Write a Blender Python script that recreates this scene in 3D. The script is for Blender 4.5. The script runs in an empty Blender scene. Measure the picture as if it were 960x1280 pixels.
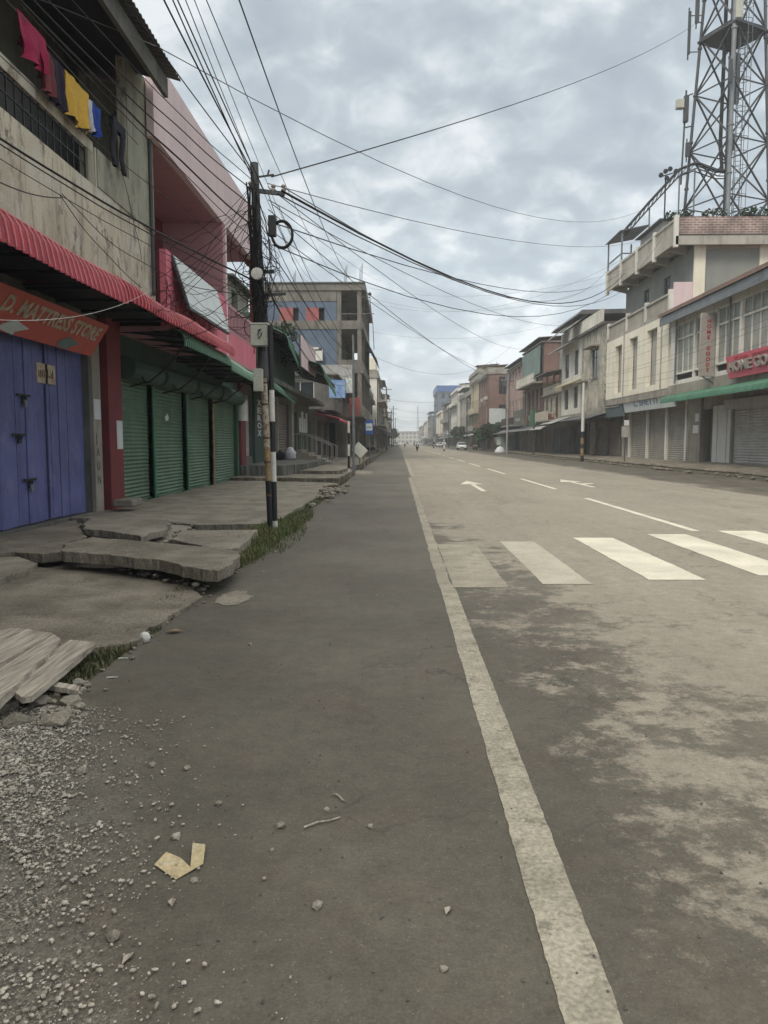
import bpy, bmesh, math, random
from mathutils import Vector, Matrix, noise
random.seed(7)
R = math.radians
C = bpy.context.scene.collection
scene = bpy.context.scene

# ---------------------------------------------------------------- camera
CAMH = 1.5
F = 950.0
cam = bpy.data.cameras.new('camera'); cam_o = bpy.data.objects.new('camera', cam); C.objects.link(cam_o)
cam.sensor_fit = 'AUTO'; cam.sensor_width = 36.0; cam.lens = F/1280*36.0
cam.clip_start = 0.05; cam.clip_end = 6000
PITCH = math.atan(87.5/F); YAW = math.atan(18/F)
cam_o.location = (0, 0, CAMH); cam_o.rotation_euler = (math.pi/2-PITCH, 0, YAW)
scene.camera = cam_o
CM = Matrix.Rotation(YAW, 3, 'Z') @ Matrix.Rotation(math.pi/2-PITCH, 3, 'X')

# ---------------------------------------------------------------- sky and sun
SUN_EL, SUN_AZ = R(46), R(212)
w = bpy.data.worlds.new('World'); scene.world = w; w.use_nodes = True
nt = w.node_tree; N = nt.nodes; Lk = nt.links
for n in list(N): N.remove(n)
out = N.new('ShaderNodeOutputWorld'); bg = N.new('ShaderNodeBackground'); bg.inputs['Strength'].default_value = 0.1
sky = N.new('ShaderNodeTexSky'); sky.sky_type = 'NISHITA'; sky.sun_disc = False
sky.sun_elevation = SUN_EL; sky.sun_rotation = SUN_AZ
tc = N.new('ShaderNodeTexCoord')
sep = N.new('ShaderNodeSeparateXYZ'); Lk.new(tc.outputs['Generated'], sep.inputs[0])
zz = N.new('ShaderNodeMath'); zz.operation = 'MAXIMUM'; Lk.new(sep.outputs['Z'], zz.inputs[0]); zz.inputs[1].default_value = 0.0
za = N.new('ShaderNodeMath'); za.operation = 'ADD'; Lk.new(zz.outputs[0], za.inputs[0]); za.inputs[1].default_value = 0.42
dv = N.new('ShaderNodeVectorMath'); dv.operation = 'DIVIDE'; Lk.new(tc.outputs['Generated'], dv.inputs[0])
cmb = N.new('ShaderNodeCombineXYZ')
for i in range(3): Lk.new(za.outputs[0], cmb.inputs[i])
Lk.new(cmb.outputs[0], dv.inputs[1])
def sky_noise(scale, det, dist, off):
    mp = N.new('ShaderNodeMapping'); mp.inputs['Location'].default_value = off; mp.inputs['Scale'].default_value = (1, 1.0, 0.0)
    Lk.new(dv.outputs[0], mp.inputs[0])
    n = N.new('ShaderNodeTexNoise'); n.inputs['Scale'].default_value = scale; n.inputs['Detail'].default_value = det
    n.inputs['Distortion'].default_value = dist; n.inputs['Roughness'].default_value = 0.52
    Lk.new(mp.outputs[0], n.inputs['Vector']); return n
n1 = sky_noise(3.4, 9, 0.3, (3.1, 1.2, 0)); n2 = sky_noise(11, 8, 0.35, (0.4, 5.0, 0))
mx = N.new('ShaderNodeMath'); mx.operation = 'MULTIPLY_ADD'; Lk.new(n2.outputs[0], mx.inputs[0]); mx.inputs[1].default_value = 0.50
m0 = N.new('ShaderNodeMath'); m0.operation = 'MULTIPLY'; Lk.new(n1.outputs[0], m0.inputs[0]); m0.inputs[1].default_value = 0.62
Lk.new(m0.outputs[0], mx.inputs[2])
rp = N.new('ShaderNodeValToRGB'); Lk.new(mx.outputs[0], rp.inputs[0])
SKY_STOPS = [(0.43, (3.65, 4.15, 4.65)), (0.525, (4.25, 4.8, 5.25)), (0.575, (5.0, 5.6, 5.95)), (0.66, (7.3, 7.65, 7.8))]
cr = rp.color_ramp
while len(cr.elements) < len(SKY_STOPS): cr.elements.new(0.5)
for e, (p, c) in zip(cr.elements, SKY_STOPS): e.position = p; e.color = (*[v/10 for v in c], 1)
# brighter cloud base low over the horizon
hz = N.new('ShaderNodeMapRange'); Lk.new(sep.outputs['Z'], hz.inputs[0])
hz.inputs[1].default_value = 0.0; hz.inputs[2].default_value = 0.30; hz.inputs[3].default_value = 13.2; hz.inputs[4].default_value = 9.0
sc = N.new('ShaderNodeVectorMath'); sc.operation = 'SCALE'; Lk.new(rp.outputs[0], sc.inputs[0]); Lk.new(hz.outputs[0], sc.inputs['Scale'])
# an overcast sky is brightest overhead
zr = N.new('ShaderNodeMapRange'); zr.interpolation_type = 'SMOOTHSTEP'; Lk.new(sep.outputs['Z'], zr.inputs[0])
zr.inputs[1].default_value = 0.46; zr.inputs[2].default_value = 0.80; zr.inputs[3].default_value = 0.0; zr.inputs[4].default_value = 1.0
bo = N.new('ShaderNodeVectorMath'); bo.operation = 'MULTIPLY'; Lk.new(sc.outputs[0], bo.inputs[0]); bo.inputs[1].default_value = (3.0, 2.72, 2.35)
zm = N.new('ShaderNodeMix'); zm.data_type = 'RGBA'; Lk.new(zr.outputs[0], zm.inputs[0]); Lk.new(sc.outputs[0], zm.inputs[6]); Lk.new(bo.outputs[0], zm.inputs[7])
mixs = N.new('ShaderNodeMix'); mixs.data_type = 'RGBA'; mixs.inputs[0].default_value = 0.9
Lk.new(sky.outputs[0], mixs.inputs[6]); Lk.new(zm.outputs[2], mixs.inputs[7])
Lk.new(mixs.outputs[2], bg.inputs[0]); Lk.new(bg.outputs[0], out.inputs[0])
sun = bpy.data.lights.new('sun', 'SUN'); sun_o = bpy.data.objects.new('sun', sun); C.objects.link(sun_o)
sun.energy = 1.5; sun.angle = R(20); sun.color = (1.0, 0.92, 0.80)
sd = Vector((math.sin(SUN_AZ)*math.cos(SUN_EL), math.cos(SUN_AZ)*math.cos(SUN_EL), math.sin(SUN_EL)))
sun_o.rotation_euler = sd.to_track_quat('Z', 'Y').to_euler()
scene.view_settings.view_transform = 'Standard'; scene.view_settings.look = 'None'
scene.view_settings.exposure = 0.5; scene.view_settings.gamma = 1.0; scene.view_settings.use_curve_mapping = False
scene.render.engine = 'CYCLES'

# ---------------------------------------------------------------- geometry helpers
def ray(px, py): return CM @ Vector(((px-480)/F, -(py-640)/F, -1.0))
def onX(px, py, X):
    d = ray(px, py); t = X/d.x; return Vector((X, d.y*t, CAMH+d.z*t))
def onY(px, py, Y):
    d = ray(px, py); t = Y/d.y; return Vector((d.x*t, Y, CAMH+d.z*t))
def onZ(px, py, Z):
    d = ray(px, py); t = (Z-CAMH)/d.z; return Vector((d.x*t, d.y*t, Z))

def wpos(o):
    p = Vector((0, 0, 0))
    while o is not None: p += o.location; o = o.parent
    return p

class MB:
    def __init__(s): s.v = []; s.f = []
    def add(s, vs, fs):
        b = len(s.v); s.v += [tuple(v) for v in vs]; s.f += [tuple(i+b for i in f) for f in fs]; return s
    def box(s, x0, x1, y0, y1, z0, z1):
        if x0 > x1: x0, x1 = x1, x0
        if y0 > y1: y0, y1 = y1, y0
        return s.add([(x0,y0,z0),(x1,y0,z0),(x1,y1,z0),(x0,y1,z0),(x0,y0,z1),(x1,y0,z1),(x1,y1,z1),(x0,y1,z1)],
                     [(0,3,2,1),(4,5,6,7),(0,1,5,4),(1,2,6,5),(2,3,7,6),(3,0,4,7)])
    def hexa(s, p):            # 8 points: bottom ring then top ring
        return s.add(p, [(0,3,2,1),(4,5,6,7),(0,1,5,4),(1,2,6,5),(2,3,7,6),(3,0,4,7)])
    def bar(s, a, b, w_, h_=None, up=(0,0,1)):
        a, b = Vector(a), Vector(b); h_ = h_ or w_; d = (b-a)
        if d.length < 1e-6: return s
        d.normalize(); u = Vector(up)
        if abs(d.dot(u)) > 0.98: u = Vector((1,0,0))
        r = d.cross(u).normalized()*w_/2; t = r.cross(d).normalized()*h_/2
        return s.hexa([a-r-t, a+r-t, a+r+t, a-r+t, b-r-t, b+r-t, b+r+t, b-r+t])
    def tube(s, pts, r, n=6, r2=None, cap=True):
        pts = [Vector(p) for p in pts]; m = len(pts); ref = None; vs = []; fs = []
        for i, p in enumerate(pts):
            d = (pts[min(i+1, m-1)]-pts[max(i-1, 0)])
            if d.length < 1e-9: d = Vector((0,0,1))
            d.normalize()
            if ref is None: ref = Vector((0,0,1)) if abs(d.z) < 0.9 else Vector((1,0,0))
            a = d.cross(ref).normalized(); b = a.cross(d).normalized(); ref = b
            rr = r if r2 is None else r+(r2-r)*i/(m-1)
            if callable(r): rr = r(i/(m-1))
            for k in range(n):
                t = 2*math.pi*k/n; vs.append(p+a*math.cos(t)*rr+b*math.sin(t)*rr)
        for i in range(m-1):
            for k in range(n):
                fs.append((i*n+k, i*n+(k+1)%n, (i+1)*n+(k+1)%n, (i+1)*n+k))
        if cap: fs.append(tuple(range(n))[::-1]); fs.append(tuple((m-1)*n+k for k in range(n)))
        return s.add(vs, fs)
    def lathe(s, c, prof, n=12, axis='z'):
        vs = []; fs = []; m = len(prof); c = Vector(c)
        for (r, h) in prof:
            for k in range(n):
                t = 2*math.pi*k/n; x, y = r*math.cos(t), r*math.sin(t)
                vs.append(c+{'z': Vector((x,y,h)), 'x': Vector((h,x,y)), 'y': Vector((x,h,y))}[axis])
        for i in range(m-1):
            for k in range(n): fs.append((i*n+k, i*n+(k+1)%n, (i+1)*n+(k+1)%n, (i+1)*n+k))
        fs.append(tuple(range(n))[::-1]); fs.append(tuple((m-1)*n+k for k in range(n)))
        return s.add(vs, fs)
    def prism(s, poly, d):      # poly: 3D points, extruded by vector d
        n = len(poly); d = Vector(d); poly = [Vector(p) for p in poly]
        return s.add(poly+[p+d for p in poly], [tuple(range(n))[::-1], tuple(range(n, 2*n))]+[(i, (i+1)%n, n+(i+1)%n, n+i) for i in range(n)])
    def panel(s, o, ua, A, H, un, ops=(), t=0.2):
        o, ua, un = Vector(o), Vector(ua), Vector(un); up = Vector((0,0,1))
        cs = lambda vals, lim: sorted(set([0.0, lim]+[min(max(v, 0.0), lim) for v in vals]))
        aa = cs([q for p in ops for q in p[:2]], A); bb = cs([q for p in ops for q in p[2:4]], H)
        P = lambda a, b, n: o+ua*a+up*b+un*n
        def solid(i, j):
            if i < 0 or j < 0 or i >= len(aa)-1 or j >= len(bb)-1: return False
            ca, cb = (aa[i]+aa[i+1])/2, (bb[j]+bb[j+1])/2
            return not any(p[0] < ca < p[1] and p[2] < cb < p[3] for p in ops)
        for i in range(len(aa)-1):
            for j in range(len(bb)-1):
                if not solid(i, j): continue
                a0, a1, b0, b1 = aa[i], aa[i+1], bb[j], bb[j+1]
                s.add([P(a0,b0,0),P(a1,b0,0),P(a1,b1,0),P(a0,b1,0)], [(0,1,2,3)])
                s.add([P(a0,b0,t),P(a1,b0,t),P(a1,b1,t),P(a0,b1,t)], [(0,1,2,3)])
                if not solid(i-1, j): s.add([P(a0,b0,0),P(a0,b1,0),P(a0,b1,t),P(a0,b0,t)], [(0,1,2,3)])
                if not solid(i+1, j): s.add([P(a1,b0,0),P(a1,b1,0),P(a1,b1,t),P(a1,b0,t)], [(0,1,2,3)])
                if not solid(i, j-1): s.add([P(a0,b0,0),P(a1,b0,0),P(a1,b0,t),P(a0,b0,t)], [(0,1,2,3)])
                if not solid(i, j+1): s.add([P(a0,b1,0),P(a1,b1,0),P(a1,b1,t),P(a0,b1,t)], [(0,1,2,3)])
        return s
    def text(s, txt, o, ua, up, size, ext=0.01, bold=0.0, shear=0.0, width=None, spacing=1.0, align='LEFT'):
        cu = bpy.data.curves.new('t', 'FONT'); cu.body = txt; cu.size = size; cu.extrude = ext; cu.offset = bold; cu.shear = shear
        cu.resolution_u = 3; cu.space_character = spacing; cu.align_x = align
        ob = bpy.data.objects.new('t', cu); me = bpy.data.meshes.new_from_object(ob)
        ua, up = Vector(ua), Vector(up); nn = ua.cross(up); o = Vector(o)
        xs = [v.co.x for v in me.vertices]; k = 1.0
        if width and xs: k = width/(max(xs)-min(xs)); x0 = min(xs)
        else: x0 = 0.0
        vs = [o+ua*((v.co.x-x0)*k)+up*v.co.y+nn*v.co.z for v in me.vertices]
        fs = [tuple(p.vertices) for p in me.polygons]
        s.add(vs, fs); bpy.data.objects.remove(ob); bpy.data.curves.remove(cu); bpy.data.meshes.remove(me)
        return s
    def build(s, name, m, parent=None, smooth=False, weld=False, bevel=0):
        me = bpy.data.meshes.new(name); off = wpos(parent) if parent else Vector((0,0,0))
        me.from_pydata([tuple(Vector(v)-off) for v in s.v], [], s.f)
        bm = bmesh.new(); bm.from_mesh(me)
        if weld: bmesh.ops.remove_doubles(bm, verts=bm.verts, dist=1e-4)
        bmesh.ops.recalc_face_normals(bm, faces=bm.faces)
        if bevel: bmesh.ops.bevel(bm, geom=[e for e in bm.edges if e.is_manifold and e.calc_face_angle(0) > 0.6], offset=bevel, segments=1, affect='EDGES')
        bm.to_mesh(me); bm.free()
        if smooth:
            for p in me.polygons: p.use_smooth = True
        me.materials.append(m)
        o = bpy.data.objects.new(name, me); C.objects.link(o)
        if parent: o.parent = parent
        return o

def tag(o, label=None, cat=None, group=None, kind=None):
    if label: o['label'] = label
    if cat: o['category'] = cat
    if group: o['group'] = group
    if kind: o['kind'] = kind
    return o
def thing(name, label, cat, loc=(0,0,0), group=None):
    o = bpy.data.objects.new(name, None); C.objects.link(o); o.location = loc; o.empty_display_size = 0.2
    return tag(o, label, cat, group)
def copy_tree(o, parent=None):
    c = o.copy(); C.objects.link(c)
    if parent: c.parent = parent
    for ch in [q for q in bpy.data.objects if q.parent == o]: copy_tree(ch, c)
    return c

# ---------------------------------------------------------------- materials
def mat(name, col, col2=None, nscale=1.5, nmix=0.5, rough=0.85, streak=0.0, scol=(0.05,0.05,0.045), sscale=1.2, fine=0.25, bump=0.2, bscale=40, metal=0.0, spots=0.0, spot_t=0.56, spotcol=(0.3,0.29,0.27), coat=0.0, emit=None, peel=None):
    m = bpy.data.materials.new(name); m.use_nodes = True; t = m.node_tree; n = t.nodes; l = t.links
    b = n['Principled BSDF']; b.inputs['Roughness'].default_value = rough; b.inputs['Metallic'].default_value = metal
    b.inputs['Specular IOR Level'].default_value = 0.35
    if coat: b.inputs['Coat Weight'].default_value = coat
    g = n.new('ShaderNodeNewGeometry')
    def ns(scale, det=5, vec=(1,1,1), rgh=0.6):
        mp = n.new('ShaderNodeMapping'); mp.inputs['Scale'].default_value = vec; l.new(g.outputs['Position'], mp.inputs[0])
        q = n.new('ShaderNodeTexNoise'); q.inputs['Scale'].default_value = scale; q.inputs['Detail'].default_value = det; q.inputs['Roughness'].default_value = rgh
        l.new(mp.outputs[0], q.inputs['Vector']); return q.outputs[0]
    def rng(x, a, c, lo=0.0, hi=1.0):
        r = n.new('ShaderNodeMapRange'); r.inputs[1].default_value = a; r.inputs[2].default_value = c; r.inputs[3].default_value = lo; r.inputs[4].default_value = hi
        l.new(x, r.inputs[0]); return r.outputs[0]
    def mixc(f, a, c, blend='MIX'):
        q = n.new('ShaderNodeMix'); q.data_type = 'RGBA'; q.blend_type = blend
        for s_, v in ((0, f), (6, a), (7, c)):
            if isinstance(v, (int, float)): q.inputs[s_].default_value = v
            elif isinstance(v, tuple): q.inputs[s_].default_value = (*v[:3], 1)
            else: l.new(v, q.inputs[s_])
        return q.outputs[2]
    if col2 is None: col2 = tuple(c*0.72 for c in col)
    c = mixc(rng(ns(nscale), 0.35, 0.68, 0, nmix*1.4), tuple(col), tuple(col2))
    if spots: c = mixc(rng(ns(nscale*2.2, 6, (1,1,1), 0.7), spot_t, spot_t+0.06, 0, spots), c, tuple(spotcol))
    if streak: c = mixc(rng(ns(sscale, 7, (2.2,2.2,0.35), 0.7), 0.51, 0.68, 0, streak), c, tuple(scol))
    if peel:
        a_ = rng(ns(3.2, 8, (1.6,1.6,0.8), 0.75), 0.525, 0.57, 0, 1); b_ = rng(ns(0.75, 4), 0.44, 0.56, 0, 1)
        mm = n.new('ShaderNodeMath'); mm.operation = 'MULTIPLY'; l.new(a_, mm.inputs[0]); l.new(b_, mm.inputs[1]); c = mixc(mm.outputs[0], c, tuple(peel))
        a_ = rng(ns(5.0, 6, (1,1,0.25), 0.7), 0.56, 0.66, 0, 0.7); c = mixc(a_, c, tuple(v*0.8 for v in peel))
    if fine: c = mixc(1.0, c, rng(ns(60, 3), 0.3, 0.7, 1-fine, 1+fine*0.4), 'MULTIPLY')
    l.new(c, b.inputs['Base Color'])
    if emit: l.new(c, b.inputs['Emission Color']); b.inputs['Emission Strength'].default_value = emit
    if bump:
        bp = n.new('ShaderNodeBump'); bp.inputs['Strength'].default_value = bump; bp.inputs['Distance'].default_value = 0.02
        l.new(ns(bscale, 4), bp.inputs['Height']); l.new(bp.outputs[0], b.inputs['Normal'])
    return m
M = {}
M['concrete'] = mat('concrete', (0.36,0.33,0.28), (0.24,0.22,0.185), 0.8, 0.8, 0.92, streak=0.5, scol=(0.09,0.085,0.075))
M['frame_concrete'] = mat('frame_concrete', (0.235,0.215,0.185), (0.16,0.148,0.128), 0.6, 0.9, 0.92, streak=0.7, scol=(0.07,0.065,0.058))
M['concrete_dark'] = mat('concrete_dark', (0.17,0.165,0.15), (0.10,0.10,0.09), 0.8, 0.8, 0.92, streak=0.6, scol=(0.05,0.05,0.045))
M['plaster_beige'] = mat('plaster_beige', (0.58,0.53,0.42), (0.44,0.40,0.315), 0.9, 0.9, 0.9, streak=0.7, scol=(0.20,0.17,0.135), sscale=1.9, spot_t=0.52, spots=0.8, peel=(0.22,0.18,0.145), spotcol=(0.55,0.52,0.46))
M['plaster_green_grey'] = mat('plaster_green_grey', (0.33,0.32,0.25), (0.24,0.24,0.19), 0.7, 0.7, 0.9, peel=(0.17,0.16,0.125), streak=0.55, scol=(0.11,0.105,0.085))
M['pink_pale'] = mat('pink_pale', (0.70,0.56,0.575), (0.60,0.48,0.50), 0.5, 0.6, 0.8, streak=0.25, scol=(0.33,0.24,0.25), bump=0.08)
M['pink'] = mat('pink', (0.68,0.19,0.25), (0.56,0.15,0.205), 0.6, 0.6, 0.75, streak=0.3, scol=(0.32,0.08,0.11), bump=0.08)
M['pink_mid'] = mat('pink_mid', (0.48,0.26,0.285), (0.40,0.21,0.235), 0.6, 0.6, 0.8, streak=0.25, scol=(0.28,0.12,0.14), bump=0.08)
M['maroon'] = mat('maroon', (0.20,0.035,0.042), (0.14,0.028,0.034), 1.5, 0.6, 0.7, streak=0.4, scol=(0.07,0.03,0.03))
M['red_sheet'] = mat('red_sheet', (0.52,0.065,0.09), (0.36,0.05,0.07), 2.5, 0.7, 0.5, streak=0.3, scol=(0.2,0.05,0.06))
M['red_trim'] = mat('red_trim', (0.68,0.22,0.24), (0.5,0.14,0.16), 2.5, 0.6, 0.5)
M['green_sheet'] = mat('green_sheet', (0.075,0.205,0.125), (0.05,0.135,0.085), 2.0, 0.7, 0.5, streak=0.3, scol=(0.05,0.09,0.07))
M['green_stripe'] = mat('green_stripe', (0.36,0.55,0.42), None, 2.0, 0.5, 0.5)
M['green_shutter'] = mat('green_shutter', (0.135,0.225,0.15), (0.095,0.165,0.11), 1.2, 0.8, 0.55, streak=0.65, spots=0.45, spotcol=(0.19,0.21,0.16), scol=(0.09,0.11,0.08), bump=0.05)
M['green_paint'] = mat('green_paint', (0.05,0.22,0.11), (0.035,0.14,0.08), 2.0, 0.7, 0.5, spots=0.5, spotcol=(0.14,0.09,0.05))
M['dark_green'] = mat('dark_green', (0.045,0.085,0.065), (0.03,0.055,0.045), 1.0, 0.7, 0.7, streak=0.4, scol=(0.08,0.08,0.07))
M['blue_door'] = mat('blue_door', (0.15,0.165,0.37), (0.105,0.115,0.27), 1.3, 0.9, 0.6, streak=0.6, spots=0.35, spotcol=(0.22,0.23,0.36), scol=(0.05,0.055,0.14), bump=0.08)
M['grey_shutter'] = mat('grey_shutter', (0.36,0.34,0.30), (0.27,0.255,0.225), 1.0, 0.7, 0.55, streak=0.4, scol=(0.11,0.095,0.08), bump=0.03)
M['silver_shutter'] = mat('silver_shutter', (0.52,0.51,0.49), (0.40,0.395,0.375), 1.0, 0.7, 0.5, streak=0.4, scol=(0.18,0.16,0.14), bump=0.03)
M['brown_shutter'] = mat('brown_shutter', (0.23,0.18,0.155), (0.17,0.135,0.12), 1.0, 0.7, 0.55, streak=0.4, scol=(0.1,0.08,0.07), bump=0.03)
M['blue_shutter'] = mat('blue_shutter', (0.15,0.19,0.22), (0.11,0.14,0.165), 1.0, 0.7, 0.55, streak=0.3, bump=0.03)
M['black_metal'] = mat('black_metal', (0.022,0.022,0.024), None, 3, 0.4, 0.5)
M['cable'] = mat('cable_black', (0.012,0.012,0.013), None, 3, 0.3, 0.6, bump=0)
M['cable_grey'] = mat('cable_grey', (0.12,0.12,0.125), None, 3, 0.3, 0.6, bump=0)
M['steel'] = mat('steel', (0.21,0.225,0.24), (0.15,0.16,0.17), 2, 0.7, 0.5, streak=0.2, metal=0.2)
M['steel_dark'] = mat('steel_dark', (0.085,0.09,0.095), (0.06,0.06,0.065), 2, 0.7, 0.55, metal=0.2)
M['rust'] = mat('rust', (0.16,0.10,0.06), (0.09,0.055,0.04), 4, 0.8, 0.85, bump=0.3)
M['white_paint'] = mat('white_paint', (0.66,0.65,0.61), (0.52,0.50,0.46), 4, 0.6, 0.6, spots=0.25, spotcol=(0.25,0.22,0.18))
M['yellow_paint'] = mat('yellow_paint', (0.40,0.29,0.14), (0.24,0.15,0.08), 5, 0.9, 0.6, spots=0.8, spotcol=(0.14,0.09,0.06))
M['white_rust'] = mat('white_paint_rusty', (0.52,0.49,0.42), (0.40,0.33,0.24), 6, 0.9, 0.7, spots=0.9, spot_t=0.5, spotcol=(0.20,0.12,0.07))
M['black_paint'] = mat('black_paint', (0.02,0.02,0.022), None, 4, 0.5, 0.5)
M['sign_blue_pale'] = mat('sign_blue_pale', (0.10,0.22,0.46), (0.35,0.45,0.6), 3, 0.6, 0.6, bump=0)
M['sign_red_dull'] = mat('sign_red_dull', (0.30,0.09,0.08), (0.22,0.08,0.07), 3, 0.6, 0.7, bump=0)
M['glass'] = mat('glass_dark', (0.035,0.04,0.045), None, 1.0, 0.5, 0.08, bump=0, fine=0)
M['glass_pale'] = mat('glass_frosted', (0.33,0.34,0.31), (0.22,0.23,0.21), 1.0, 0.7, 0.35, bump=0.0, streak=0.3, scol=(0.16,0.16,0.14))
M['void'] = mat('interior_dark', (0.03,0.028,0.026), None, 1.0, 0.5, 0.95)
M['cream'] = mat('cream', (0.82,0.775,0.65), (0.73,0.685,0.565), 0.4, 0.7, 0.85, streak=0.3, scol=(0.27,0.24,0.19), bump=0.08)
M['cream_dark'] = mat('cream_dark', (0.46,0.43,0.38), (0.33,0.315,0.28), 0.5, 0.8, 0.9, streak=0.5, scol=(0.12,0.115,0.10))
M['grey_plaster'] = mat('grey_plaster', (0.30,0.31,0.29), (0.22,0.23,0.215), 0.35, 0.8, 0.9, streak=0.4, scol=(0.14,0.145,0.135))
M['mouldy'] = mat('mouldy_wall', peel=(0.14,0.135,0.115), col=(0.60,0.56,0.46), col2=(0.33,0.315,0.27), nscale=0.6, nmix=0.9, rough=0.92, streak=0.85, scol=(0.07,0.07,0.06), sscale=0.9)
M['white_wall'] = mat('white_wall', (0.74,0.72,0.66), (0.58,0.56,0.51), 0.5, 0.7, 0.88, streak=0.45, scol=(0.2,0.19,0.17))
M['blue_wall'] = mat('blue_grey_wall', (0.13,0.17,0.235), (0.10,0.13,0.18), 0.5, 0.7, 0.85, streak=0.35, scol=(0.07,0.08,0.095))
M['red_shutter'] = mat('red_shutter', (0.40,0.125,0.12), (0.30,0.10,0.095), 1.0, 0.7, 0.7)
M['roof_tin'] = mat('roof_tin', (0.16,0.16,0.165), (0.10,0.10,0.105), 1.0, 0.8, 0.5, streak=0.4, scol=(0.09,0.06,0.045), metal=0.1)
M['roof_rust'] = mat('roof_rust', (0.26,0.17,0.13), (0.17,0.12,0.10), 1.0, 0.8, 0.75)
M['roof_pale'] = mat('roof_pale', (0.42,0.42,0.40), (0.3,0.3,0.28), 1.0, 0.8, 0.6, streak=0.3)
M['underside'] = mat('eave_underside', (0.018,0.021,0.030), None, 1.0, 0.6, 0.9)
M['wood_grey'] = mat('weathered_wood', (0.36,0.31,0.26), (0.25,0.21,0.175), 3, 0.8, 0.9, streak=0.0, fine=0.4, bump=0.5)
M['sign_white'] = mat('sign_white', (0.62,0.66,0.66), (0.5,0.54,0.54), 2, 0.5, 0.45, bump=0)
M['sign_red'] = mat('sign_red', (0.55,0.10,0.075), (0.44,0.075,0.06), 2, 0.5, 0.5, bump=0)
M['sign_pink'] = mat('sign_pink', (0.62,0.13,0.17), (0.5,0.1,0.14), 2, 0.5, 0.5, bump=0)
M['sign_grey'] = mat('sign_grey', (0.38,0.34,0.31), (0.3,0.27,0.25), 2, 0.6, 0.6, bump=0)
M['letter_cream'] = mat('letter_cream', (0.60,0.53,0.40), (0.40,0.30,0.22), 6, 0.8, 0.6, bump=0, spots=0.5, spotcol=(0.42,0.2,0.14))
M['letter_red'] = mat('letter_red', (0.36,0.05,0.04), None, 2, 0.4, 0.6, bump=0)
M['letter_white'] = mat('letter_white', (0.7,0.7,0.68), None, 2, 0.3, 0.6, bump=0)
M['letter_blue'] = mat('letter_blue', (0.16,0.24,0.34), None, 2, 0.3, 0.6, bump=0)
M['sign_teal'] = mat('sign_teal', (0.12,0.17,0.18), (0.09,0.13,0.14), 2, 0.5, 0.6, bump=0)
M['sign_blue'] = mat('sign_blue', (0.03,0.09,0.36), None, 2, 0.4, 0.5, bump=0)
M['cloth_magenta'] = mat('cloth_magenta', (0.36,0.02,0.085), None, 6, 0.6, 0.9)
M['cloth_yellow'] = mat('cloth_yellow', (0.62,0.38,0.06), (0.52,0.31,0.05), 6, 0.6, 0.9)
M['cloth_blue'] = mat('cloth_blue', (0.02,0.06,0.33), None, 6, 0.6, 0.9)
M['cloth_dark'] = mat('cloth_dark', (0.022,0.016,0.032), None, 6, 0.6, 0.9)
M['cloth_black'] = mat('cloth_black', (0.015,0.016,0.025), None, 6, 0.6, 0.9)
M['cloth_white'] = mat('cloth_white', (0.6,0.6,0.62), None, 6, 0.4, 0.9)
M['cream_box'] = mat('cream_box', (0.50,0.50,0.43), None, 3, 0.5, 0.6)
M['pale_yellow'] = mat('pale_yellow', (0.55,0.48,0.32), (0.42,0.37,0.26), 0.6, 0.8, 0.88, streak=0.5, scol=(0.15,0.13,0.1))
M['brown_wall'] = mat('brown_wall', (0.26,0.16,0.13), (0.20,0.125,0.105), 0.6, 0.8, 0.88, streak=0.35, scol=(0.1,0.07,0.06))
M['teal_wall'] = mat('teal_wall', (0.20,0.27,0.25), (0.15,0.2,0.19), 0.6, 0.8, 0.88, streak=0.4, scol=(0.09,0.11,0.1))
M['rose_wall'] = mat('rose_wall', (0.42,0.29,0.26), (0.33,0.23,0.21), 0.6, 0.8, 0.88, streak=0.4, scol=(0.16,0.12,0.11))
M['grey_wall'] = mat('grey_wall', (0.27,0.26,0.25), (0.2,0.195,0.185), 0.6, 0.8, 0.88, streak=0.45, scol=(0.1,0.1,0.095))
M['blue_roof'] = mat('blue_roof', (0.06,0.13,0.36), None, 1, 0.5, 0.5)
M['tank'] = mat('tank', (0.05,0.055,0.06), None, 2, 0.4, 0.5)
M['recess_grey'] = mat('recess_grey', (0.42,0.40,0.37), (0.34,0.325,0.30), 0.5, 0.7, 0.85, streak=0.3)
M['leaf'] = mat('leaf', (0.055,0.10,0.035), (0.03,0.06,0.02), 2.0, 0.9, 0.7, bump=0)
M['leaf_dark'] = mat('leaf_dark', (0.035,0.06,0.03), (0.02,0.035,0.018), 2.0, 0.9, 0.7, bump=0)
M['skin'] = mat('skin', (0.30,0.17,0.11), None, 5, 0.3, 0.6, bump=0)
M['tyre'] = mat('tyre', (0.015,0.015,0.016), None, 5, 0.4, 0.85)
M['car_white'] = mat('car_white', (0.70,0.71,0.72), None, 2, 0.15, 0.25, coat=0.6, bump=0, fine=0)
M['car_silver'] = mat('car_silver', (0.42,0.43,0.44), None, 2, 0.15, 0.3, coat=0.6, bump=0, fine=0)
M['lamp_glass'] = mat('lamp_glass', (0.75,0.75,0.72), None, 2, 0.1, 0.15, bump=0, fine=0)
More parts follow.
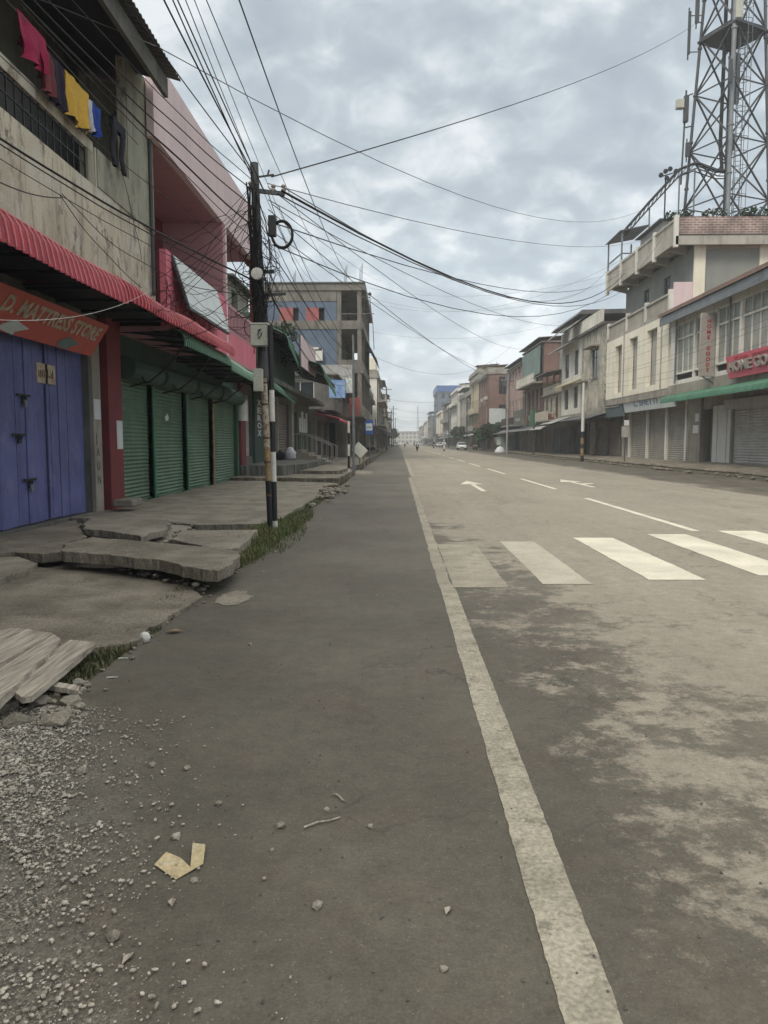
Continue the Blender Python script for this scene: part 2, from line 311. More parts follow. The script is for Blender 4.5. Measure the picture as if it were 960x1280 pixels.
# ================================================================ ground, road, markings
def road_material():
    m = bpy.data.materials.new('road_asphalt'); m.use_nodes = True; t = m.node_tree; n = t.nodes; l = t.links
    b = n['Principled BSDF']; b.inputs['Specular IOR Level'].default_value = 0.35
    g = n.new('ShaderNodeNewGeometry'); sp = n.new('ShaderNodeSeparateXYZ'); l.new(g.outputs['Position'], sp.inputs[0])
    def ns(scale, det=6, vec=(1,1,1), rgh=0.6, dist=0.0):
        mp = n.new('ShaderNodeMapping'); mp.inputs['Scale'].default_value = vec; l.new(g.outputs['Position'], mp.inputs[0])
        q = n.new('ShaderNodeTexNoise'); q.inputs['Scale'].default_value = scale; q.inputs['Detail'].default_value = det
        q.inputs['Roughness'].default_value = rgh; q.inputs['Distortion'].default_value = dist; l.new(mp.outputs[0], q.inputs['Vector']); return q.outputs[0]
    def math_(op, a, c):
        q = n.new('ShaderNodeMath'); q.operation = op
        for i, v in ((0, a), (1, c)):
            if isinstance(v, (int, float)): q.inputs[i].default_value = v
            else: l.new(v, q.inputs[i])
        return q.outputs[0]
    def rng(x, a, c, lo=0.0, hi=1.0, smooth=False):
        r = n.new('ShaderNodeMapRange'); r.inputs[1].default_value = a; r.inputs[2].default_value = c; r.inputs[3].default_value = lo; r.inputs[4].default_value = hi
        if smooth: r.interpolation_type = 'SMOOTHSTEP'
        l.new(x, r.inputs[0]); return r.outputs[0]
    def mixc(f, a, c, blend='MIX'):
        q = n.new('ShaderNodeMix'); q.data_type = 'RGBA'; q.blend_type = blend
        for s_, v in ((0, f), (6, a), (7, c)):
            if isinstance(v, (int, float)): q.inputs[s_].default_value = v
            elif isinstance(v, tuple): q.inputs[s_].default_value = (*v, 1)
            else: l.new(v, q.inputs[s_])
        return q.outputs[2]
    X, Y = sp.outputs['X'], sp.outputs['Y']
    asph = mixc(rng(ns(0.7, 6), 0.35, 0.65), (0.090,0.081,0.064), (0.130,0.117,0.093))
    asph = mixc(rng(ns(0.45, 5, (1,0.5,1), 0.6), 0.42, 0.66, 0, 0.55), asph, (0.060,0.053,0.040))
    asph = mixc(rng(ns(1.6, 5, (1,1,1), 0.65), 0.5, 0.72, 0, 0.35), asph, (0.135,0.095,0.073))
    dust = mixc(rng(ns(0.35, 6, (1.4,0.45,1)), 0.35, 0.68), (0.305,0.271,0.222), (0.25,0.222,0.181))
    dust = mixc(rng(ns(1.1, 8, (1,0.6,1), 0.75), 0.5, 0.68, 0, 0.45), dust, (0.195,0.172,0.136))
    # worn tyre track streaks along the lanes
    dust = mixc(rng(ns(0.9, 5, (1.8,0.08,1)), 0.48, 0.7, 0, 0.35), dust, (0.19,0.169,0.138))
    base = math_('MULTIPLY', math_('SUBTRACT', X, 1.55), 0.46)
    nz = math_('MULTIPLY', math_('SUBTRACT', ns(1.15, 10, (1,0.8,1), 0.76, 0.1), 0.5), 3.4)
    nz = math_('ADD', nz, math_('ADD', math_('MULTIPLY', math_('SUBTRACT', ns(2.6, 8, (1,1.2,1), 0.8), 0.5), 2.2), math_('MULTIPLY', math_('SUBTRACT', ns(11, 6, (1,1.2,1), 0.8), 0.5), 1.1)))
    far = rng(Y, 6.0, 20.0, 0.0, 1.0)
    tt = math_('ADD', math_('ADD', base, nz), far)
    mk = rng(tt, -0.26, 0.24, 0, 1, True)
    thin = rng(math_('ADD', X, math_('MULTIPLY', math_('SUBTRACT', ns(2.8, 8, (1,1,1), 0.75), 0.5), 3.0)), 0.9, 2.6, 0.0, 0.34)
    mk = math_('MAXIMUM', mk, thin)
    mk = math_('MULTIPLY', mk, rng(X, 0.50, 0.60))
    # thin dust lying on the left strip far away
    mk = math_('MAXIMUM', mk, math_('MULTIPLY', rng(ns(0.5, 7, (1,0.35,1), 0.65), 0.4, 0.75, 0, 0.30), rng(Y, 3.0, 25.0)))
    spot = math_('MULTIPLY', rng(ns(2.4, 8, (1,0.8,1), 0.75), 0.575, 0.66), rng(ns(0.35, 4), 0.42, 0.58))
    spot = math_('MULTIPLY', spot, rng(X, 1.2, 1.8))
    mk = math_('MULTIPLY', mk, math_('SUBTRACT', 1.0, math_('MULTIPLY', spot, 0.8)))
    gm = math_('SUBTRACT', math_('MULTIPLY', math_('SUBTRACT', 2.2, Y), 0.38), math_('ADD', X, 1.05))
    gm = math_('ADD', gm, math_('MULTIPLY', math_('SUBTRACT', ns(2.2, 7, (1,1,1), 0.7), 0.5), 1.3))
    gm = math_('MULTIPLY', rng(gm, -0.45, 0.55, 0, 0.9, True), rng(Y, 4.35, 4.15))
    vo = n.new('ShaderNodeTexVoronoi'); vo.inputs['Scale'].default_value = 130; l.new(g.outputs['Position'], vo.inputs['Vector'])
    spk = rng(vo.outputs['Color'], 0.35, 0.8, 0, 1)
    gcol = mixc(spk, (0.075,0.068,0.056), (0.37,0.34,0.285))
    gcol = mixc(rng(ns(5, 5), 0.42, 0.62, 0, 0.7), gcol, (0.17,0.16,0.14))
    rs = rng(math_('ADD', X, math_('MULTIPLY', math_('SUBTRACT', ns(0.45, 7, (1.2,0.5,1), 0.68), 0.5), 4.0)), 10.1, 10.9, 0, 1.0, True)
    col = mixc(mk, asph, dust)
    shoulder = mixc(rng(ns(1.1, 6, (1,0.6,1)), 0.35, 0.65), (0.085,0.075,0.060), (0.145,0.128,0.103))
    col = mixc(rs, col, shoulder)
    col = mixc(gm, col, gcol)
    vc = n.new('ShaderNodeTexVoronoi'); vc.feature = 'DISTANCE_TO_EDGE'; vc.inputs['Scale'].default_value = 0.55
    wv = n.new('ShaderNodeVectorMath'); wv.operation = 'ADD'; nn = n.new('ShaderNodeTexNoise'); nn.inputs['Scale'].default_value = 2.5; nn.inputs['Detail'].default_value = 6
    l.new(g.outputs['Position'], nn.inputs['Vector']); l.new(g.outputs['Position'], wv.inputs[0]); l.new(nn.outputs['Color'], wv.inputs[1]); l.new(wv.outputs[0], vc.inputs['Vector'])
    crk = math_('MULTIPLY', rng(vc.outputs['Distance'], 0.0, 0.010, 0.75, 0.0), rng(ns(0.3, 3), 0.46, 0.56))
    col = mixc(crk, col, (0.05,0.046,0.038))
    col = mixc(1.0, col, rng(ns(95, 3, (1,1,1), 0.8), 0.3, 0.7, 0.72, 1.16), 'MULTIPLY')
    col = mixc(1.0, col, rng(ns(7, 9, (1,1,1), 0.82), 0.3, 0.7, 0.72, 1.22), 'MULTIPLY')
    col = mixc(1.0, col, rng(ns(38, 6, (1,1,1), 0.8), 0.3, 0.7, 0.80, 1.16), 'MULTIPLY')
    va = n.new('ShaderNodeTexVoronoi'); va.inputs['Scale'].default_value = 90; l.new(g.outputs['Position'], va.inputs['Vector'])
    agg = math_('MULTIPLY', rng(va.outputs['Distance'], 0.12, 0.28, 1, 0), rng(ns(31, 3), 0.55, 0.62))
    col = mixc(math_('MULTIPLY', agg, 0.65), col, (0.30,0.28,0.24))
    vd = n.new('ShaderNodeTexVoronoi'); vd.inputs['Scale'].default_value = 22; l.new(g.outputs['Position'], vd.inputs['Vector'])
    pit = math_('MULTIPLY', rng(vd.outputs['Distance'], 0.08, 0.22, 1, 0), rng(ns(9, 3), 0.56, 0.62))
    col = mixc(math_('MULTIPLY', pit, 0.6), col, (0.035,0.031,0.025))
    l.new(col, b.inputs['Base Color'])
    l.new(rng(mk, 0, 1, 0.72, 0.9), b.inputs['Roughness'])
    bp = n.new('ShaderNodeBump'); bp.inputs['Strength'].default_value = 0.55; bp.inputs['Distance'].default_value = 0.006
    l.new(ns(120, 4), bp.inputs['Height']); l.new(bp.outputs[0], b.inputs['Normal'])
    return m
M['road'] = road_material()
M['dirt'] = mat('dirt', (0.13,0.115,0.095), (0.08,0.072,0.06), 2.0, 0.9, 0.95, bump=0.8, bscale=20)
M['earth'] = mat('earth', (0.15,0.14,0.11), (0.09,0.095,0.06), 0.05, 0.8, 0.95)
M['gravel_bed'] = mat('gravel_bed', (0.17,0.16,0.145), (0.075,0.07,0.062), 3.0, 1.0, 0.95, spots=0.6, spotcol=(0.30,0.29,0.27), bump=1.0, bscale=45)
M['slab'] = mat('slab_concrete', (0.285,0.252,0.200), (0.175,0.153,0.12), 1.3, 1.0, 0.93, spots=0.5, spotcol=(0.28,0.26,0.22), fine=0.45, bump=0.9, bscale=22, streak=0.55, scol=(0.085,0.08,0.062))
M['slab_pale'] = mat('slab_pale', (0.33,0.295,0.24), (0.21,0.187,0.15), 1.3, 1.0, 0.93, spots=0.5, spotcol=(0.33,0.31,0.27), fine=0.45, bump=0.9, bscale=22, streak=0.4, scol=(0.11,0.10,0.08))
M['paint_dusty'] = mat('marking_paint_dusty', (0.47,0.43,0.35), (0.38,0.35,0.285), 1.6, 0.9, 0.8, spots=0.35, spotcol=(0.33,0.30,0.245), fine=0.3, bump=0.2)
M['paint_worn'] = mat('marking_paint_worn', (0.41,0.375,0.30), (0.28,0.255,0.205), 3.5, 0.9, 0.85, spots=0.9, spotcol=(0.21,0.19,0.155), fine=0.4, bump=0.4, bscale=60)
M['paint'] = mat('marking_paint', (0.66,0.62,0.51), (0.52,0.48,0.40), 1.2, 0.8, 0.75, spots=0.3, spotcol=(0.4,0.37,0.31), fine=0.2, bump=0.2)
M['paint_faint'] = mat('marking_paint_faint', (0.36,0.325,0.26), (0.25,0.225,0.18), 1.6, 0.9, 0.8, spots=0.6, spotcol=(0.18,0.165,0.14), fine=0.3, bump=0.2)

mb = MB(); S = 1450
mb.add([(-390,-60,-0.36),(390,-60,-0.36),(390,S,-0.36),(-390,S,-0.36)], [(0,1,2,3)])
tag(mb.build('ground', M['earth']), 'earth under the street and town', kind='structure')

def ragged(seed, amp, s):     # smooth 1D noise
    return lambda y: amp*noise.noise(Vector((seed*7.3, y*s, 0.3)))+amp*0.5*noise.noise(Vector((seed*3.1, y*s*4, 5.3)))
mb = MB(); ys = [-12+0.2*i for i in range(260)]+[40+5*i for i in range(113)]
el = ragged(1, 0.10, 0.55); er = ragged(2, 0.25, 0.3)
sst = lambda t: max(0,min(1,t))**2*(3-2*max(0,min(1,t)))
L = [(-1.98+el(y)-2.6*sst((4.25-y)/0.35), y) for y in ys]; Rr = [(14.35+er(y), y) for y in ys]
k = len(ys)
vs = [(x,y,0) for x,y in L]+[(x,y,0) for x,y in Rr]+[(x-0.02,y,-0.35) for x,y in L]+[(x+0.02,y,-0.35) for x,y in Rr]
fs = []
for i in range(k-1):
    fs += [(i, k+i, k+i+1, i+1), (2*k+i, i, i+1, 2*k+i+1), (k+i, 3*k+i, 3*k+i+1, k+i+1)]
mb.add(vs, fs)
road = tag(mb.build('road', M['road']), 'two lane asphalt street covered in pale dust', kind='structure')

def strip(name, pts, m, z=0.004, parent=None):
    q = MB(); q.add([(x,y,z) for x,y in pts], [tuple(range(len(pts)))]); return q.build(name, m, parent)
def jag_strip(mb, x0, x1, y0, y1, z, amp, seed, step=0.03, slope=0.0):
    y = y0; vs = []; i = 0
    a, b = ragged(seed, amp, 3.0), ragged(seed+5, amp, 3.0); a2, b2 = ragged(seed+2, amp*0.6, 18.0), ragged(seed+9, amp*0.6, 18.0)
    ys_ = []
    while y < y1: ys_.append(y); y += step*(1+max(0, y-6)*0.25)
    ys_.append(y1)
    for y in ys_:
        vs += [(x0+a(y)+a2(y), y, z), (x1+b(y)+b2(y), y, z)]
    mb.add(vs, [(2*i, 2*i+1, 2*i+3, 2*i+2) for i in range(len(ys_)-1)])
mb = MB(); jag_strip(mb, 0.432, 0.587, 0.6, 7.72, 0.004, 0.006, 11, 0.012)
mb.build('edge_line', M['paint_worn'], road)
mb = MB(); jag_strip(mb, 0.42, 0.565, 7.73, 32, 0.004, 0.02, 12, 0.06)
jag_strip(mb, 0.54, 0.72, 34, 90, 0.004, 0.03, 13, 0.2)
mb.build('edge_line', M['paint_faint'], road)
# right edge line
mb = MB(); jag_strip(mb, 9.75, 9.9, 22, 75, 0.004, 0.02, 15, 0.1); jag_strip(mb, 9.75, 9.9, -8, 7, 0.004, 0.02, 16, 0.1)
mb.build('edge_line', M['paint_worn'], road)
# centre dashes
mb = MB()
for a, b in ((-9.2,-1.8),(1.8,3.2),(12.85,20.4),(24.3,31.2),(36,43),(47,54),(58,65),(69,76),(80,87),(91,98),(102,109),(113,120),(124,131),(135,142)):
    if a == 1.8: continue
    jag_strip(mb, 4.95, 5.10, a, b, 0.004, 0.006, int(a)+31, 0.1)
mb.build('lane_dash', M['paint'], road)
# zebra crossing, laid a little askew to the street
def zebra(x0, x1, m, nm='zebra_stripe'):
    c = (x0+x1)/2; yb = 7.97+0.22*(c-1.8); yt = 11.44+0.37*(c-1.8)
    q = MB(); jag_strip(q, x0, x1, yb, yt, 0.0045, 0.010, int(x0*10), 0.06); q.build(nm, m, road)
zebra(0.575, 1.14, M['paint_faint'])
for i, x in enumerate((1.53, 2.74, 4.06, 5.40, 6.74, 8.06)):
    zebra(x, x+(0.62 if i else 0.52), M['paint'] if i else M['paint_dusty'])
# arrows
def arrow(x, y, ln, turn, m):
    w_ = 0.16
    q = MB(); z = 0.005
    q.add([(x-w_/2,y,z),(x+w_/2,y,z),(x+w_/2,y+ln*0.66,z),(x-w_/2,y+ln*0.66,z)], [(0,1,2,3)])
    q.add([(x-0.42,y+ln*0.62,z),(x+0.42,y+ln*0.62,z),(x,y+ln,z)], [(0,1,2)])
    if turn: q.add([(x+w_/2,y+ln*0.3,z),(x+w_/2+0.5*turn,y+ln*0.42,z),(x+w_/2+0.5*turn,y+ln*0.50,z),(x+w_/2,y+ln*0.42,z)], [(0,1,2,3)])
    q.build('direction_arrow', m, road)
arrow(2.62, 23.2, 6.2, 0, M['paint'])
arrow(6.5, 25.4, 5.2, 1, M['paint'])
arrow(2.7, 62, 6.2, 0, M['paint_worn'])

# ================================================================ left pavement: broken slabs over a drain
mb = MB()
mb.box(-9, -1.9, -12, 600, -0.34, -0.30)
tag(mb.build('drain_bed', M['dirt']), 'dark dirt under the broken pavement slabs', kind='structure')

def slab(poly, z_top, th, m, label, name='pavement_slab', tilt=(0,0), rough=0.02, seed=0, cuts=14, group='broken pavement slabs', structure=False):
    # poly: [(x,y)], z_top at centroid, tilt: dz/dx, dz/dy
    cx = sum(p[0] for p in poly)/len(poly); cy = sum(p[1] for p in poly)/len(poly)
    ring = []
    for i in range(len(poly)):
        a = Vector((*poly[i],0)); b = Vector((*poly[(i+1)%len(poly)],0)); nseg = max(2, int((b-a).length/0.045))
        for j in range(nseg):
            p = a.lerp(b, j/nseg); d = Vector((noise.noise(p*3+Vector((seed,0,0))), noise.noise(p*3+Vector((0,seed,9))), 0))*rough*2.2+Vector((noise.noise(p*14), noise.noise(p*14+Vector((3,3,3))), 0))*rough*1.2
            ring.append(p+d)
    zt = lambda p, k=0: z_top+tilt[0]*(p.x-cx)+tilt[1]*(p.y-cy)+0.012*noise.noise(Vector((p.x*1.2,p.y*1.2,seed)))+k
    cz = Vector((cx, cy, 0)); n_ = len(ring); vs = []; fs = []
    rings = []
    for s_, dz in ((0.6, 0.0), (0.993, 0.0), (1.0, -0.007), (0.992, -th)):
        rr = []
        for p in ring:
            q = cz+(p-cz)*s_
            if s_ > 0.99: q = q+Vector((noise.noise(p*17+Vector((dz*60,0,seed))), noise.noise(p*17+Vector((0,dz*60,seed+4))), 0))*0.016
            rr.append(len(vs)); vs.append((q.x, q.y, zt(q, dz)))
        rings.append(rr)
    vs.append((cx, cy, zt(cz))); c_i = len(vs)-1
    vs.append((cx, cy, zt(cz, -th))); d_i = len(vs)-1
    for i in range(n_):
        j = (i+1)%n_
        fs.append((c_i, rings[0][i], rings[0][j])); fs.append((d_i, rings[3][j], rings[3][i]))
        for a in range(3): fs.append((rings[a][i], rings[a+1][i], rings[a+1][j], rings[a][j]))
    q = MB(); q.add(vs, fs); o = q.build(name, m)
    if structure: tag(o, label, kind='structure')
    else: tag(o, label, 'pavement slab', group)
    return o
def pz(lst, z): return [tuple(onZ(px, py, z))[:2] for px, py in lst]
def ext(lst, X=-6.3):      # close a slab polygon to the shop wall on the left
    return lst
slab(pz([(79,703),(165,716),(240,731),(252,742),(205,772),(160,803),(110,812),(60,828),(-90,852),(-90,740),(0,728),(40,713)], 0.06), 0.05, 0.12, M['slab'], 'large sunken concrete slab sloping to the road beside the wooden planks', tilt=(-0.01,-0.015), seed=3, rough=0.025)
slab(pz([(-90,704),(20,697),(44,706),(36,713),(0,725),(-90,737)], 0.1), 0.115, 0.12, M['slab_pale'], 'pale slab piece at the left edge behind the sunken slab', seed=4, rough=0.03)
slab(pz([(79,688),(200,700),(255,712),(275,712),(296,700),(300,690),(240,682),(160,675),(112,671),(82,680)], 0.26), 0.26, 0.12, M['slab'], 'thick raised concrete slab with a dark gap under its front edge', seed=5, rough=0.03)
slab(pz([(212,672),(228,662),(322,661),(318,666),(298,683),(270,685)], 0.2), 0.185, 0.13, M['slab_pale'], 'small concrete slab just left of the striped pole foot', seed=6, rough=0.03)
slab(pz([(103,656),(118,645),(150,642),(213,652),(208,659),(178,669),(140,663),(105,660)], 0.22), 0.215, 0.10, M['slab_pale'], 'cracked slab at the foot of the red pillar, near the loose block', seed=8, rough=0.03, tilt=(0.0,0.01))
slab(pz([(-90,686),(0,671),(95,651),(101,660),(108,672),(80,680),(76,690),(52,693),(20,691),(-90,701)], 0.12), 0.13, 0.12, M['slab'], 'long sandy slab in front of the blue wooden doors', seed=9, rough=0.03)
slab(pz([(110,668),(140,667),(176,672),(214,660),(214,652),(240,655),(215,676),(160,674),(112,671)], 0.05), 0.04, 0.12, M['concrete'], 'broken low slab pieces between the cracked slab and the raised one', seed=10, rough=0.06)
slab([(-4.9,8.45),(-2.4,8.0),(-2.2,8.7),(-4.8,9.2)], -0.03, 0.1, M['slab'], 'sunken sliver of slab under the thick raised slab', seed=14, rough=0.04)
slab([(-6.4,2.9),(-2.75,3.7),(-2.1,4.15),(-2.2,4.4),(-6.0,4.45)], 0.05, 0.12, M['slab_pale'], 'pale broken slab corner below the wooden planks at the left edge', seed=15, rough=0.06)
# continuing
slab([(-6.1,13.9),(-4.7,13.6),(-3.4,13.0),(-2.25,13.3),(-2.1,21.0),(-2.1,26.6),(-6.1,28.9)], 0.085, 0.22, M['slab_pale'], 'long smooth concrete forecourt before the green shutters', seed=12, rough=0.03, tilt=(-0.01,0.0))
slab([(-4.0,8.45),(-2.4,8.0),(-2.2,8.7),(-3.9,9.0)], 0.0, 0.1, M['slab'], 'sunken sliver of slab under the thick raised slab', seed=14, rough=0.04)
slab([(-6.4,2.9),(-2.75,3.6),(-2.15,4.15),(-2.3,4.5),(-6.0,4.45)], 0.06, 0.12, M['slab_pale'], 'pale broken slab corner below the wooden planks at the left edge', seed=15, rough=0.06)
# continuing pavement further along
slab([(-6.1,27.4),(-2.15,27.0),(-2.05,33.5),(-2.1,36.5),(-6.1,36.5)], 0.22, 0.3, M['slab'], 'crumbling slab before the photocopy shop platform', seed=16, rough=0.06)
slab([(-7.5,28.9),(-4.4,28.9),(-3.9,31),(-3.7,38.5),(-7.5,38.5)], 0.62, 0.45, M['concrete_dark'], 'raised dark concrete platform before the photocopy shop', seed=17, rough=0.04, group=None, name='platform')
slab([(-6.5,38.8),(-2.9,38.9),(-2.2,42),(-2.15,52),(-6.5,52)], 0.25, 0.3, M['slab'], 'rough slab around the shop steps with the handrail', seed=18, rough=0.08)
slab([(-6.5,52.3),(-2.4,52.3),(-2.3,62.6),(-6.5,62.6)], 0.25, 0.3, M['slab'], 'slab before the red awning shop', seed=19, rough=0.08)
slab([(-3.9,30.5),(-2.4,30.3),(-2.2,36.5),(-3.2,37.5),(-3.75,37.5)], 0.36, 0.16, M['slab_pale'], 'pale step slab in front of the dark platform', seed=21, rough=0.07)
mb = MB(); mb.box(-9, -2.3, 62.9, 598, -0.3, 0.18); tag(mb.build('pavement', M['slab']), 'left pavement running far down the street', kind='structure')

# ================================================================ right pavement
mb = MB(); ys = [8+0.5*i for i in range(160)]+[88+8*i for i in range(64)]
e1 = ragged(21, 0.35, 0.25); e2 = ragged(22, 0.06, 1.2)
vs = []; fs = []
for i, y in enumerate(ys):
    x = 14.55+e1(y); d = 0.16+e2(y)*0.6
    vs += [(x-0.25+e2(y)*2, y, -0.1), (x-0.02, y, 0.02), (x+0.0, y, d), (x-0.05, y, d+0.02), (x-0.02, y, d+0.09), (x+0.9, y, 0.30), (16.2, y, 0.38), (19.0, y, 0.40)]
for i in range(len(ys)-1):
    for j in range(7): fs.append((i*8+j, i*8+j+1, i*8+j+9, i*8+j+8))
mb.add(vs, fs); tag(mb.build('pavement', M['slab']), 'right pavement rising to the shop fronts', kind='structure')
# ================================================================ building kit
def shutter(parent, X, s, y0, y1, z0, z1, m, pitch=0.085, amp=0.014, fancy=True, name='roller_shutter', label=None):
    q = MB(); n_ = max(3, int((z1-z0)/pitch)); vs = []
    for i in range(n_*2+1):
        z = z0+(z1-z0)*i/(n_*2); dx = (amp if i%2 else -amp)*1.0
        vs += [(X-s*dx, y0, z), (X-s*dx, y1, z)]
    q.add(vs, [(2*i, 2*i+1, 2*i+3, 2*i+2) for i in range(n_*2)])
    o = q.build(name, m, parent)
    if label: o['label'] = label
    if fancy:
        b = MB(); b.box(X-s*0.045, X-s*0.016, y0+0.02, y1-0.02, z0, z0+0.11); b.build('bottom_bar', m, o)
        for yy in (y0+0.25, y1-0.25):
            h = MB(); h.box(X-s*0.075, X-s*0.046, yy-0.09, yy+0.09, z0+0.03, z0+0.08); h.tube([(X-s*0.09,yy,z0+0.10),(X-s*0.09,yy,z0+0.0)], 0.022, 8); h.build('lock', M['black_metal'], o)
    return o

def awning(parent, name, s, xw, zw, xe, ze, y0, y1, m, pitch=0.2, amp=0.016, lip=0.0, frame_and_shade=False, stripe=None, ysag=0.0, label=None, slope=0.0):
    prof = [(xw, zw), ((xw+xe)/2, (zw+ze)/2+0.01), (xe, ze)]
    if lip:
        r = lip*0.55
        for a in (25, 50, 75, 90): prof.append((xe-s*r*math.sin(R(a)), ze-lip*(1-math.cos(R(a)))))
    q = MB(); n_ = max(2, int((y1-y0)/pitch*4)); vs = []; fs = []
    pr = len(prof)
    def pt(j, y, k=0.0):
        x, z = prof[j]
        wv = amp*math.sin(2*math.pi*(y-y0)/pitch)+k+slope*(y-y0)+ysag*noise.noise(Vector((y*0.5, j*0.3, 2)))
        return (x, y, z+wv) if j < 3 or not lip else (x-s*wv, y, z+slope*(y-y0))
    for i in range(n_+1):
        y = y0+(y1-y0)*i/n_
        for j in range(pr): vs.append(pt(j, y))
    for i in range(n_):
        for j in range(pr-1): fs.append((i*pr+j, i*pr+j+1, (i+1)*pr+j+1, (i+1)*pr+j))
    q.add(vs, fs); o = q.build(name, m, parent, smooth=False)
    if label: o['label'] = label
    if stripe:
        t = MB(); y = y0+pitch/4
        while y < y1:
            t.tube([Vector(pt(j, y, 0.008))+Vector((-s*0.008,0,0)) for j in range(2, pr)], 0.013, 4); y += pitch
        t.build('rib', stripe, o)
    if frame_and_shade:
        b = MB(); x_e = xe
        b.hexa([(xw,y0,zw-0.09),(x_e,y0,ze-0.09),(x_e,y1,ze-0.09+slope*(y1-y0)),(xw,y1,zw-0.09+slope*(y1-y0)),(xw,y0,zw-0.05),(x_e,y0,ze-0.05),(x_e,y1,ze-0.05+slope*(y1-y0)),(xw,y1,zw-0.05+slope*(y1-y0))])  # added black sheet that paints the awning's underside shade; bars are the frame
        y = y0+0.1
        while y < y1:
            b.bar((xw,y,zw-0.12+slope*(y-y0)), (x_e,y,ze-0.12+slope*(y-y0)), 0.05); y += 1.1
        b.bar((x_e,y0,ze-0.12), (x_e,y1,ze-0.12+slope*(y1-y0)), 0.05)
        b.build('awning_frame_and_shade', M['black_metal'], o)
    return o

def window(parent, X, s, y0, y1, z0, z1, frame, pane, mull=2, trans=1, fw=0.05, name='window', sill=None, depth=0.12, small=False):
    q = MB(); x = X+s*depth
    def b(ya, yb, za, zb): q.box(x-s*0.03, x+s*0.03, ya, yb, za, zb)
    b(y0, y0+fw, z0, z1); b(y1-fw, y1, z0, z1); b(y0+fw, y1-fw, z0, z0+fw); b(y0+fw, y1-fw, z1-fw, z1)
    iw = y1-y0-2*fw
    for i in range(1, mull):
        c = y0+fw+iw*i/mull; b(c-fw*0.4, c+fw*0.4, z0+fw, z1-fw)
    if not small:
        for i in range(1, trans+1):
            c = z0+(z1-z0)*(0.72 if trans == 1 else i/(trans+1)); q.box(x-s*0.024, x+s*0.024, y0+fw, y1-fw, c-fw*0.35, c+fw*0.35)
    o = q.build(name, frame, parent)
    g = MB(); g.box(x+s*0.004, x+s*0.012, y0+fw*0.5, y1-fw*0.5, z0+fw*0.5, z1-fw*0.5); g.build('pane', pane, o)
    if sill:
        k = MB(); k.box(X-s*0.08, X-s*0.003, y0-0.08, y1+0.08, z0-0.08, z0-0.005); k.build('sill', sill, o)
    return o
def window_end(parent, Y, x0, x1, z0, z1, frame, pane, fw=0.06, mull=2):      # a window in a wall facing back along the street
    q = MB(); y = Y+0.12
    q.box(x0, x0+fw, y-0.03, y+0.03, z0, z1); q.box(x1-fw, x1, y-0.03, y+0.03, z0, z1)
    q.box(x0+fw, x1-fw, y-0.03, y+0.03, z0, z0+fw); q.box(x0+fw, x1-fw, y-0.03, y+0.03, z1-fw, z1)
    for i in range(1, mull):
        c = x0+(x1-x0)*i/mull; q.box(c-fw*0.4, c+fw*0.4, y-0.026, y+0.026, z0+fw, z1-fw)
    o = q.build('window', frame, parent)
    g = MB(); g.box(x0+fw*0.5, x1-fw*0.5, y+0.004, y+0.012, z0+fw*0.5, z1-fw*0.5); g.build('pane', pane, o)
    return o

def shell(parent, s, X, xb, y0, y1, z0, z1, m, ops_f=(), ops_n=(), ops_far=(), t=0.22, name='wall', label=None):
    """four walls: street front at X (normal -s), near end at y0, far end at y1, back at xb."""
    q = MB()
    q.panel((X, y0, z0), (0,1,0), y1-y0, z1-z0, (s,0,0), [(a-y0, b-y0, c-z0, d-z0) for a,b,c,d in ops_f], t)
    W = abs(xb-X)
    if s > 0:
        q.panel((X+t+0.003, y0, z0), (1,0,0), W-t, z1-z0, (0,1,0), [(a-X-t, b-X-t, c-z0, d-z0) for a,b,c,d in ops_n], t)
        q.panel((X+t+0.003, y1, z0), (1,0,0), W-t, z1-z0, (0,-1,0), [(a-X-t, b-X-t, c-z0, d-z0) for a,b,c,d in ops_far], t)
    else:
        q.panel((xb, y0, z0), (1,0,0), W-t-0.003, z1-z0, (0,1,0), [(a-xb, b-xb, c-z0, d-z0) for a,b,c,d in ops_n], t)
        q.panel((xb, y1, z0), (1,0,0), W-t-0.003, z1-z0, (0,-1,0), [(a-xb, b-xb, c-z0, d-z0) for a,b,c,d in ops_far], t)
    q.add([(xb,y0,z0),(xb,y1,z0),(xb,y1,z1),(xb,y0,z1)], [(0,1,2,3)])
    o = q.build(name, m, parent)
    if label: o['label'] = label
    return o
def slab_part(parent, x0, x1, y0, y1, z0, z1, m, name='floor_slab'):
    q = MB(); q.box(x0, x1, y0, y1, z0, z1); return q.build(name, m, parent)

def railing(parent, s, X, y0, y1, z0, z1, m, step=0.15, r=0.012, name='railing', rails=2):
    q = MB(); q.bar((X,y0,z1), (X,y1,z1), 0.05); q.bar((X,y0,z0+0.05), (X,y1,z0+0.05), 0.03)
    y = y0
    while y <= y1+1e-6: q.bar((X,y,z0), (X,y,z1), r*2); y += step
    return q.build(name, m, parent)

def bush(mb, c, r, n, seed, size=0.05, flat=1.0):
    rd = random.Random(seed)
    for i in range(n):
        while True:
            p = Vector((rd.uniform(-1,1), rd.uniform(-1,1), rd.uniform(-1,1)))
            if p.length < 1 and (noise.noise(p*2.2+Vector((seed,0,0))) > -0.15): break
        p = Vector(c)+Vector((p.x*r[0], p.y*r[1], p.z*r[2]*flat))
        a = Vector((rd.gauss(0,1), rd.gauss(0,1), rd.gauss(0,1))).normalized()*size*rd.uniform(0.6,1.4)
        b = a.cross(Vector((rd.gauss(0,1), rd.gauss(0,1), rd.gauss(0,1)))).normalized()*size*0.5
        mb.add([p-a, p+b, p+a, p-b], [(0,1,2,3)])
    return mb

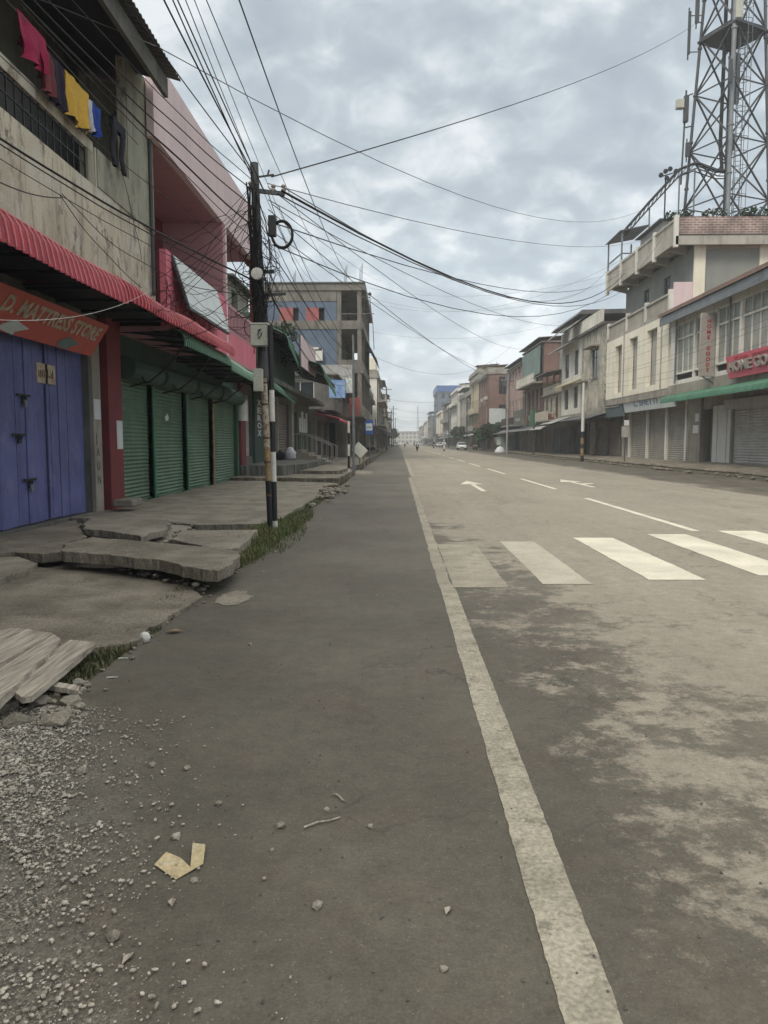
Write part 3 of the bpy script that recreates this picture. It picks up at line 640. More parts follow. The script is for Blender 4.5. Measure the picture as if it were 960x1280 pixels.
def water_tank(name, label, c, r, h, m, group=None):
    t = thing(name, label, 'water tank', c, group)
    q = MB(); prof = [(r*0.98,0),(r,0.05)]
    for i in range(5):
        z = 0.05+(h*0.75)*(i+0.5)/5; prof += [(r, z-0.05),(r*1.03, z),(r, z+0.05)]
    prof += [(r, h*0.8),(r*0.75, h*0.93),(r*0.3, h*0.97)]
    q.lathe(c, prof, 14); q.build('barrel', m, t)
    q = MB(); q.lathe((c[0],c[1],c[2]+h*0.97), [(r*0.3,0),(r*0.3,0.08),(r*0.1,0.1)], 12); q.build('lid', m, t)
    return t

PANES = ['glass', 'glass', 'glass_pale', 'void']
def gen_building(s, X, y0, y1, H, wall, label, nfl=3, seed=0, depth=9.0, trim='concrete', shut='grey_shutter', aw=None, roof='flat', balcony=(), endwin=True, name='shop_house', tank=False, cat='building', gz=None, wallname2=None, sgn=None, zb=0.0, shed_mat='roof_tin', group=None, arcade=0.9):
    rd = random.Random(seed); t = thing(name, label, cat, (X, y0, zb), group)
    gz = gz or 3.7; g0 = 0.36 if s > 0 else 0.18; xb = X+s*depth; Xg = X+s*arcade
    # ground floor: piers and shutters
    n_ = max(1, round((y1-y0)/3.0)); bw = (y1-y0)/n_; ops = []
    for i in range(n_): ops.append((y0+i*bw+0.28, y0+(i+1)*bw-0.28, g0, gz-0.75))
    shell(t, s, Xg, xb, y0+0.02, y1-0.02, -0.3, gz-0.18, M[trim], ops_f=ops, name='ground_floor_wall')
    mats = [shut]*3+rd.sample(['grey_shutter','brown_shutter','silver_shutter','blue_shutter','green_shutter'], 2)
    for a, b, c, d in ops:
        if rd.random() < 0.85: shutter(t, Xg+s*0.13, s, a-0.01, b+0.01, c, d+0.01, M[rd.choice(mats)], pitch=0.14, amp=0.022, fancy=False)
        else:
            slab_part(t, Xg+s*1.2, Xg+s*1.25, a, b, c, d, M['void'], 'shop_interior')
    slab_part(t, X-s*0.02, xb, y0, y1, gz-0.17, gz, M[trim])
    # upper floors
    fh = (H-gz)/(nfl-1) if nfl > 1 else 0; opsf = []; opsn = []
    nb = max(2, round((y1-y0)/2.6)); ww = (y1-y0)/nb; wins = []; wide = rd.uniform(0.45, 0.66); kind = rd.choice([1, 2, 3])
    for f in range(nfl-1):
        zf = gz+f*fh
        for i in range(nb):
            c = y0+(i+0.5)*ww; hw = ww*wide/2; a = (c-hw, c+hw, zf+(0.25 if f in balcony else 0.95), zf+fh-0.55)
            opsf.append(a); wins.append((a, f))
        if endwin:
            xs_ = sorted([X+s*1.6, X+s*3.0]); opsn.append((xs_[0], xs_[1], zf+1.0, zf+fh-0.6))
            if rd.random() < 0.6: xs_ = sorted([X+s*4.6, X+s*5.8]); opsn.append((xs_[0], xs_[1], zf+1.0, zf+fh-0.6))
    if nfl > 1:
        shell(t, s, X, xb, y0, y1, gz+0.001, H-0.16, M[wall], ops_f=opsf, ops_n=opsn)
        fr = M[rd.choice(['white_wall','concrete_dark','brown_wall','steel'])]
        for (a, f) in wins: window(t, X, s, *a, fr, M[rd.choice(PANES)], mull=kind, small=(y0 > 120))
        for a in opsn: window_end(t, y0, *a, fr, M[rd.choice(PANES)])
        for f in range(nfl-1):
            zf = gz+f*fh
            if f in balcony:
                q = MB(); q.box(X-s*1.1, X-s*0.003, y0+0.1, y1-0.1, zf-0.14, zf); q.build('balcony_slab', M[trim], t)
                if rd.random() < 0.5: railing(t, s, X-s*1.05, y0+0.15, y1-0.15, zf, zf+0.95, M[rd.choice(['steel_dark','white_wall','brown_wall'])], 0.3 if y0 > 120 else 0.18)
                else:
                    q = MB(); q.box(X-s*1.1, X-s*1.0, y0+0.1, y1-0.1, zf+0.001, zf+0.85); q.build('balcony_parapet', M[rd.choice([wall, trim, 'rose_wall'])], t)
            else:
                for i in range(nb):
                    c = y0+(i+0.5)*ww; hw = ww*wide/2+0.12; q = MB(); q.box(X-s*0.45, X-s*0.003, c-hw, c+hw, zf+fh-0.5, zf+fh-0.43); q.build('sunshade', M[trim], t)
        slab_part(t, X-s*0.35, xb+s*0.2, y0-0.15, y1+0.15, H-0.158, H, M[trim], 'roof_slab')
    if roof == 'flat':
        q = MB(); q.box(X-s*0.15, X, y0, y1, H+0.001, H+0.8); q.box(X+s*0.003, xb, y0, y0+0.15, H+0.001, H+0.8); q.build('parapet', M[wall if rd.random() < 0.6 else trim], t)
        q = MB()
        for i in range(rd.randint(2, 5)):
            yy = rd.uniform(y0+0.5, y1-0.5); xx = X+s*rd.uniform(0.5, 3)
            for k in range(3): q.tube([(xx+k*0.12, yy, H), (xx+k*0.12+0.03, yy+rd.uniform(-.1,.1), H+rd.uniform(1.2, 2.2))], 0.02, 4)
        q.build('rebar', M['rust'], t)
    elif roof == 'sheet':
        q = MB(); q.hexa([(X-s*0.7, y0-0.5, H+0.25), (xb, y0-0.5, H+0.9), (xb, y1+0.5, H+0.9), (X-s*0.7, y1+0.5, H+0.25), (X-s*0.7, y0-0.5, H+0.33), (xb, y0-0.5, H+0.98), (xb, y1+0.5, H+0.98), (X-s*0.7, y1+0.5, H+0.33)]); q.build('sheet_roof', M[shed_mat], t)
        q = MB(); q.prism([(X+s*0.1, y0+0.05, H+0.001), (xb, y0+0.05, H+0.001), (xb, y0+0.05, H+0.88), (X+s*0.1, y0+0.05, H+0.30)], (0, 0.2, 0)); q.build('gable_wall', M[wall], t)
    elif roof == 'shed':
        q = MB(); q.hexa([(X-s*0.9, y0-0.4, H+1.6), (xb, y0-0.4, H+2.6), (xb, y1+0.4, H+2.6), (X-s*0.9, y1+0.4, H+1.6), (X-s*0.9, y0-0.4, H+1.68), (xb, y0-0.4, H+2.68), (xb, y1+0.4, H+2.68), (X-s*0.9, y1+0.4, H+1.68)]); q.build('tin_roof', M[shed_mat], t)
        for yy in (y0+0.2, (y0+y1)/2, y1-0.2):
            for xx in (X+s*0.2, X+s*depth*0.7): q = MB(); q.bar((xx, yy, H), (xx, yy, H+1.75+(abs(xx-X)/depth)*0.8), 0.14); q.build('roof_post', M['concrete'], t)
        q = MB(); q.box(X-s*0.1, X, y0, y1, H+0.001, H+0.7); q.build('parapet', M[trim], t)
    elif roof == 'gable':
        q = MB(); ym = (y0+y1)/2; h_ = 1.7
        a0 = (X-s*0.5, y0-0.3, H+0.002); 
        q.prism([(X-s*0.5, y0-0.35, H+0.002), (X-s*0.5, ym, H+h_), (X-s*0.5, y1+0.35, H+0.002)], (s*(depth+0.6), 0, 0)); q.build('gable_roof', M[shed_mat], t)
    if roof == 'flat' and rd.random() < 0.75:
        ya = rd.uniform(y0+0.5, (y0+y1)/2); yb_ = ya+rd.uniform(2.5, 4.5); xa, xc = X+s*rd.uniform(0.6, 2.0), X+s*5.5; hh = rd.uniform(1.8, 2.5)
        q = MB(); q.box(xa, xc, ya, yb_, H+0.002, H+hh); rr = q.build('rooftop_room', M[rd.choice([wall, trim, 'brown_wall', 'cream_dark'])], t)
        q = MB(); q.hexa([(xa-s*0.5,ya-0.4,H+hh+0.02),(xc,ya-0.4,H+hh+0.4),(xc,yb_+0.4,H+hh+0.4),(xa-s*0.5,yb_+0.4,H+hh+0.02),(xa-s*0.5,ya-0.4,H+hh+0.1),(xc,ya-0.4,H+hh+0.48),(xc,yb_+0.4,H+hh+0.48),(xa-s*0.5,yb_+0.4,H+hh+0.1)]); q.build('roof_sheet', M[rd.choice(['roof_tin','roof_rust','roof_pale'])], rr)
    for k in range(2):
        yy = y0+(0.25 if k == 0 else (y1-y0)*rd.uniform(0.4, 0.95)); q = MB(); q.tube([(X-s*0.07,yy,gz-0.3),(X-s*0.07,yy,H-0.3)], 0.05, 5); q.build('drain_pipe', M[rd.choice(['steel','concrete_dark','rust'])], t)
    if nfl > 1:
        for k in range(rd.randint(1, 3)):
            yy = rd.uniform(y0+1, y1-1.6); zz = gz+rd.randint(0, nfl-2)*fh+0.3; q = MB(); q.box(X-s*0.42, X-s*0.05, yy, yy+0.8, zz, zz+0.5); q.build('air_conditioner', M['cream_box'], t)
        yy = rd.uniform(y0+0.5, y1-3); q = MB(); q.box(X-s*0.5, X-s*0.42, yy, yy+2.4, gz-0.25, gz+0.65); q.build('name_board', M[rd.choice(['sign_white','sign_teal','sign_grey','sign_red_dull','sign_blue_pale'])], t)
    if aw:
        awning(t, 'awning', s, X-s*0.01, gz+0.1-0.35, X-s*1.7, gz-0.95, y0+0.2, y1-0.2, M[aw], pitch=0.4 if y0 > 80 else 0.25, amp=0.03)
    if sgn:
        mname, z_ = sgn; q = MB(); q.box(X-s*0.16, X-s*0.06, y0+(y1-y0)*0.15, y0+(y1-y0)*0.8, gz+0.0+z_, gz+0.85+z_)
        q.build('sign_board', M[mname], t)
    if tank: water_tank('water_tank', tank, (X+s*2.0, (y0+y1)/2, H+0.01), 0.65, 1.5, M['tank'], 'rooftop water tanks')
    return t
# ================================================================ LEFT SIDE
# ---------- mattress shop building
XF, XU = -6.1, -5.1
b1 = thing('shop_building', 'weathered beige building with a deep dark eave and laundry over the red awning', 'building', (-6.1, 8, 0))
DY0, DY1 = 8.2, 15.0
shell(b1, -1, XF, -14, -6, 16.33, -0.3, 4.2, M['concrete_dark'], ops_f=[(DY0, DY1, 0.1, 3.32), (-4, 6.6, 0.1, 3.3)], name='ground_floor_wall', t=0.3)
door = MB(); y = DY0; i = 0; rd = random.Random(3)
while y < DY1-0.02:
    w_ = min(rd.uniform(0.26, 0.34), DY1-y); x = XF-0.10-(0.02 if i%4 in (1, 2) else 0.0)-rd.uniform(0, 0.008)
    door.box(x-0.03, x, y+0.005, y+w_-0.006, 0.11+rd.uniform(0, 0.02), 3.31); y += w_; i += 1
dr = door.build('folding_door', M['blue_door'], b1, bevel=0.004)
for yy in (9.6, 11.5, 13.4): q = MB(); q.box(XF-0.099, XF-0.085, yy-0.04, yy+0.04, 0.15, 3.25); q.build('door_stile', M['blue_door'], dr)
for yy, zz in ((12.55, 2.25), (12.35, 1.6), (12.65, 0.85), (8.8, 1.6)):
    q = MB(); q.box(XF-0.09, XF-0.075, yy-0.22, yy+0.22, zz, zz+0.04); q.box(XF-0.09, XF-0.07, yy-0.05, yy+0.05, zz-0.12, zz+0.02)
    q.tube([(XF-0.06,yy-0.03,zz-0.05),(XF-0.06,yy-0.03,zz+0.0),(XF-0.06,yy+0.03,zz+0.0),(XF-0.06,yy+0.03,zz-0.05)], 0.008, 6)
    lt = q.build('latch', M['black_metal'], dr)
    if zz != 1.6:
        q = MB(); q.box(XF-0.075, XF-0.045, yy-0.045, yy+0.045, zz-0.17, zz-0.06); q.build('padlock', M['steel'], dr)
q = MB(); q.box(XF-0.12, XF-0.085, 13.05, 13.75, 2.52, 2.86); nb_ = q.build('notice_plate', M['letter_cream'], b1); nb_['label'] = 'faded cream and rust notice on the blue door'
q = MB(); rd = random.Random(5)
for k in range(9): yy = 13.1+k*0.066; q.box(XF-0.084, XF-0.08, yy, yy+0.03, 2.62, 2.62+rd.uniform(0.04, 0.15))
q.build('notice_print', M['rust'], nb_)
q = MB(); q.box(XF-0.01, XF+0.07, 15.02, 15.42, 0.05, 3.6); q.build('grey_post', M['concrete'], b1)
q = MB(); q.box(XF-0.35, XF+0.18, 15.55, 16.31, -0.05, 4.2); q.build('red_pillar', M['maroon'], b1)
q = MB(); q.box(XF+0.072, XF+0.078, 15.06, 15.38, 1.95, 2.35); q.build('wall_notice', M['sign_white'], b1)
q = MB(); q.box(XF+0.181, XF+0.187, 15.95, 16.28, 1.35, 1.95); q.build('pillar_notice', M['sign_white'], b1)
q = MB()
for k, ch in enumerate('JAUN'): q.text(ch, (XF+0.072, 15.12, 1.5-k*0.28), (0,1,0), (0,0,1), 0.24, 0.003)
q.build('painted_letters', M['dark_green'], b1)
# upper floor
q = MB(); q.tube([(XU+0.06,15.9,4.5),(XU+0.06,15.9,8.3)],0.04,8); q.build('drain_pipe', M['steel_dark'], b1)
q = MB(); q.box(-14, XU, -6, 16.2, 4.203, 4.42); q.build('floor_slab', M['concrete_dark'], b1)
q = MB(); q.panel((XU, -6, 4.423), (0,1,0), 22.2, 4.3, (-1,0,0), [(0.6, 19.15, 1.35, 4.22), (19.15, 20.7, 2.0, 4.22)], 0.16)
q.prism([(XU-0.163,16.0,4.423),(-14,16.0,4.423),(-14,16.0,11.15),(XU-0.163,16.0,8.57)], (0,0.18,0))
q.build('upper_wall', M['plaster_beige'], b1)
q = MB(); q.box(XU+0.003, XU+0.02, 13.2, 16.19, 5.80, 6.42); q.box(XU+0.003, XU+0.02, 14.72, 16.19, 6.42, 8.7); q.build('grey_plaster_panel', M['plaster_green_grey'], b1)
q = MB(); q.panel((-6.45, -6, 4.43), (0,1,0), 21.9, 4.53, (-1,0,0), [(14.2,15.3,0.05,2.3),(16.4,17.5,0.9,2.2),(10,12,0.9,2.2),(6,7,0.05,2.3)], 0.15); q.build('veranda_wall', M['concrete_dark'], b1)
q = MB(); q.box(-6.75, -6.7, -6, 15.95, 4.43, 9.04); q.build('interior_dark', M['void'], b1)
q = MB(); q.box(XU-0.13, XU-0.03, -5.4, 13.15, 6.32, 6.5); q.build('railing_cap', M['plaster_beige'], b1)
q = MB()
for zz in (5.80, 6.05, 6.28): q.bar((XU-0.06, -5.4, zz), (XU-0.06, 13.15, zz), 0.022)
y = -5.3
while y < 13.1: q.bar((XU-0.06, y, 5.76), (XU-0.06, y, 6.32), 0.02); y += 0.23
q.build('railing', M['black_metal'], b1)
for yy in (4.2, 7.2, 9.9, 13.0):
    q = MB(); q.box(XU-0.15, XU-0.01, yy-0.13, yy+0.13, 5.776, 6.318); q.build('railing_post', M['plaster_green_grey'], b1)
q = MB(); q.tube([(XU+0.12, -5, 7.15)]+[(XU+0.12, y_, 7.15-0.10*math.sin(math.pi*(y_+5)/20)) for y_ in range(-3, 15, 2)]+[(XU+0.12, 15.0, 7.15)], 0.008, 5); tag(q.build('clothes_line', M['cable_grey']), 'thin clothes line strung under the dark eave', 'clothes line')
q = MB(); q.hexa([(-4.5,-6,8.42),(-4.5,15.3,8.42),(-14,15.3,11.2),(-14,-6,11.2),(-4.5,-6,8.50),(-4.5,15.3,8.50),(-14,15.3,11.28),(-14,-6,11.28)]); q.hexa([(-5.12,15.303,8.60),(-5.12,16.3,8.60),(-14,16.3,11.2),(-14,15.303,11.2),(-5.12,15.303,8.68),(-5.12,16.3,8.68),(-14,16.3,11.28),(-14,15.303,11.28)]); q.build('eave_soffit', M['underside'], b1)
q = MB(); q.box(-4.56, -4.48, -6, 15.34, 8.15, 8.50); q.build('fascia', M['concrete_dark'], b1)
awning(b1, 'tin_roof', -1, -14, 11.45, -4.28, 8.56, -6, 15.55, M['roof_tin'], pitch=0.16, amp=0.022)
# red awning, two lengths
awning(b1, 'awning', -1, -6.1, 4.18, -4.62, 4.13, -5, 12.45, M['red_sheet'], pitch=0.17, amp=0.02, lip=0.42, frame_and_shade=True, stripe=M['red_trim'], ysag=0.05, label='red ribbed awning lip over the blue door')
awning(b1, 'awning', -1, -6.1, 4.12, -4.60, 4.13, 12.5, 20.6, M['red_sheet'], pitch=0.17, amp=0.02, lip=0.34, frame_and_shade=True, stripe=M['red_trim'], ysag=0.08)
# sign
sg = thing('shop_sign', 'tilted red mattress store sign board above the blue door', 'sign', (-5.8, 11, 3.2))
tp, bt = Vector((-5.55, 0, 3.72)), Vector((-5.93, 0, 3.14)); upv = (tp-bt).normalized()
q = MB(); q.hexa([(bt.x,6.5,bt.z),(bt.x,14.75,bt.z),(bt.x-0.06,14.75,bt.z+0.02),(bt.x-0.06,6.5,bt.z+0.02),(tp.x,6.5,tp.z),(tp.x,14.75,tp.z),(tp.x-0.06,14.75,tp.z+0.02),(tp.x-0.06,6.5,tp.z+0.02)]); q.build('board', M['sign_red'], sg)
nrm = Vector((0,1,0)).cross(upv)
q = MB(); q.text('D. MATTRESS STORE', bt+upv*0.33+Vector((0,11.05,0))+nrm*0.008, (0,1,0), upv, 0.36, 0.004, bold=0.012, shear=0.15, width=3.5); q.build('lettering', M['letter_cream'], sg)
q = MB(); q.text('S.', bt+upv*0.33+Vector((0,10.4,0))+nrm*0.008, (0,1,0), upv, 0.36, 0.004, bold=0.012, shear=0.15); 
for (yy, c_) in ((11.3, 0), (13.2, 1)):
    g = MB(); a = bt+nrm*0.009+Vector((0,yy,0)); g.prism([a+upv*0.12, a+upv*0.06+Vector((0,0.45,0)), a+upv*0.17+Vector((0,0.8,0)), a+upv*0.25+Vector((0,0.3,0))], nrm*0.004)
    g.prism([a+upv*0.04+nrm*0.001, a+upv*0.0+Vector((0,0.45,0)), a+upv*0.058+Vector((0,0.45,0)), a+upv*0.118], nrm*0.004)
    g.build('mattress_picture', M['teal_wall'] if c_ else M['sign_white'], sg)
# ---------- laundry
def cloth(name, label, y0, y1, z1, z0, m, seed, pieces=None, x=XU+0.12, skew=0.0):
    q = MB(); nu, nv = 14, 12; vs = []; fs = []
    for side in (0.018, -0.018):
        base = len(vs)
        for i in range(nu+1):
            for j in range(nv+1):
                u, v = i/nu, j/nv; yy = y0+(y1-y0)*u*(1-0.08*v)+skew*v; ln = (z1-z0)*(1 if side > 0 else 0.72)
                zz = z1-ln*v-0.05*noise.noise(Vector((u*3, seed, v)))*v
                xx = x+side*(0.4+0.6*v)+0.06*v*math.sin(u*13+seed)+0.02*v*math.sin(u*31+seed*2)+0.03*noise.noise(Vector((u*5, v*3, seed)))
                vs.append((xx, yy, zz))
        for i in range(nu):
            for j in range(nv):
                a = base+i*(nv+1)+j; fs.append((a, a+1, a+nv+2, a+nv+1))
    q.add(vs, fs); return tag(q.build(name, m, smooth=True), label, 'laundry', 'laundry on the clothes line')
cloth('hanging_cloth', 'magenta cloth hanging on the line at the left edge', 10.35, 11.15, 7.13, 6.62, M['cloth_magenta'], 1)
cloth('hanging_cloth', 'dark maroon cloth hanging right beside the magenta one', 11.0, 11.35, 7.0, 6.42, M['maroon'], 2)
cloth('hanging_cloth', 'dark purple cloth between the magenta and the yellow laundry', 11.28, 11.75, 7.02, 6.38, M['cloth_dark'], 3)
cloth('hanging_cloth', 'bright yellow cloth hanging in the middle of the line', 11.78, 12.66, 7.03, 6.4, M['cloth_yellow'], 4)
cloth('hanging_cloth', 'blue cloth with pale edge hanging right of the yellow one', 12.72, 13.15, 7.0, 6.52, M['cloth_blue'], 5)
cloth('hanging_cloth', 'narrow white cloth between yellow and blue laundry', 12.62, 12.76, 6.98, 6.5, M['cloth_white'], 6)
q = MB()
for yy in (13.72, 14.1):
    vs = []; fs = []
    for i in range(9):
        z = 7.05-0.75*i/8
        for k in range(8):
            a = k*math.pi/4; vs.append((XU+0.12+0.035*math.cos(a)+0.02*math.sin(i), yy+(0.11-0.004*i)*math.sin(a)+0.01*i*(-1 if yy < 14 else 1)*0.5, z))
    for i in range(8):
        for k in range(8): fs.append((i*8+k, i*8+(k+1)%8, (i+1)*8+(k+1)%8, (i+1)*8+k))
    q.add(vs, fs)
q.box(XU+0.09, XU+0.16, 13.62, 14.22, 6.95, 7.12)
tag(q.build('hanging_trousers', M['cloth_black']), 'black trousers hanging by the grey wall corner', 'laundry', 'laundry on the clothes line')

# ---------- pink building
b2 = thing('shop_building', 'pink building with pale roof band over four green roller shutters', 'building', (-6.1, 16.5, 0))
SH = [(16.55, 18.85), (18.95, 21.85), (21.95, 24.95), (25.05, 28.7)]
Z0, Z1 = 0.04, 3.35
shell(b2, -1, XF, -14, 16.36, 29.85, -0.3, 3.85, M['dark_green'], ops_f=[(a, b, Z0, Z1) for a, b in SH], t=0.35, name='ground_floor_wall')
for i, (a, b) in enumerate(SH): shutter(b2, XF-0.12, -1, a-0.01, b+0.01, Z0, Z1, M['green_shutter'], pitch=0.09, amp=0.016)
q = MB(); q.prism([(XF-0.10,20.2,2.18),(XF-0.10,20.33,2.2),(XF-0.10,20.4,2.27),(XF-0.10,20.5,2.18),(XF-0.10,20.56,2.2),(XF-0.10,20.46,2.06),(XF-0.10,20.34,2.09),(XF-0.10,20.26,2.03)], (0.004,0,0)); q.build('torn_sticker', M['sign_white'], b2)
for i, yy in enumerate((16.46, 18.9, 21.9, 25.0, 28.78)):
    q = MB(); q.box(XF-0.16, XF+0.04, yy-0.05, yy+0.05, Z0-0.04, Z1); q.build('door_post', M['green_paint'] if i != 3 else M['yellow_paint'], b2)
for a, b in SH:
    q = MB(); q.lathe((XF+0.13, a+0.1, 3.12), [(0.26, 0), (0.26, b-a-0.2)], 14, 'y'); q.build('shutter_box', M['dark_green'], b2, smooth=False)
q = MB(); q.box(XF-0.3, XF+0.12, 28.95, 29.85, -0.1, 3.85); q.build('maroon_pillar', M['maroon'], b2)
q = MB(); q.lathe((XF+0.2, 28.9, 2.3), [(0.2,0),(0.2,0.75)], 12); q.build('white_drum', M['white_paint'], b2)
slab_part(b2, -14, -4.9, 16.33, 26.4, 3.853, 3.95, M['pink_mid'])
slab_part(b2, -14, XF, 26.41, 29.85, 3.853, 3.98, M['concrete_dark'], 'low_roof')
q = MB(); q.box(-5.04, -4.9, 16.33, 22.2, 3.953, 5.55); q.box(-5.04, -4.9, 22.2, 26.4, 3.953, 4.68); q.build('balcony_parapet', M['pink'], b2)
q = MB(); q.bar((-4.97,22.2,5.45),(-4.97,26.4,5.45),0.09); q.bar((-4.97,22.2,4.75),(-4.97,26.4,4.75),0.06)
y = 22.35
while y < 26.4: q.box(-5.0, -4.94, y-0.04, y+0.04, 4.68, 5.42); y += 0.2
q.build('balcony_railing', M['pink_mid'], b2)
q = MB(); q.box(-6.6, -4.92, 21.75, 21.95, 3.953, 7.59); q.build('cross_wall', M['pink_mid'], b2)
q = MB(); q.box(-5.05, -4.89, 21.955, 22.12, 3.953, 7.59); q.build('corner_pier', M['pink_pale'], b2)
q = MB(); q.panel((-6.6, 16.33, 3.953), (0,1,0), 9.9, 3.64, (-1,0,0), [(1.5,2.5,0.05,2.2),(3.6,4.8,0.9,2.1)], 0.15); q.build('balcony_wall', M['maroon'], b2)
q = MB(); q.box(-7.0, -6.95, 16.4, 26.0, 3.96, 7.5); q.build('interior_dark', M['void'], b2)
q = MB(); q.box(-14, -6.76, 26.1, 26.3, 3.983, 7.59); q.build('end_wall', M['pink_mid'], b2)
q = MB(); q.box(-14, -5.06, 16.33, 26.4, 7.593, 7.75); q.build('roof_slab', M['pink_mid'], b2)
q = MB(); q.box(-5.05, -4.9, 15.75, 26.4, 7.593, 9.22); q.box(-14, -5.053, 26.25, 26.4, 7.753, 9.22); q.build('roof_parapet', M['pink_pale'], b2)
q = MB(); q.box(-5.15, -4.86, 26.1, 26.45, 7.45, 7.59); q.build('drip_edge', M['maroon'], b2)
q = MB(); q.bar((-4.97, 26.1, 3.95), (-4.97, 26.1, 7.45), 0.1); q.build('corner_post', M['maroon'], b2)
awning(b2, 'awning', -1, -6.1, 4.0, -4.75, 3.86, 16.4, 20.9, M['green_sheet'], pitch=0.17, amp=0.02, lip=0.30, frame_and_shade=True, stripe=M['green_stripe'], ysag=0.05)
awning(b2, 'awning', -1, -6.1, 3.82, -4.75, 3.80, 20.95, 26.6, M['green_sheet'], pitch=0.17, amp=0.02, lip=0.34, frame_and_shade=True, stripe=M['green_stripe'], ysag=0.07, slope=-0.02)
for yy in (17.2, 19.6, 22.3, 24.8):
    q = MB(); q.tube([(XF+0.05,yy,2.75),(XF+0.5,yy,2.85),(XF+0.95,yy,3.2),(XF+1.3,yy,3.68)], 0.025, 6); q.tube([(XF+0.4,yy,2.84),(XF+0.15,yy,3.3)], 0.02, 6); q.build('awning_bracket', M['black_metal'], b2)
# white board kicked out from the parapet
q = MB(); q.hexa([(-4.52,16.75,4.42),(-4.52,20.6,4.42),(-4.56,20.6,4.42),(-4.56,16.75,4.42),(-4.84,16.75,5.50),(-4.84,20.6,5.50),(-4.88,20.6,5.50),(-4.88,16.75,5.50)])
wb = thing('blank_signboard', 'blank white signboard leaning out from the pink parapet', 'signboard', (-4.7, 18.5, 4.4))
q.build('board', M['sign_white'], wb)
for a_, b_, w_ in (((-4.56,16.7,4.40),(-4.56,20.65,4.40),0.07),((-4.9,16.72,5.53),(-4.56,16.72,4.45),0.05),((-4.9,20.62,5.53),(-4.56,20.62,4.45),0.05)): q = MB(); q.bar(a_, b_, w_); q.build('frame_bar', M['steel_dark'], wb)

# ---------- loose brick by the red pillar
q = MB(); q.box(-5.75, -5.35, 15.15, 15.75, 0.20, 0.34)
tag(q.build('loose_block', M['slab_pale'], bevel=0.02), 'pale concrete block lying at the foot of the red pillar', 'block')

# ---------- photocopy shop building
b3 = thing('shop_building', 'dark low building with green awning and photocopy shop pillars on a platform', 'building', (-6.1, 30, 0))
G3 = 0.92
shell(b3, -1, XF, -13, 29.9, 52.0, -0.3, 3.9, M['concrete_dark'], ops_f=[(30.4,31.65,G3,3.4),(34.8,37.4,G3,3.4),(38.0,42.4,G3,3.5),(44.0,46.0,G3,3.3)], t=0.3, name='ground_floor_wall')
shutter(b3, XF-0.12, -1, 30.39, 31.66, G3, 3.41, M['silver_shutter'], fancy=False, pitch=0.11)
shutter(b3, XF-0.12, -1, 34.79, 37.41, G3, 3.41, M['grey_shutter'], fancy=False, pitch=0.11)
shutter(b3, XF-0.12, -1, 37.99, 42.41, G3, 3.51, M['brown_shutter'], fancy=False, pitch=0.13, amp=0.02)
slab_part(b3, XF-0.5, XF-0.45, 44, 46, G3, 3.3, M['void'], 'shop_interior')
q = MB(); q.box(XF-0.05, XF+0.12, 31.75, 33.9, 0.6, 3.9); pg = q.build('green_pillar', M['dark_green'], b3)
q = MB()
for k, ch in enumerate('XEROX'): q.text(ch, (XF+0.125, 32.3, 3.05-k*0.32), (0,1,0), (0,0,1), 0.34, 0.004, bold=0.014, width=0.95)
q.build('lettering', M['letter_white'], pg)
for (a, b) in ((37.5, 37.95), (42.5, 43.5)):
    q = MB(); q.box(XF-0.05, XF+0.15, a, b, 0.6, 3.9); q.build('pier', M['concrete'], b3)
q = MB(); q.box(XF+0.003, XF+0.05, 46.3, 51.9, 0.3, 2.0); q.build('green_wainscot', M['dark_green'], b3)
q = MB()
for k in range(4): q.box(XF+0.003, XF+0.02, 46.8+k*1.1, 47.7+k*1.1, 2.1, 3.0+0.4*(k%2))
q.build('poster', M['sign_white'], b3)
slab_part(b3, -13, -5.0, 29.9, 52, 3.903, 4.1, M['concrete_dark'])
awning(b3, 'awning', -1, -6.1, 4.0, -4.75, 3.78, 28.2, 35.8, M['green_sheet'], pitch=0.2, amp=0.02, lip=0.3, frame_and_shade=True, slope=-0.03)
shell(b3, -1, -5.4, -13, 29.9, 40.0, 4.103, 6.5, M['dark_green'], ops_f=[(31,33,5.0,6.1),(35,37,5.0,6.1)], ops_n=[(-8.5,-7,5,6.1)], name='upper_wall')
for a, b in ((31,33),(35,37)): window(b3, -5.4, -1, a, b, 5.0, 6.1, M['steel_dark'], M['glass'])
window_end(b3, 29.9, -8.5, -7, 5, 6.1, M['steel_dark'], M['glass'])
awning(b3, 'green_roof_sheet', -1, -7.5, 7.2, -4.55, 5.75, 30.0, 37.5, M['green_sheet'], pitch=0.3, amp=0.03, lip=0.5, frame_and_shade=True, slope=-0.06)
awning(b3, 'green_roof_sheet', -1, -6.0, 5.9, -4.0, 5.35, 37.6, 48.5, M['green_sheet'], pitch=0.3, amp=0.03, lip=0.65, frame_and_shade=True, slope=-0.03)
shell(b3, -1, -6.7, -13, 30.2, 34.5, 6.6, 7.9, M['concrete'], ops_f=[(31,32.2,6.9,7.6)], name='rooftop_room')
slab_part(b3, -13, -6.4, 30.0, 34.8, 7.903, 8.0, M['concrete_dark'], 'room_roof')
pb = thing('blank_signboard', 'pale pink blank signboard jutting over the green roof sheets', 'signboard', (-4.5, 38, 5))
q = MB(); q.box(-4.48, -4.42, 35.2, 41.0, 4.95, 6.35); q.build('board', M['rose_pale'] if 'rose_pale' in M else M['pink_pale'], pb)
for yy, ya in ((35.3,35.15),(40.9,40.98)): q = MB(); q.bar((-4.5,yy,4.9),(-5.4,yy,5.4),0.06); q.build('brace', M['steel_dark'], pb); q = MB(); q.box(-4.54,-4.485,ya,ya+0.07,4.9,6.4); q.build('frame_bar', M['steel_dark'], pb)
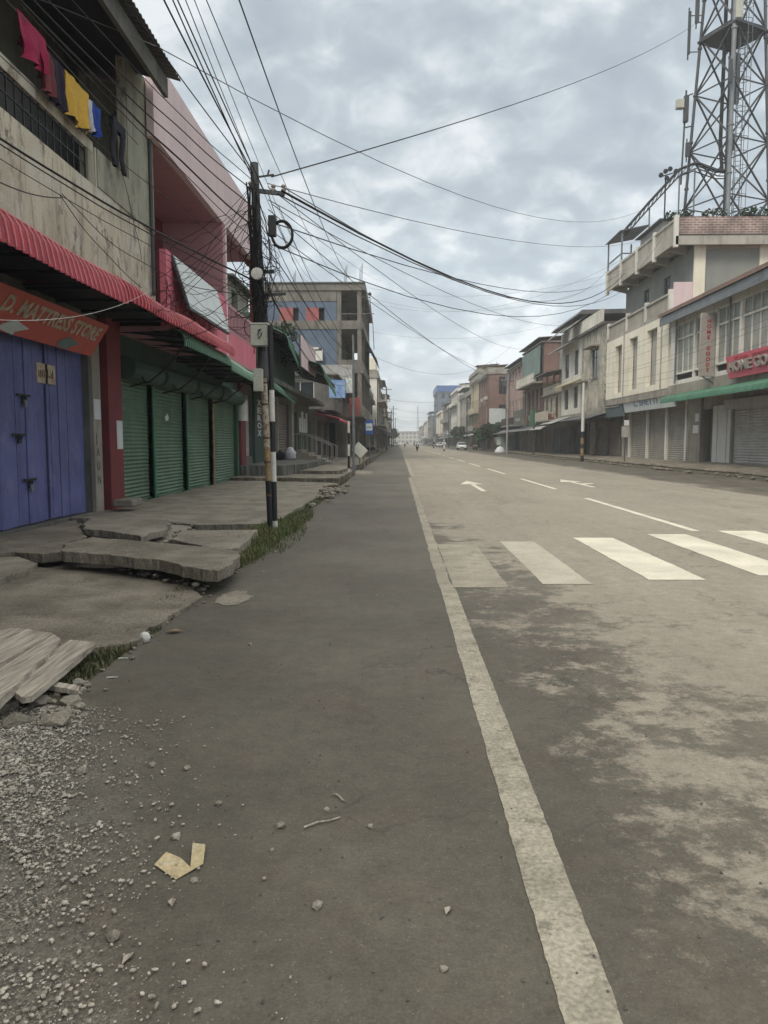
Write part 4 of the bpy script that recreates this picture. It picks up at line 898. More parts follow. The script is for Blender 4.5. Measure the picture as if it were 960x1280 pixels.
cr_ = MB(); bush(cr_, (-5.9, 30.6, 5.4), (0.7, 1.4, 0.7), 900, 4, 0.07); bush(cr_, (-5.3, 28.9, 4.4), (0.6, 1.0, 0.7), 700, 5, 0.07); bush(cr_, (-4.9, 33.8, 6.3), (0.5, 1.8, 0.4), 500, 6, 0.07)
tag(cr_.build('creeper', M['leaf_dark']), 'dark green creeper growing over the roof edge behind the utility pole', 'plant')

# ---------- shop steps with handrail
st = thing('shop_steps', 'short flight of steps with a pale metal handrail', 'steps', (-5, 44.5, 0.2))
q = MB()
for k in range(5): q.box(-5.95+0.42*k+0.0, -5.95+0.42*(k+1)-(0.0 if k < 4 else 0), 43.4, 46.6, 0.1, 1.05-0.17*k)
q.build('stair', M['concrete'], st)
for yy in (43.5, 46.5):
    q = MB(); q.tube([(-6.0,yy,1.95),(-5.3,yy,1.95),(-3.75,yy,1.25),(-3.75,yy,0.3)], 0.035, 6)
    for k in range(8):
        x = -5.8+k*0.28; q.tube([(x,yy,max(0.3, 0.95-0.4*(x+5.95))),(x,yy,1.95 if x < -5.3 else 1.95-0.45*(x+5.3))], 0.02, 5)
    q.build('handrail', M['sign_grey'], st)

# ---------- red awning shop
b5 = thing('shop_building', 'small glazed shop with a thin red awning below the blue walled block', 'building', (-6.0, 53, 0))
shell(b5, -1, -5.7, -12, 52.2, 62.7, -0.3, 3.6, M['grey_wall'], ops_f=[(53.5,57,0.4,3.1),(58,62,0.4,3.1)], ops_n=[(-8,-6.4,0.5,3.0)], name='ground_floor_wall')
window(b5, -5.7, -1, 53.5, 57, 0.4, 3.1, M['grey_wall'], M['glass'], mull=4); window(b5, -5.7, -1, 58, 62, 0.4, 3.1, M['grey_wall'], M['glass'], mull=4)
window_end(b5, 52.2, -8, -6.4, 0.5, 3.0, M['grey_wall'], M['glass'])
slab_part(b5, -12, -5.3, 52.2, 62.7, 3.603, 3.75, M['concrete_dark'])
awning(b5, 'awning', -1, -5.7, 3.45, -4.0, 3.1, 50.5, 62.6, M['red_sheet'], pitch=0.3, amp=0.02, lip=0.2)
shell(b5, -1, -4.6, -12, 54.5, 62.7, 3.76, 6.2, M['concrete_dark'], ops_f=[(55.5,57.5,4.6,5.8),(59,61,4.6,5.8)], ops_n=[(-8,-6,4.5,5.8)], name='upper_wall')
window(b5, -4.6, -1, 55.5, 57.5, 4.6, 5.8, M['steel_dark'], M['glass']); window(b5, -4.6, -1, 59, 61, 4.6, 5.8, M['steel_dark'], M['glass']); window_end(b5, 54.5, -8, -6, 4.5, 5.8, M['white_wall'], M['glass'])
slab_part(b5, -12, -4.3, 54.3, 62.7, 6.203, 6.32, M['concrete_dark'], 'roof_slab')
def board(name, label, x0, x1, y0, y1, z0, z1, m, cat='sign', post=None, extra=None):
    q = MB(); q.box(x0, x1, y0, y1, z0, z1); o = q.build(name, M[m]); tag(o, label, cat)
    if extra: extra(o)
    return o
board('tin_sheet_fence', 'pale corrugated sheet wall on the roof edge before the blue block', -7.2, -3.6, 60.0, 60.08, 6.35, 7.5, 'roof_pale', 'sheet fence')
board('banner', 'blue banner hanging under the pale sheet', -4.9, -3.75, 54.0, 54.05, 4.6, 5.85, 'sign_blue_pale', 'banner') if 'sign_blue_pale' in M else board('banner', 'blue banner hanging under the pale sheet wall', -4.9, -3.75, 54.0, 54.05, 4.6, 5.85, 'sign_blue_pale', 'banner')
board('shop_sign', 'dull red square sign board right of the blue banner', -3.9, -3.0, 60.5, 60.6, 3.6, 5.0, 'sign_red_dull')
board('banner', 'white banner between the blue banner and the red square sign', -4.0, -3.4, 58.0, 58.05, 5.2, 6.3, 'sign_white', 'banner')

# ---------- blue walled block
b6 = thing('apartment_block', 'four storey block with blue grey end wall, red shutters and concrete frame', 'building', (-6, 63, 0))
XE = -2.85; FL = [(3.7, 7.3), (7.3, 10.85), (10.85, 14.3)]
shell(b6, -1, -4.3, -11.5, 63.05, 80, -0.3, 3.6, M['frame_concrete'], ops_f=[(64+4*k, 67.2+4*k, 0.3, 3.1) for k in range(4)], ops_n=[(-8.5,-5.2,0.3,3.1)], name='ground_floor_wall')
for k in range(4): shutter(b6, -4.42, -1, 63.99+4*k, 67.21+4*k, 0.3, 3.11, M['brown_shutter'], fancy=False, pitch=0.14)
window_end(b6, 63.05, -8.5, -5.2, 0.3, 3.1, M['steel_dark'], M['glass'], mull=4)
q = MB()
for z0, z1 in FL: q.box(-11.5, XE-0.02, 62.98, 80.1, z0-0.17, z0+0.0)
q.box(-11.6, XE+0.15, 62.9, 80.2, 13.75, 14.3); q.build('floor_slab', M['frame_concrete'], b6)
slab_part(b6, -11.6, XE+0.12, 62.8, 80.3, 14.303, 14.4, M['concrete_dark'], 'roof_slab')
# concrete frame at the street corner, open balconies
for x in (-4.85, -3.2): 
    for y_ in (63.2, 68.5, 74, 79.6):
        q = MB()
        for z0, z1 in FL: q.box(x-0.17, x+0.17, y_-0.17, y_+0.17, z0+0.003, (z1-0.173 if z1 < 14 else 13.747))
        q.build('column', M['frame_concrete'], b6)
for i, (z0, z1) in enumerate(FL):
    zt = z1-0.173 if z1 < 14 else 13.747
    ops = [] 
    if i == 2: ops = [(-9.7, -8.15, 11.35, 12.4), (-7.55, -6.05, 11.35, 12.4)]
    if i == 0: ops = [(-7.6, -6.4, 4.6, 5.9)]
    if i == 1: ops = [(-7.6, -6.2, 8.2, 9.2)]
    shell(b6, -1, -5.05, -11.5, 63.05, 80, z0+0.003, zt, M['blue_wall'], ops_f=[(65+4*k, 66.4+4*k, z0+0.9, z0+2.3) for k in range(4)], ops_n=ops, name='blue_wall')
    q = MB()
    if i == 2: q.box(-11.5, -5.05, 63.0, 63.04, 12.9, 13.75); q.box(-11.5, -3.0, 62.97, 63.04, z0+0.003, z0+0.5); q.build('concrete_band', M['frame_concrete'], b6)
    if i < 2:
        q.box(-5.0+0.0, -3.0, 63.0, 63.1, z0+0.003, z0+0.9); q.box(-3.1, -3.0, 63.103, 80, z0+0.003, z0+0.9); q.build('balcony_parapet', M['frame_concrete'], b6)
    else:
        q = MB(); q.bar((-5.0,63.1,z0+1.05),(-2.0,63.1,z0+1.05),0.06); q.box(-3.1, -3.0, 63.2, 80, z0+0.003, z0+0.8); q.build('balcony_parapet', M['frame_concrete'], b6)
for x0, x1 in ((-9.7, -8.6), (-7.55, -6.5)):
    q = MB(); q.box(x0, x1, 63.0, 63.04, 11.35, 12.4)
    for k in range(6): q.box(x0+k*(x1-x0)/6+0.02, x0+(k+1)*(x1-x0)/6-0.02, 62.98, 63.0, 11.4, 12.35)
    q.build('window_shutter', M['red_shutter'], b6)
q = MB(); q.box(-9.75,-6.0,63.35,63.4,11.2,12.5); q.build('interior_dark', M['void'], b6)
q = MB(); q.box(-7.5,-6.2,62.6,63.0,8.1,8.9); q.box(-7.4,-6.5,62.5,62.99,9.0,9.15); q.build('window_box', M['white_wall'], b6)
window_end(b6, 63.05, -7.6, -6.4, 4.6, 5.9, M['white_wall'], M['glass'])
window_end(b6, 63.05, -7.6, -6.2, 8.2, 9.2, M['white_wall'], M['glass'])
awning(b6, 'canopy', -1, XE, 10.6, XE+0.9, 8.9, 70, 80, M['roof_tin'], pitch=0.4)
q = MB()
for x, y_ in ((-3.2,63.5),(-4.5,64),(-9,66)):
    for k in range(3): q.tube([(x+0.1*k,y_,14.4),(x+0.1*k+0.04,y_,15.6+0.2*k)], 0.02, 4)
q.build('rebar', M['rust'], b6)

# ---------- far left row
gen_building(-1, -3.3, 81, 97, 6.6, 'grey_wall', 'dark low house just past the blue walled block', 2, 41, aw='roof_tin', shut='brown_shutter', depth=8)
b7 = gen_building(-1, -2.75, 98, 118, 9.8, 'white_wall', 'pale three storey house with a cream water box on its roof', 3, 42, balcony=(0, 1), depth=6, shut='grey_shutter', aw='roof_pale')
q = MB(); q.box(-3.9, -2.9, 98.3, 101, 9.9, 10.0); q.build('box_base', M['concrete'], b7)
wbx = MB(); wbx.box(-4.9, -2.85, 98.2, 102, 10.62, 12.3); tag(wbx.build('roof_room', M['cream'], bevel=0.08), 'cream box shaped room on top of the pale far left house', 'roof room')
rowL = [(119, 133, 9.3, 'rose_wall', 3, 'far left rose plastered house with balconies', (0,)), (134, 149, 7.5, 'cream_dark', 2, 'far left stained cream house two floors high', ()),
        (150, 168, 9.6, 'grey_wall', 3, 'far left grey house taller than its neighbours', (1,)), (169, 188, 10.2, 'pale_yellow', 3, 'far left pale yellow house beside the tall steel pole', (0, 1)),
        (190, 214, 7.0, 'teal_wall', 2, 'far left teal house with a flat roof', ()), (216, 240, 8.4, 'white_wall', 3, 'far left whitish house near the parked white car', (0,)),
        (243, 275, 7.4, 'brown_wall', 2, 'far left brown house, low and long', ()), (278, 320, 8.5, 'grey_wall', 3, 'far left grey house almost at the street end', ()), (325, 380, 7.5, 'cream_dark', 2, 'last stained house on the left before the street ends', ())]
for i, (a, b, H, wl, nf, lb, bal) in enumerate(rowL):
    gen_building(-1, -3.0-0.12*(i%3), a, b, H, wl, lb, nf, 60+i, depth=7, balcony=bal, aw=['roof_tin', None, 'green_sheet', 'roof_pale'][i%4], roof='flat' if i%3 else 'shed')
# ================================================================ RIGHT SIDE
# ---------- home goods building
XR, XG, ZG = 15.7, 17.0, 0.42
h1 = thing('shop_building', 'two storey building with long glazed upper floor and green awning at the right edge', 'building', (XG, 24, 0))
shell(h1, 1, XG, 25, 22, 44.9, -0.3, 4.2, M['concrete'], ops_f=[(28.0,33.6,ZG,3.5),(34.2,39.3,ZG,3.5),(39.5,41.95,ZG,3.45),(41.96,43.0,ZG,3.3)], name='ground_floor_wall', t=0.35)
for a, b in ((28.0,33.6),(34.2,39.3)):
    shutter(h1, XG+0.12, 1, a-0.01, b+0.01, ZG, 3.51, M['silver_shutter'], fancy=False, pitch=0.13, amp=0.022)
    q = MB(); q.box(XG-0.35, XG-0.003, a-0.15, b+0.25, 3.15, 3.62); q.build('shutter_box', M['silver_shutter'], h1)
q = MB()
for k in range(4): q.box(XG+0.1-(0.03 if k%2 else 0), XG+0.14-(0.03 if k%2 else 0), 39.55+k*0.59, 39.55+k*0.59+0.57, ZG, 3.44)
q.build('folding_door', M['letter_white'], h1)
slab_part(h1, XG+0.9, XG+0.95, 41.9, 43.1, ZG, 3.4, M['void'], 'stair_passage')
q = MB(); q.box(XG-0.14, XG-0.003, 43.05, 44.85, 0.3, 4.2); q.build('pier', M['concrete'], h1)
for zz, k in ((2.0, 0.8), (2.65, 0.5)):
    q = MB(); q.box(XG-0.15, XG-0.141, 43.3, 43.3+k, zz, zz+0.45); q.build('poster', M['letter_white'], h1)
slab_part(h1, XR-0.05, 25, 22, 44.9, 4.203, 4.72, M['concrete'])
q = MB(); q.box(XR, XR+0.2, 22, 44.85, 4.723, 4.95); q.build('sill_band', M['white_wall'], h1)
ops = []; bay = 2.75; y = 44.1; ws = []
while y-bay > 22:
    ws.append((y-bay+0.12, y-0.12)); y -= bay
shell(h1, 1, XR, 25, 22, 44.85, 4.953, 8.42, M['white_wall'], ops_f=[(a, b, 5.35, 8.05) for a, b in ws]+[(a, b, 4.954, 5.28) for a, b in ws], name='upper_wall', t=0.18)
for a, b in ws:
    q = MB(); x = XR+0.1
    for f, w_ in ((0.0,0.06),(0.34,0.04),(0.66,0.04),(1.0,0.06)): c = a+(b-a)*f; q.box(x-0.03, x+0.03, c-w_/2, c+w_/2, 5.35, 8.05)
    q.box(x-0.036, x+0.034, a, b, 7.2, 7.3); q.box(x-0.033, x+0.033, a, b, 5.353, 5.40); q.box(x-0.033, x+0.033, a, b, 8.0, 8.047)
    wn = q.build('window', M['white_wall'], h1)
    g = MB(); g.box(x+0.04, x+0.05, a+0.002, b-0.002, 5.35, 8.05); g.build('pane', M['glass_pale'], wn)
    g = MB(); g.box(x+0.04, x+0.05, a+0.002, b-0.002, 4.955, 5.28); g.build('lower_pane', M['void'], wn)
q = MB(); q.hexa([(XR-0.55,22,8.42),(XR-0.55,45.0,8.42),(25.5,45.0,11.4),(25.5,22,11.4),(XR-0.55,22,8.62),(XR-0.55,45.0,8.62),(25.5,45.0,11.6),(25.5,22,11.6)]); q.build('tin_roof', M['roof_rust'], h1)
q = MB(); q.box(XR-0.62, XR-0.56, 22, 45.05, 8.12, 8.60); q.build('fascia', M['steel'], h1)
q = MB(); q.hexa([(XR-0.72,22,8.61),(XR-0.72,45.1,8.61),(XR+0.6,45.1,8.98),(XR+0.6,22,8.98),(XR-0.72,22,8.80),(XR-0.72,45.1,8.80),(XR+0.6,45.1,9.17),(XR+0.6,22,9.17)]); q.build('roof_edge', M['roof_rust'], h1)
awning(h1, 'awning', 1, XG-0.4, 4.4, 14.75, 3.98, 22, 43.0, M['green_sheet'], pitch=0.22, amp=0.015, lip=0.36, frame_and_shade=True)
# red sign
hs = thing('shop_sign', 'large red shop sign with raised HOME GOODS letters above the green awning', 'sign', (15.3, 31, 4.4))
q = MB(); q.hexa([(15.35,23,4.42),(15.35,36.1,4.42),(15.48,36.1,4.42),(15.48,23,4.42),(15.2,23,5.52),(15.2,36.1,5.42),(15.33,36.1,5.42),(15.33,23,5.52)]); q.build('board', M['sign_pink'], hs)
upr = Vector((15.2-15.35,0,1.0)).normalized()
q = MB(); q.text('HOME GOODS', Vector((15.34,35.75,4.42))+upr*0.30+Vector((-0.045,0,0)), (0,-1,0), upr, 0.62, 0.05, bold=0.012, width=5.3); q.build('lettering', M['sign_grey'], hs)
q = MB(); q.text('M/S. RAJA', Vector((15.34,35.2,4.42))+upr*0.80+Vector((-0.02,0,0)), (0,-1,0), upr, 0.17, 0.006, width=1.3); q.bar(Vector((15.34,33.5,4.42))+upr*0.86+Vector((-0.02,0,0)), Vector((15.34,24,4.42))+upr*0.92+Vector((-0.02,0,0)), 0.03); q.build('small_print', M['letter_red'], hs)
# vertical projecting sign
vs_ = thing('projecting_sign', 'narrow vertical grey sign reading HOME GOODS hung on the glazed facade', 'sign', (15.3, 38.6, 4.7))
q = MB(); q.box(14.93, 15.66, 38.5, 38.66, 4.75, 7.85); q.build('board', M['sign_grey'], vs_, bevel=0.01)
q = MB()
for k, ch in enumerate('HOME GOODS'):
    if ch != ' ': q.text(ch, (15.32, 38.495, 7.36-k*0.265), (1,0,0), (0,0,1), 0.26, 0.004, bold=0.012, align='CENTER')
q.build('lettering', M['letter_red'], vs_)
q = MB(); q.bar((15.1,38.58,4.76),(15.68,38.58,4.4),0.05); q.bar((15.66,38.58,7.6),(15.8,38.58,7.6),0.06); q.build('bracket', M['steel_dark'], vs_)

# ---------- cream building
h2 = thing('shop_building', 'cream three storey building with brick topped roof terrace under the lattice tower', 'building', (XG, 46, 0))
Y0, Y1 = 45.2, 58.4
SB = [(45.5,48.5),(48.8,52.2),(52.5,56.1)]
shell(h2, 1, XG, 26, Y0, Y1, -0.3, 4.2, M['cream_dark'], ops_f=[(a,b,ZG,3.7) for a,b in SB]+[(56.6,58.0,ZG,3.5)], name='ground_floor_wall', t=0.35)
for a, b in SB: shutter(h2, XG+0.1, 1, a-0.01, b+0.01, ZG, 3.71, M['grey_shutter'], fancy=False, pitch=0.13, amp=0.022)
for yy in (45.3, 48.65, 52.35, 56.35):
    q = MB(); q.box(XG-0.12, XG-0.003, yy-0.13, yy+0.13, 0.3, 4.2); q.build('pilaster', M['white_wall'], h2)
slab_part(h2, XG+0.8, XG+0.85, 56.5, 58.1, ZG, 3.6, M['void'], 'stair_passage')
slab_part(h2, XR, 26, Y0, Y1, 4.203, 4.64, M['concrete'])
wins = [(47.2,49.1,5.0,8.45),(51.0,52.8,5.0,8.45),(54.5,56.2,5.0,8.35)]
shell(h2, 1, XR-0.02, 26, Y0-0.01, Y1+0.01, 4.643, 8.9, M['cream'], ops_f=wins, name='upper_wall', t=0.3)
for a in wins:
    q = MB(); x = XR+0.32; q.box(x, x+0.04, a[0], a[1], a[2], a[3]); r_ = q.build('recess_panel', M['recess_grey'], h2)
slab_part(h2, XR, 26, Y0, Y1, 8.9, 9.1, M['cream_dark'])
# terrace lattice rail with posts
q = MB(); q.box(XR-0.04, XR+0.16, Y0, Y1, 10.0, 10.12); q.box(XR+0.0, XR+0.1, Y0+0.1, Y1-0.1, 9.101, 9.2)
y = Y0+0.2
while y < Y1-0.1: q.box(XR+0.03, XR+0.08, y-0.035, y+0.035, 9.2, 10.0); y += 0.2
q.build('terrace_balustrade', M['cream_dark'], h2)
for yy in (Y0+0.12, 49.6, 53.6, Y1-0.12):
    q = MB(); q.box(XR-0.05, XR+0.2, yy-0.13, yy+0.13, 9.102, 10.3); q.build('rail_post', M['white_wall'], h2)
q = MB(); q.box(XR+0.2, XG, Y0+0.0, Y0+0.12, 9.103, 10.7); q.build('terrace_end_wall', M['pink_pale'], h2)
# third floor, set back
ops = [(49,50.2,10.0,11.9),(53,54.2,10.0,11.9)]
shell(h2, 1, XG, 30, Y0, Y1, 9.103, 12.75, M['grey_plaster'], ops_f=ops, name='third_floor_wall', t=0.25)
for a in ops: window(h2, XG, 1, *a, M['concrete_dark'], M['glass'])
for x in (XG-0.02, XG+3.7, XG+8.0):
    q = MB(); q.box(x-0.02, x+0.62, Y0-0.12, Y0-0.003, 9.0, 13.0); q.build('corner_column', M['cream'], h2)
q = MB(); q.box(XG+0.61, 30, Y0-0.08, Y0-0.003, 12.55, 13.0); q.build('beam', M['cream_dark'], h2)
q = MB(); q.box(XR, 30, Y0-0.6, Y1+0.4, 13.003, 13.2); q.build('roof_slab', M['cream_dark'], h2)
for yy in (46.5, 49.5, 52.5, 55.5, 58.2): q = MB(); q.hexa([(XR+0.1,yy-0.12,12.8),(XG,yy-0.12,12.5),(XG,yy+0.12,12.5),(XR+0.1,yy+0.12,12.8),(XR+0.1,yy-0.12,13.0),(XG,yy-0.12,13.0),(XG,yy+0.12,13.0),(XR+0.1,yy+0.12,13.0)]); q.build('cantilever_beam', M['cream_dark'], h2)
# brick parapet facing the camera, lattice one along the street
q = MB(); q.box(XR-0.05, 30, Y0-0.72, Y0-0.56, 12.62, 13.1); q.build('edge_beam', M['cream_dark'], h2)
def brick_mat():
    m = bpy.data.materials.new('brick_pink'); m.use_nodes = True; t = m.node_tree; n = t.nodes; l = t.links; b = n['Principled BSDF']; b.inputs['Roughness'].default_value = 0.9
    tcx = n.new('ShaderNodeNewGeometry'); mp = n.new('ShaderNodeMapping'); mp.inputs['Rotation'].default_value = (R(90), 0, 0); l.new(tcx.outputs['Position'], mp.inputs[0])
    br = n.new('ShaderNodeTexBrick'); br.inputs['Scale'].default_value = 1.0; br.inputs['Brick Width'].default_value = 0.40; br.inputs['Row Height'].default_value = 0.135; br.inputs['Mortar Size'].default_value = 0.022
    br.inputs['Color1'].default_value = (0.30,0.19,0.17,1); br.inputs['Color2'].default_value = (0.22,0.14,0.13,1); br.inputs['Mortar'].default_value = (0.42,0.38,0.34,1)
    l.new(mp.outputs[0], br.inputs[0]); ng = n.new('ShaderNodeTexNoise'); ng.inputs['Scale'].default_value = 1.2; ng.inputs['Detail'].default_value = 6; l.new(tcx.outputs['Position'], ng.inputs[0])
    mr = n.new('ShaderNodeMapRange'); mr.inputs[1].default_value = 0.35; mr.inputs[2].default_value = 0.65; mr.inputs[3].default_value = 0.55; mr.inputs[4].default_value = 1.15; l.new(ng.outputs[0], mr.inputs[0])
    mx_ = n.new('ShaderNodeMix'); mx_.data_type = 'RGBA'; mx_.blend_type = 'MULTIPLY'; mx_.inputs[0].default_value = 1; l.new(br.outputs[0], mx_.inputs[6]); l.new(mr.outputs[0], mx_.inputs[7]); l.new(mx_.outputs[2], b.inputs[0]); return m
M['brick'] = brick_mat()
q = MB(); q.box(XR+0.05, 30, Y0-0.7, Y0-0.52, 13.204, 14.15); q.build('brick_parapet', M['brick'], h2)
q = MB(); q.box(XR-0.03, XR+0.12, Y0-0.5, Y1+0.4, 12.5, 12.62) if False else None
q.box(XR-0.06, XR+0.10, Y0-0.5, Y1+0.4, 14.0, 14.14); q.box(XR-0.06, XR+0.06, Y0-0.5, Y1+0.4, 12.7, 13.25)
y = Y0-0.3
while y < Y1+0.3: q.box(XR-0.02, XR+0.05, y-0.05, y+0.05, 13.25, 14.0); y += 0.22
q.build('street_parapet', M['cream_dark'], h2)
for yy in (Y0-0.6, 48.2, 51.6, 55.2, Y1+0.4):
    q = MB(); q.box(XR-0.12, XR+0.1, yy-0.12, yy+0.12, 12.5, 14.25); q.build('parapet_post', M['white_wall'], h2)
ts = thing('shop_sign', 'white sign board under the cream building beside the green awning tip', 'sign', (15.8, 48, 3.9))
q = MB(); q.hexa([(15.95,44.6,3.55),(15.95,54.3,3.55),(16.05,54.3,3.55),(16.05,44.6,3.55),(15.72,44.6,4.6),(15.72,54.3,4.6),(15.82,54.3,4.6),(15.82,44.6,4.6)]); q.build('board', M['sign_white'], ts)
upt = Vector((15.72-15.95,0,1.05)).normalized()
q = MB(); q.text('L. SHETTI', Vector((15.94,51.9,3.55))+upt*0.33, (0,-1,0), upt, 0.55, 0.006, bold=0.01, width=4.6); q.build('lettering', M['letter_blue'], ts)
t2 = thing('shop_sign', 'dark teal sign board left of the white sign under the cream building', 'sign', (15.9, 56, 3.9))
q = MB(); q.hexa([(15.95,54.5,3.35),(15.95,59.6,3.35),(16.05,59.6,3.35),(16.05,54.5,3.35),(15.72,54.5,4.55),(15.72,59.6,4.55),(15.82,59.6,4.55),(15.82,54.5,4.55)]); q.build('board', M['sign_teal'], t2)
q = MB(); q.box(15.75, 15.76, 55.2, 59, 4.05, 4.12); q.build('faded_line', M['sign_grey'], t2)
# rooftop: shed, cable tray, tank, plants
sh = thing('rooftop_shed', 'pale sheet metal shed on the terrace roof below the tower', 'shed', (20, 53, 13.2))
q = MB(); q.box(16.9, 19.2, 50.5, 55, 13.21, 15.6); q.build('shed_wall', M['roof_pale'], sh); q = MB(); q.hexa([(16.6,50.2,15.6),(19.5,50.2,15.75),(19.5,55.3,15.75),(16.6,55.3,15.6),(16.6,50.2,15.68),(19.5,50.2,15.83),(19.5,55.3,15.83),(16.6,55.3,15.68)]); q.build('roof', M['roof_tin'], sh)
sh2 = thing('rooftop_shed', 'low light grey equipment box on the terrace right of the shed', 'shed', (20, 50, 13.2))
q = MB(); q.box(19.6, 22.2, 49, 52, 13.21, 15.2); q.build('shed_wall', M['white_wall'], sh2); q = MB(); q.box(19.5,22.3,48.9,52.1,15.203,15.3); q.build('roof', M['roof_pale'], sh2)
cs = thing('corner_turret', 'small open roof shelter at the street corner of the terrace with a tank inside', 'shelter', (16.4, 57.5, 13.2))
q = MB()
for x, y_ in ((15.9,56),(15.9,59.5),(17.6,56),(17.6,59.5)): q.bar((x,y_,12.9),(x,y_,16.4),0.1)
q.bar((15.9,56,14.9),(17.6,56,14.9),0.08); q.bar((15.9,56,14.9),(15.9,59.5,14.9),0.08); q.build('frame', M['steel'], cs)
q = MB(); q.hexa([(15.7,55.8,16.4),(17.8,55.8,16.8),(17.8,59.7,16.8),(15.7,59.7,16.4),(15.7,55.8,16.46),(17.8,55.8,16.86),(17.8,59.7,16.86),(15.7,59.7,16.46)]); q.build('roof', M['roof_tin'], cs)
water_tank('water_tank', 'grey green water tank under the corner shelter of the terrace', (16.75, 57.4, 13.21), 0.6, 1.6, M['teal_wall'], 'rooftop water tanks')
tr = thing('cable_tray', 'sloping lattice cable tray rising over the shed to the tower foot', 'cable tray', (18, 55, 13.2))
q = MB()
pts = [Vector((16.3,57,16.3)), Vector((17.3,54.5,17.6)), Vector((18.4,52,18.9)), Vector((19.2,51.5,19.1)), Vector((20.6,51.5,18.6)), Vector((21.4,51.5,18.6))]
for a, b in zip(pts, pts[1:]):
    for d in (Vector((0,-0.25,0)), Vector((0,0.25,0)), Vector((0,-0.25,0.4)), Vector((0,0.25,0.4))): q.bar(a+d, b+d, 0.06)
    n_ = int((b-a).length/0.5)+1
    for i in range(n_):
        p = a.lerp(b, i/n_); p2 = a.lerp(b, (i+1)/n_); q.bar(p+Vector((0,-0.25,0)), p2+Vector((0,-0.25,0.4)), 0.04)
q.build('lattice', M['steel_dark'], tr)
q = MB()
for p in (pts[1], pts[2], pts[3]): q.bar(p, (p.x, p.y, 13.2), 0.08)
q.build('tray_post', M['steel'], tr)
q = MB()
for k in range(5): q.tube([p+Vector((0,-0.15+k*0.08,0.35+0.03*k)) for p in pts], 0.045, 5)
q.build('cable_run', M['cable'], tr)
fl = thing('roof_floodlight_cluster', 'small cluster of dark round lamps on a post above the cable tray', 'lamp cluster', (18, 53, 17))
q = MB(); q.bar((18.0,53.5,13.2),(18.0,53.5,19.4),0.08); q.bar((17.6,53.5,19.3),(18.6,53.5,19.6),0.06); q.build('post', M['steel_dark'], fl)
for x, z in ((17.6,19.35),(17.9,19.6),(18.2,19.75),(18.6,19.6),(18.0,19.15)):
    q = MB(); q.lathe((x,53.3,z), [(0.05,0.1),(0.14,0.05),(0.16,-0.08),(0.02,-0.1)], 10, 'y'); q.build('lamp_head', M['black_metal'], fl)
for i, (x, y_, w_, n_) in enumerate(((16.4, 46.0, 1.0, 260), (20.5, 45.6, 1.2, 380), (18.3, 45.7, 0.9, 200), (22.6, 45.6, 0.9, 200))):
    q = MB(); bush(q, (x, y_, 14.45), (w_, 0.4, 0.55), n_, 31+i, 0.12)
    tag(q.build('roof_plant', M['leaf_dark']), ['dark leafy plant at the street corner of the brick parapet', 'largest green plant behind the brick parapet at the tower foot', 'small green plant on the brick parapet left of the tower foot', 'small green plant on the brick parapet right of the tower foot'][i], 'plant')

for yy, z0, z1 in ((46.3,4.7,8.9),(53.9,4.7,8.9)):
    q = MB(); q.tube([(XR-0.06,yy,z0),(XR-0.06,yy,z1)],0.045,6); q.build('drain_pipe', M['cream_dark'], h2)
for yy, zz in ((43.9,6.0),(36.9,5.6)):
    q = MB(); q.tube([(XR-0.05,yy,4.8),(XR-0.05,yy,8.3)],0.05,6); q.build('drain_pipe', M['steel'], h1)
# ---------- lattice tower
tw = thing('lattice_tower', 'tall grey steel telecom lattice tower rising from the terrace roof', 'tower', (21.9, 53, 13.2))
cx_, cy_ = 21.9, 53.0; zb_, zt_ = 13.21, 36.0
def hw(z): return 2.62-(z-16.5)*0.058
def leg(k, z):       # diamond plan: left, near, right, far
    a = k*math.pi/2+R(-20); r = hw(z); return Vector((cx_-r*math.cos(a), cy_-r*math.sin(a), z))
for k in range(4):
    q = MB(); q.tube([leg(k, zb_), leg(k, zt_)], 0.15 if k == 1 else 0.10, 8)
    z = zb_+2.4
    while z < zt_: q.tube([leg(k, z-0.06), leg(k, z+0.06)], 0.2 if k == 1 else 0.15, 8); z += 3.0
    q.build('tower_leg', M['steel_dark'] if k != 1 else M['steel'], tw)
z = zb_+0.4; i = 0; lv = []
while z < zt_: lv.append(z); z += 3.7-0.03*i; i += 1
for k in range(4):
    q = MB()
    for a, b in zip(lv, lv[1:]):
        q.bar(leg(k,a), leg((k+1)%4,b), 0.09); q.bar(leg((k+1)%4,a), leg(k,b), 0.09); q.bar(leg(k,b), leg((k+1)%4,b), 0.07)
    q.build('bracing', M['steel_dark'], tw)
q = MB()
lx = cx_+0.25; ly = cy_-0.9
for dx in (-0.22, 0.22): q.bar((lx+dx, ly, zb_), (lx+dx*0.9, ly, zt_), 0.05)
z = zb_+0.3
while z < zt_: q.bar((lx-0.22, ly, z), (lx+0.22, ly, z), 0.03); z += 0.35
z = zb_+2.5
while z < zt_:
    q.tube([(lx+0.42*math.cos(t), ly-0.42-0.42*math.sin(t), z) for t in [math.pi*(-0.45+1.9*j/12) for j in range(13)]], 0.02, 4); z += 0.9
for t in (0.15, 0.5, 0.85): q.bar((lx+0.42*math.cos(math.pi*t), ly-0.42-0.42*math.sin(math.pi*t), zb_+2.5), (lx+0.42*math.cos(math.pi*t), ly-0.42-0.42*math.sin(math.pi*t), zt_), 0.03)
q.build('caged_ladder', M['steel'], tw)
q = MB()
for k in range(5):
    x = cx_-0.9+k*0.045; q.tube([(21.0+k*0.03,51.6,18.9),(21.1+k*0.04,52.1,19.3),(x,52.3,20.8+0.1*k),(x+0.05,52.4,24),(x+0.1,52.4,zt_)], 0.035, 5)
q.build('feeder_cables', M['cable'], tw)
q = MB(); zp = 27.9
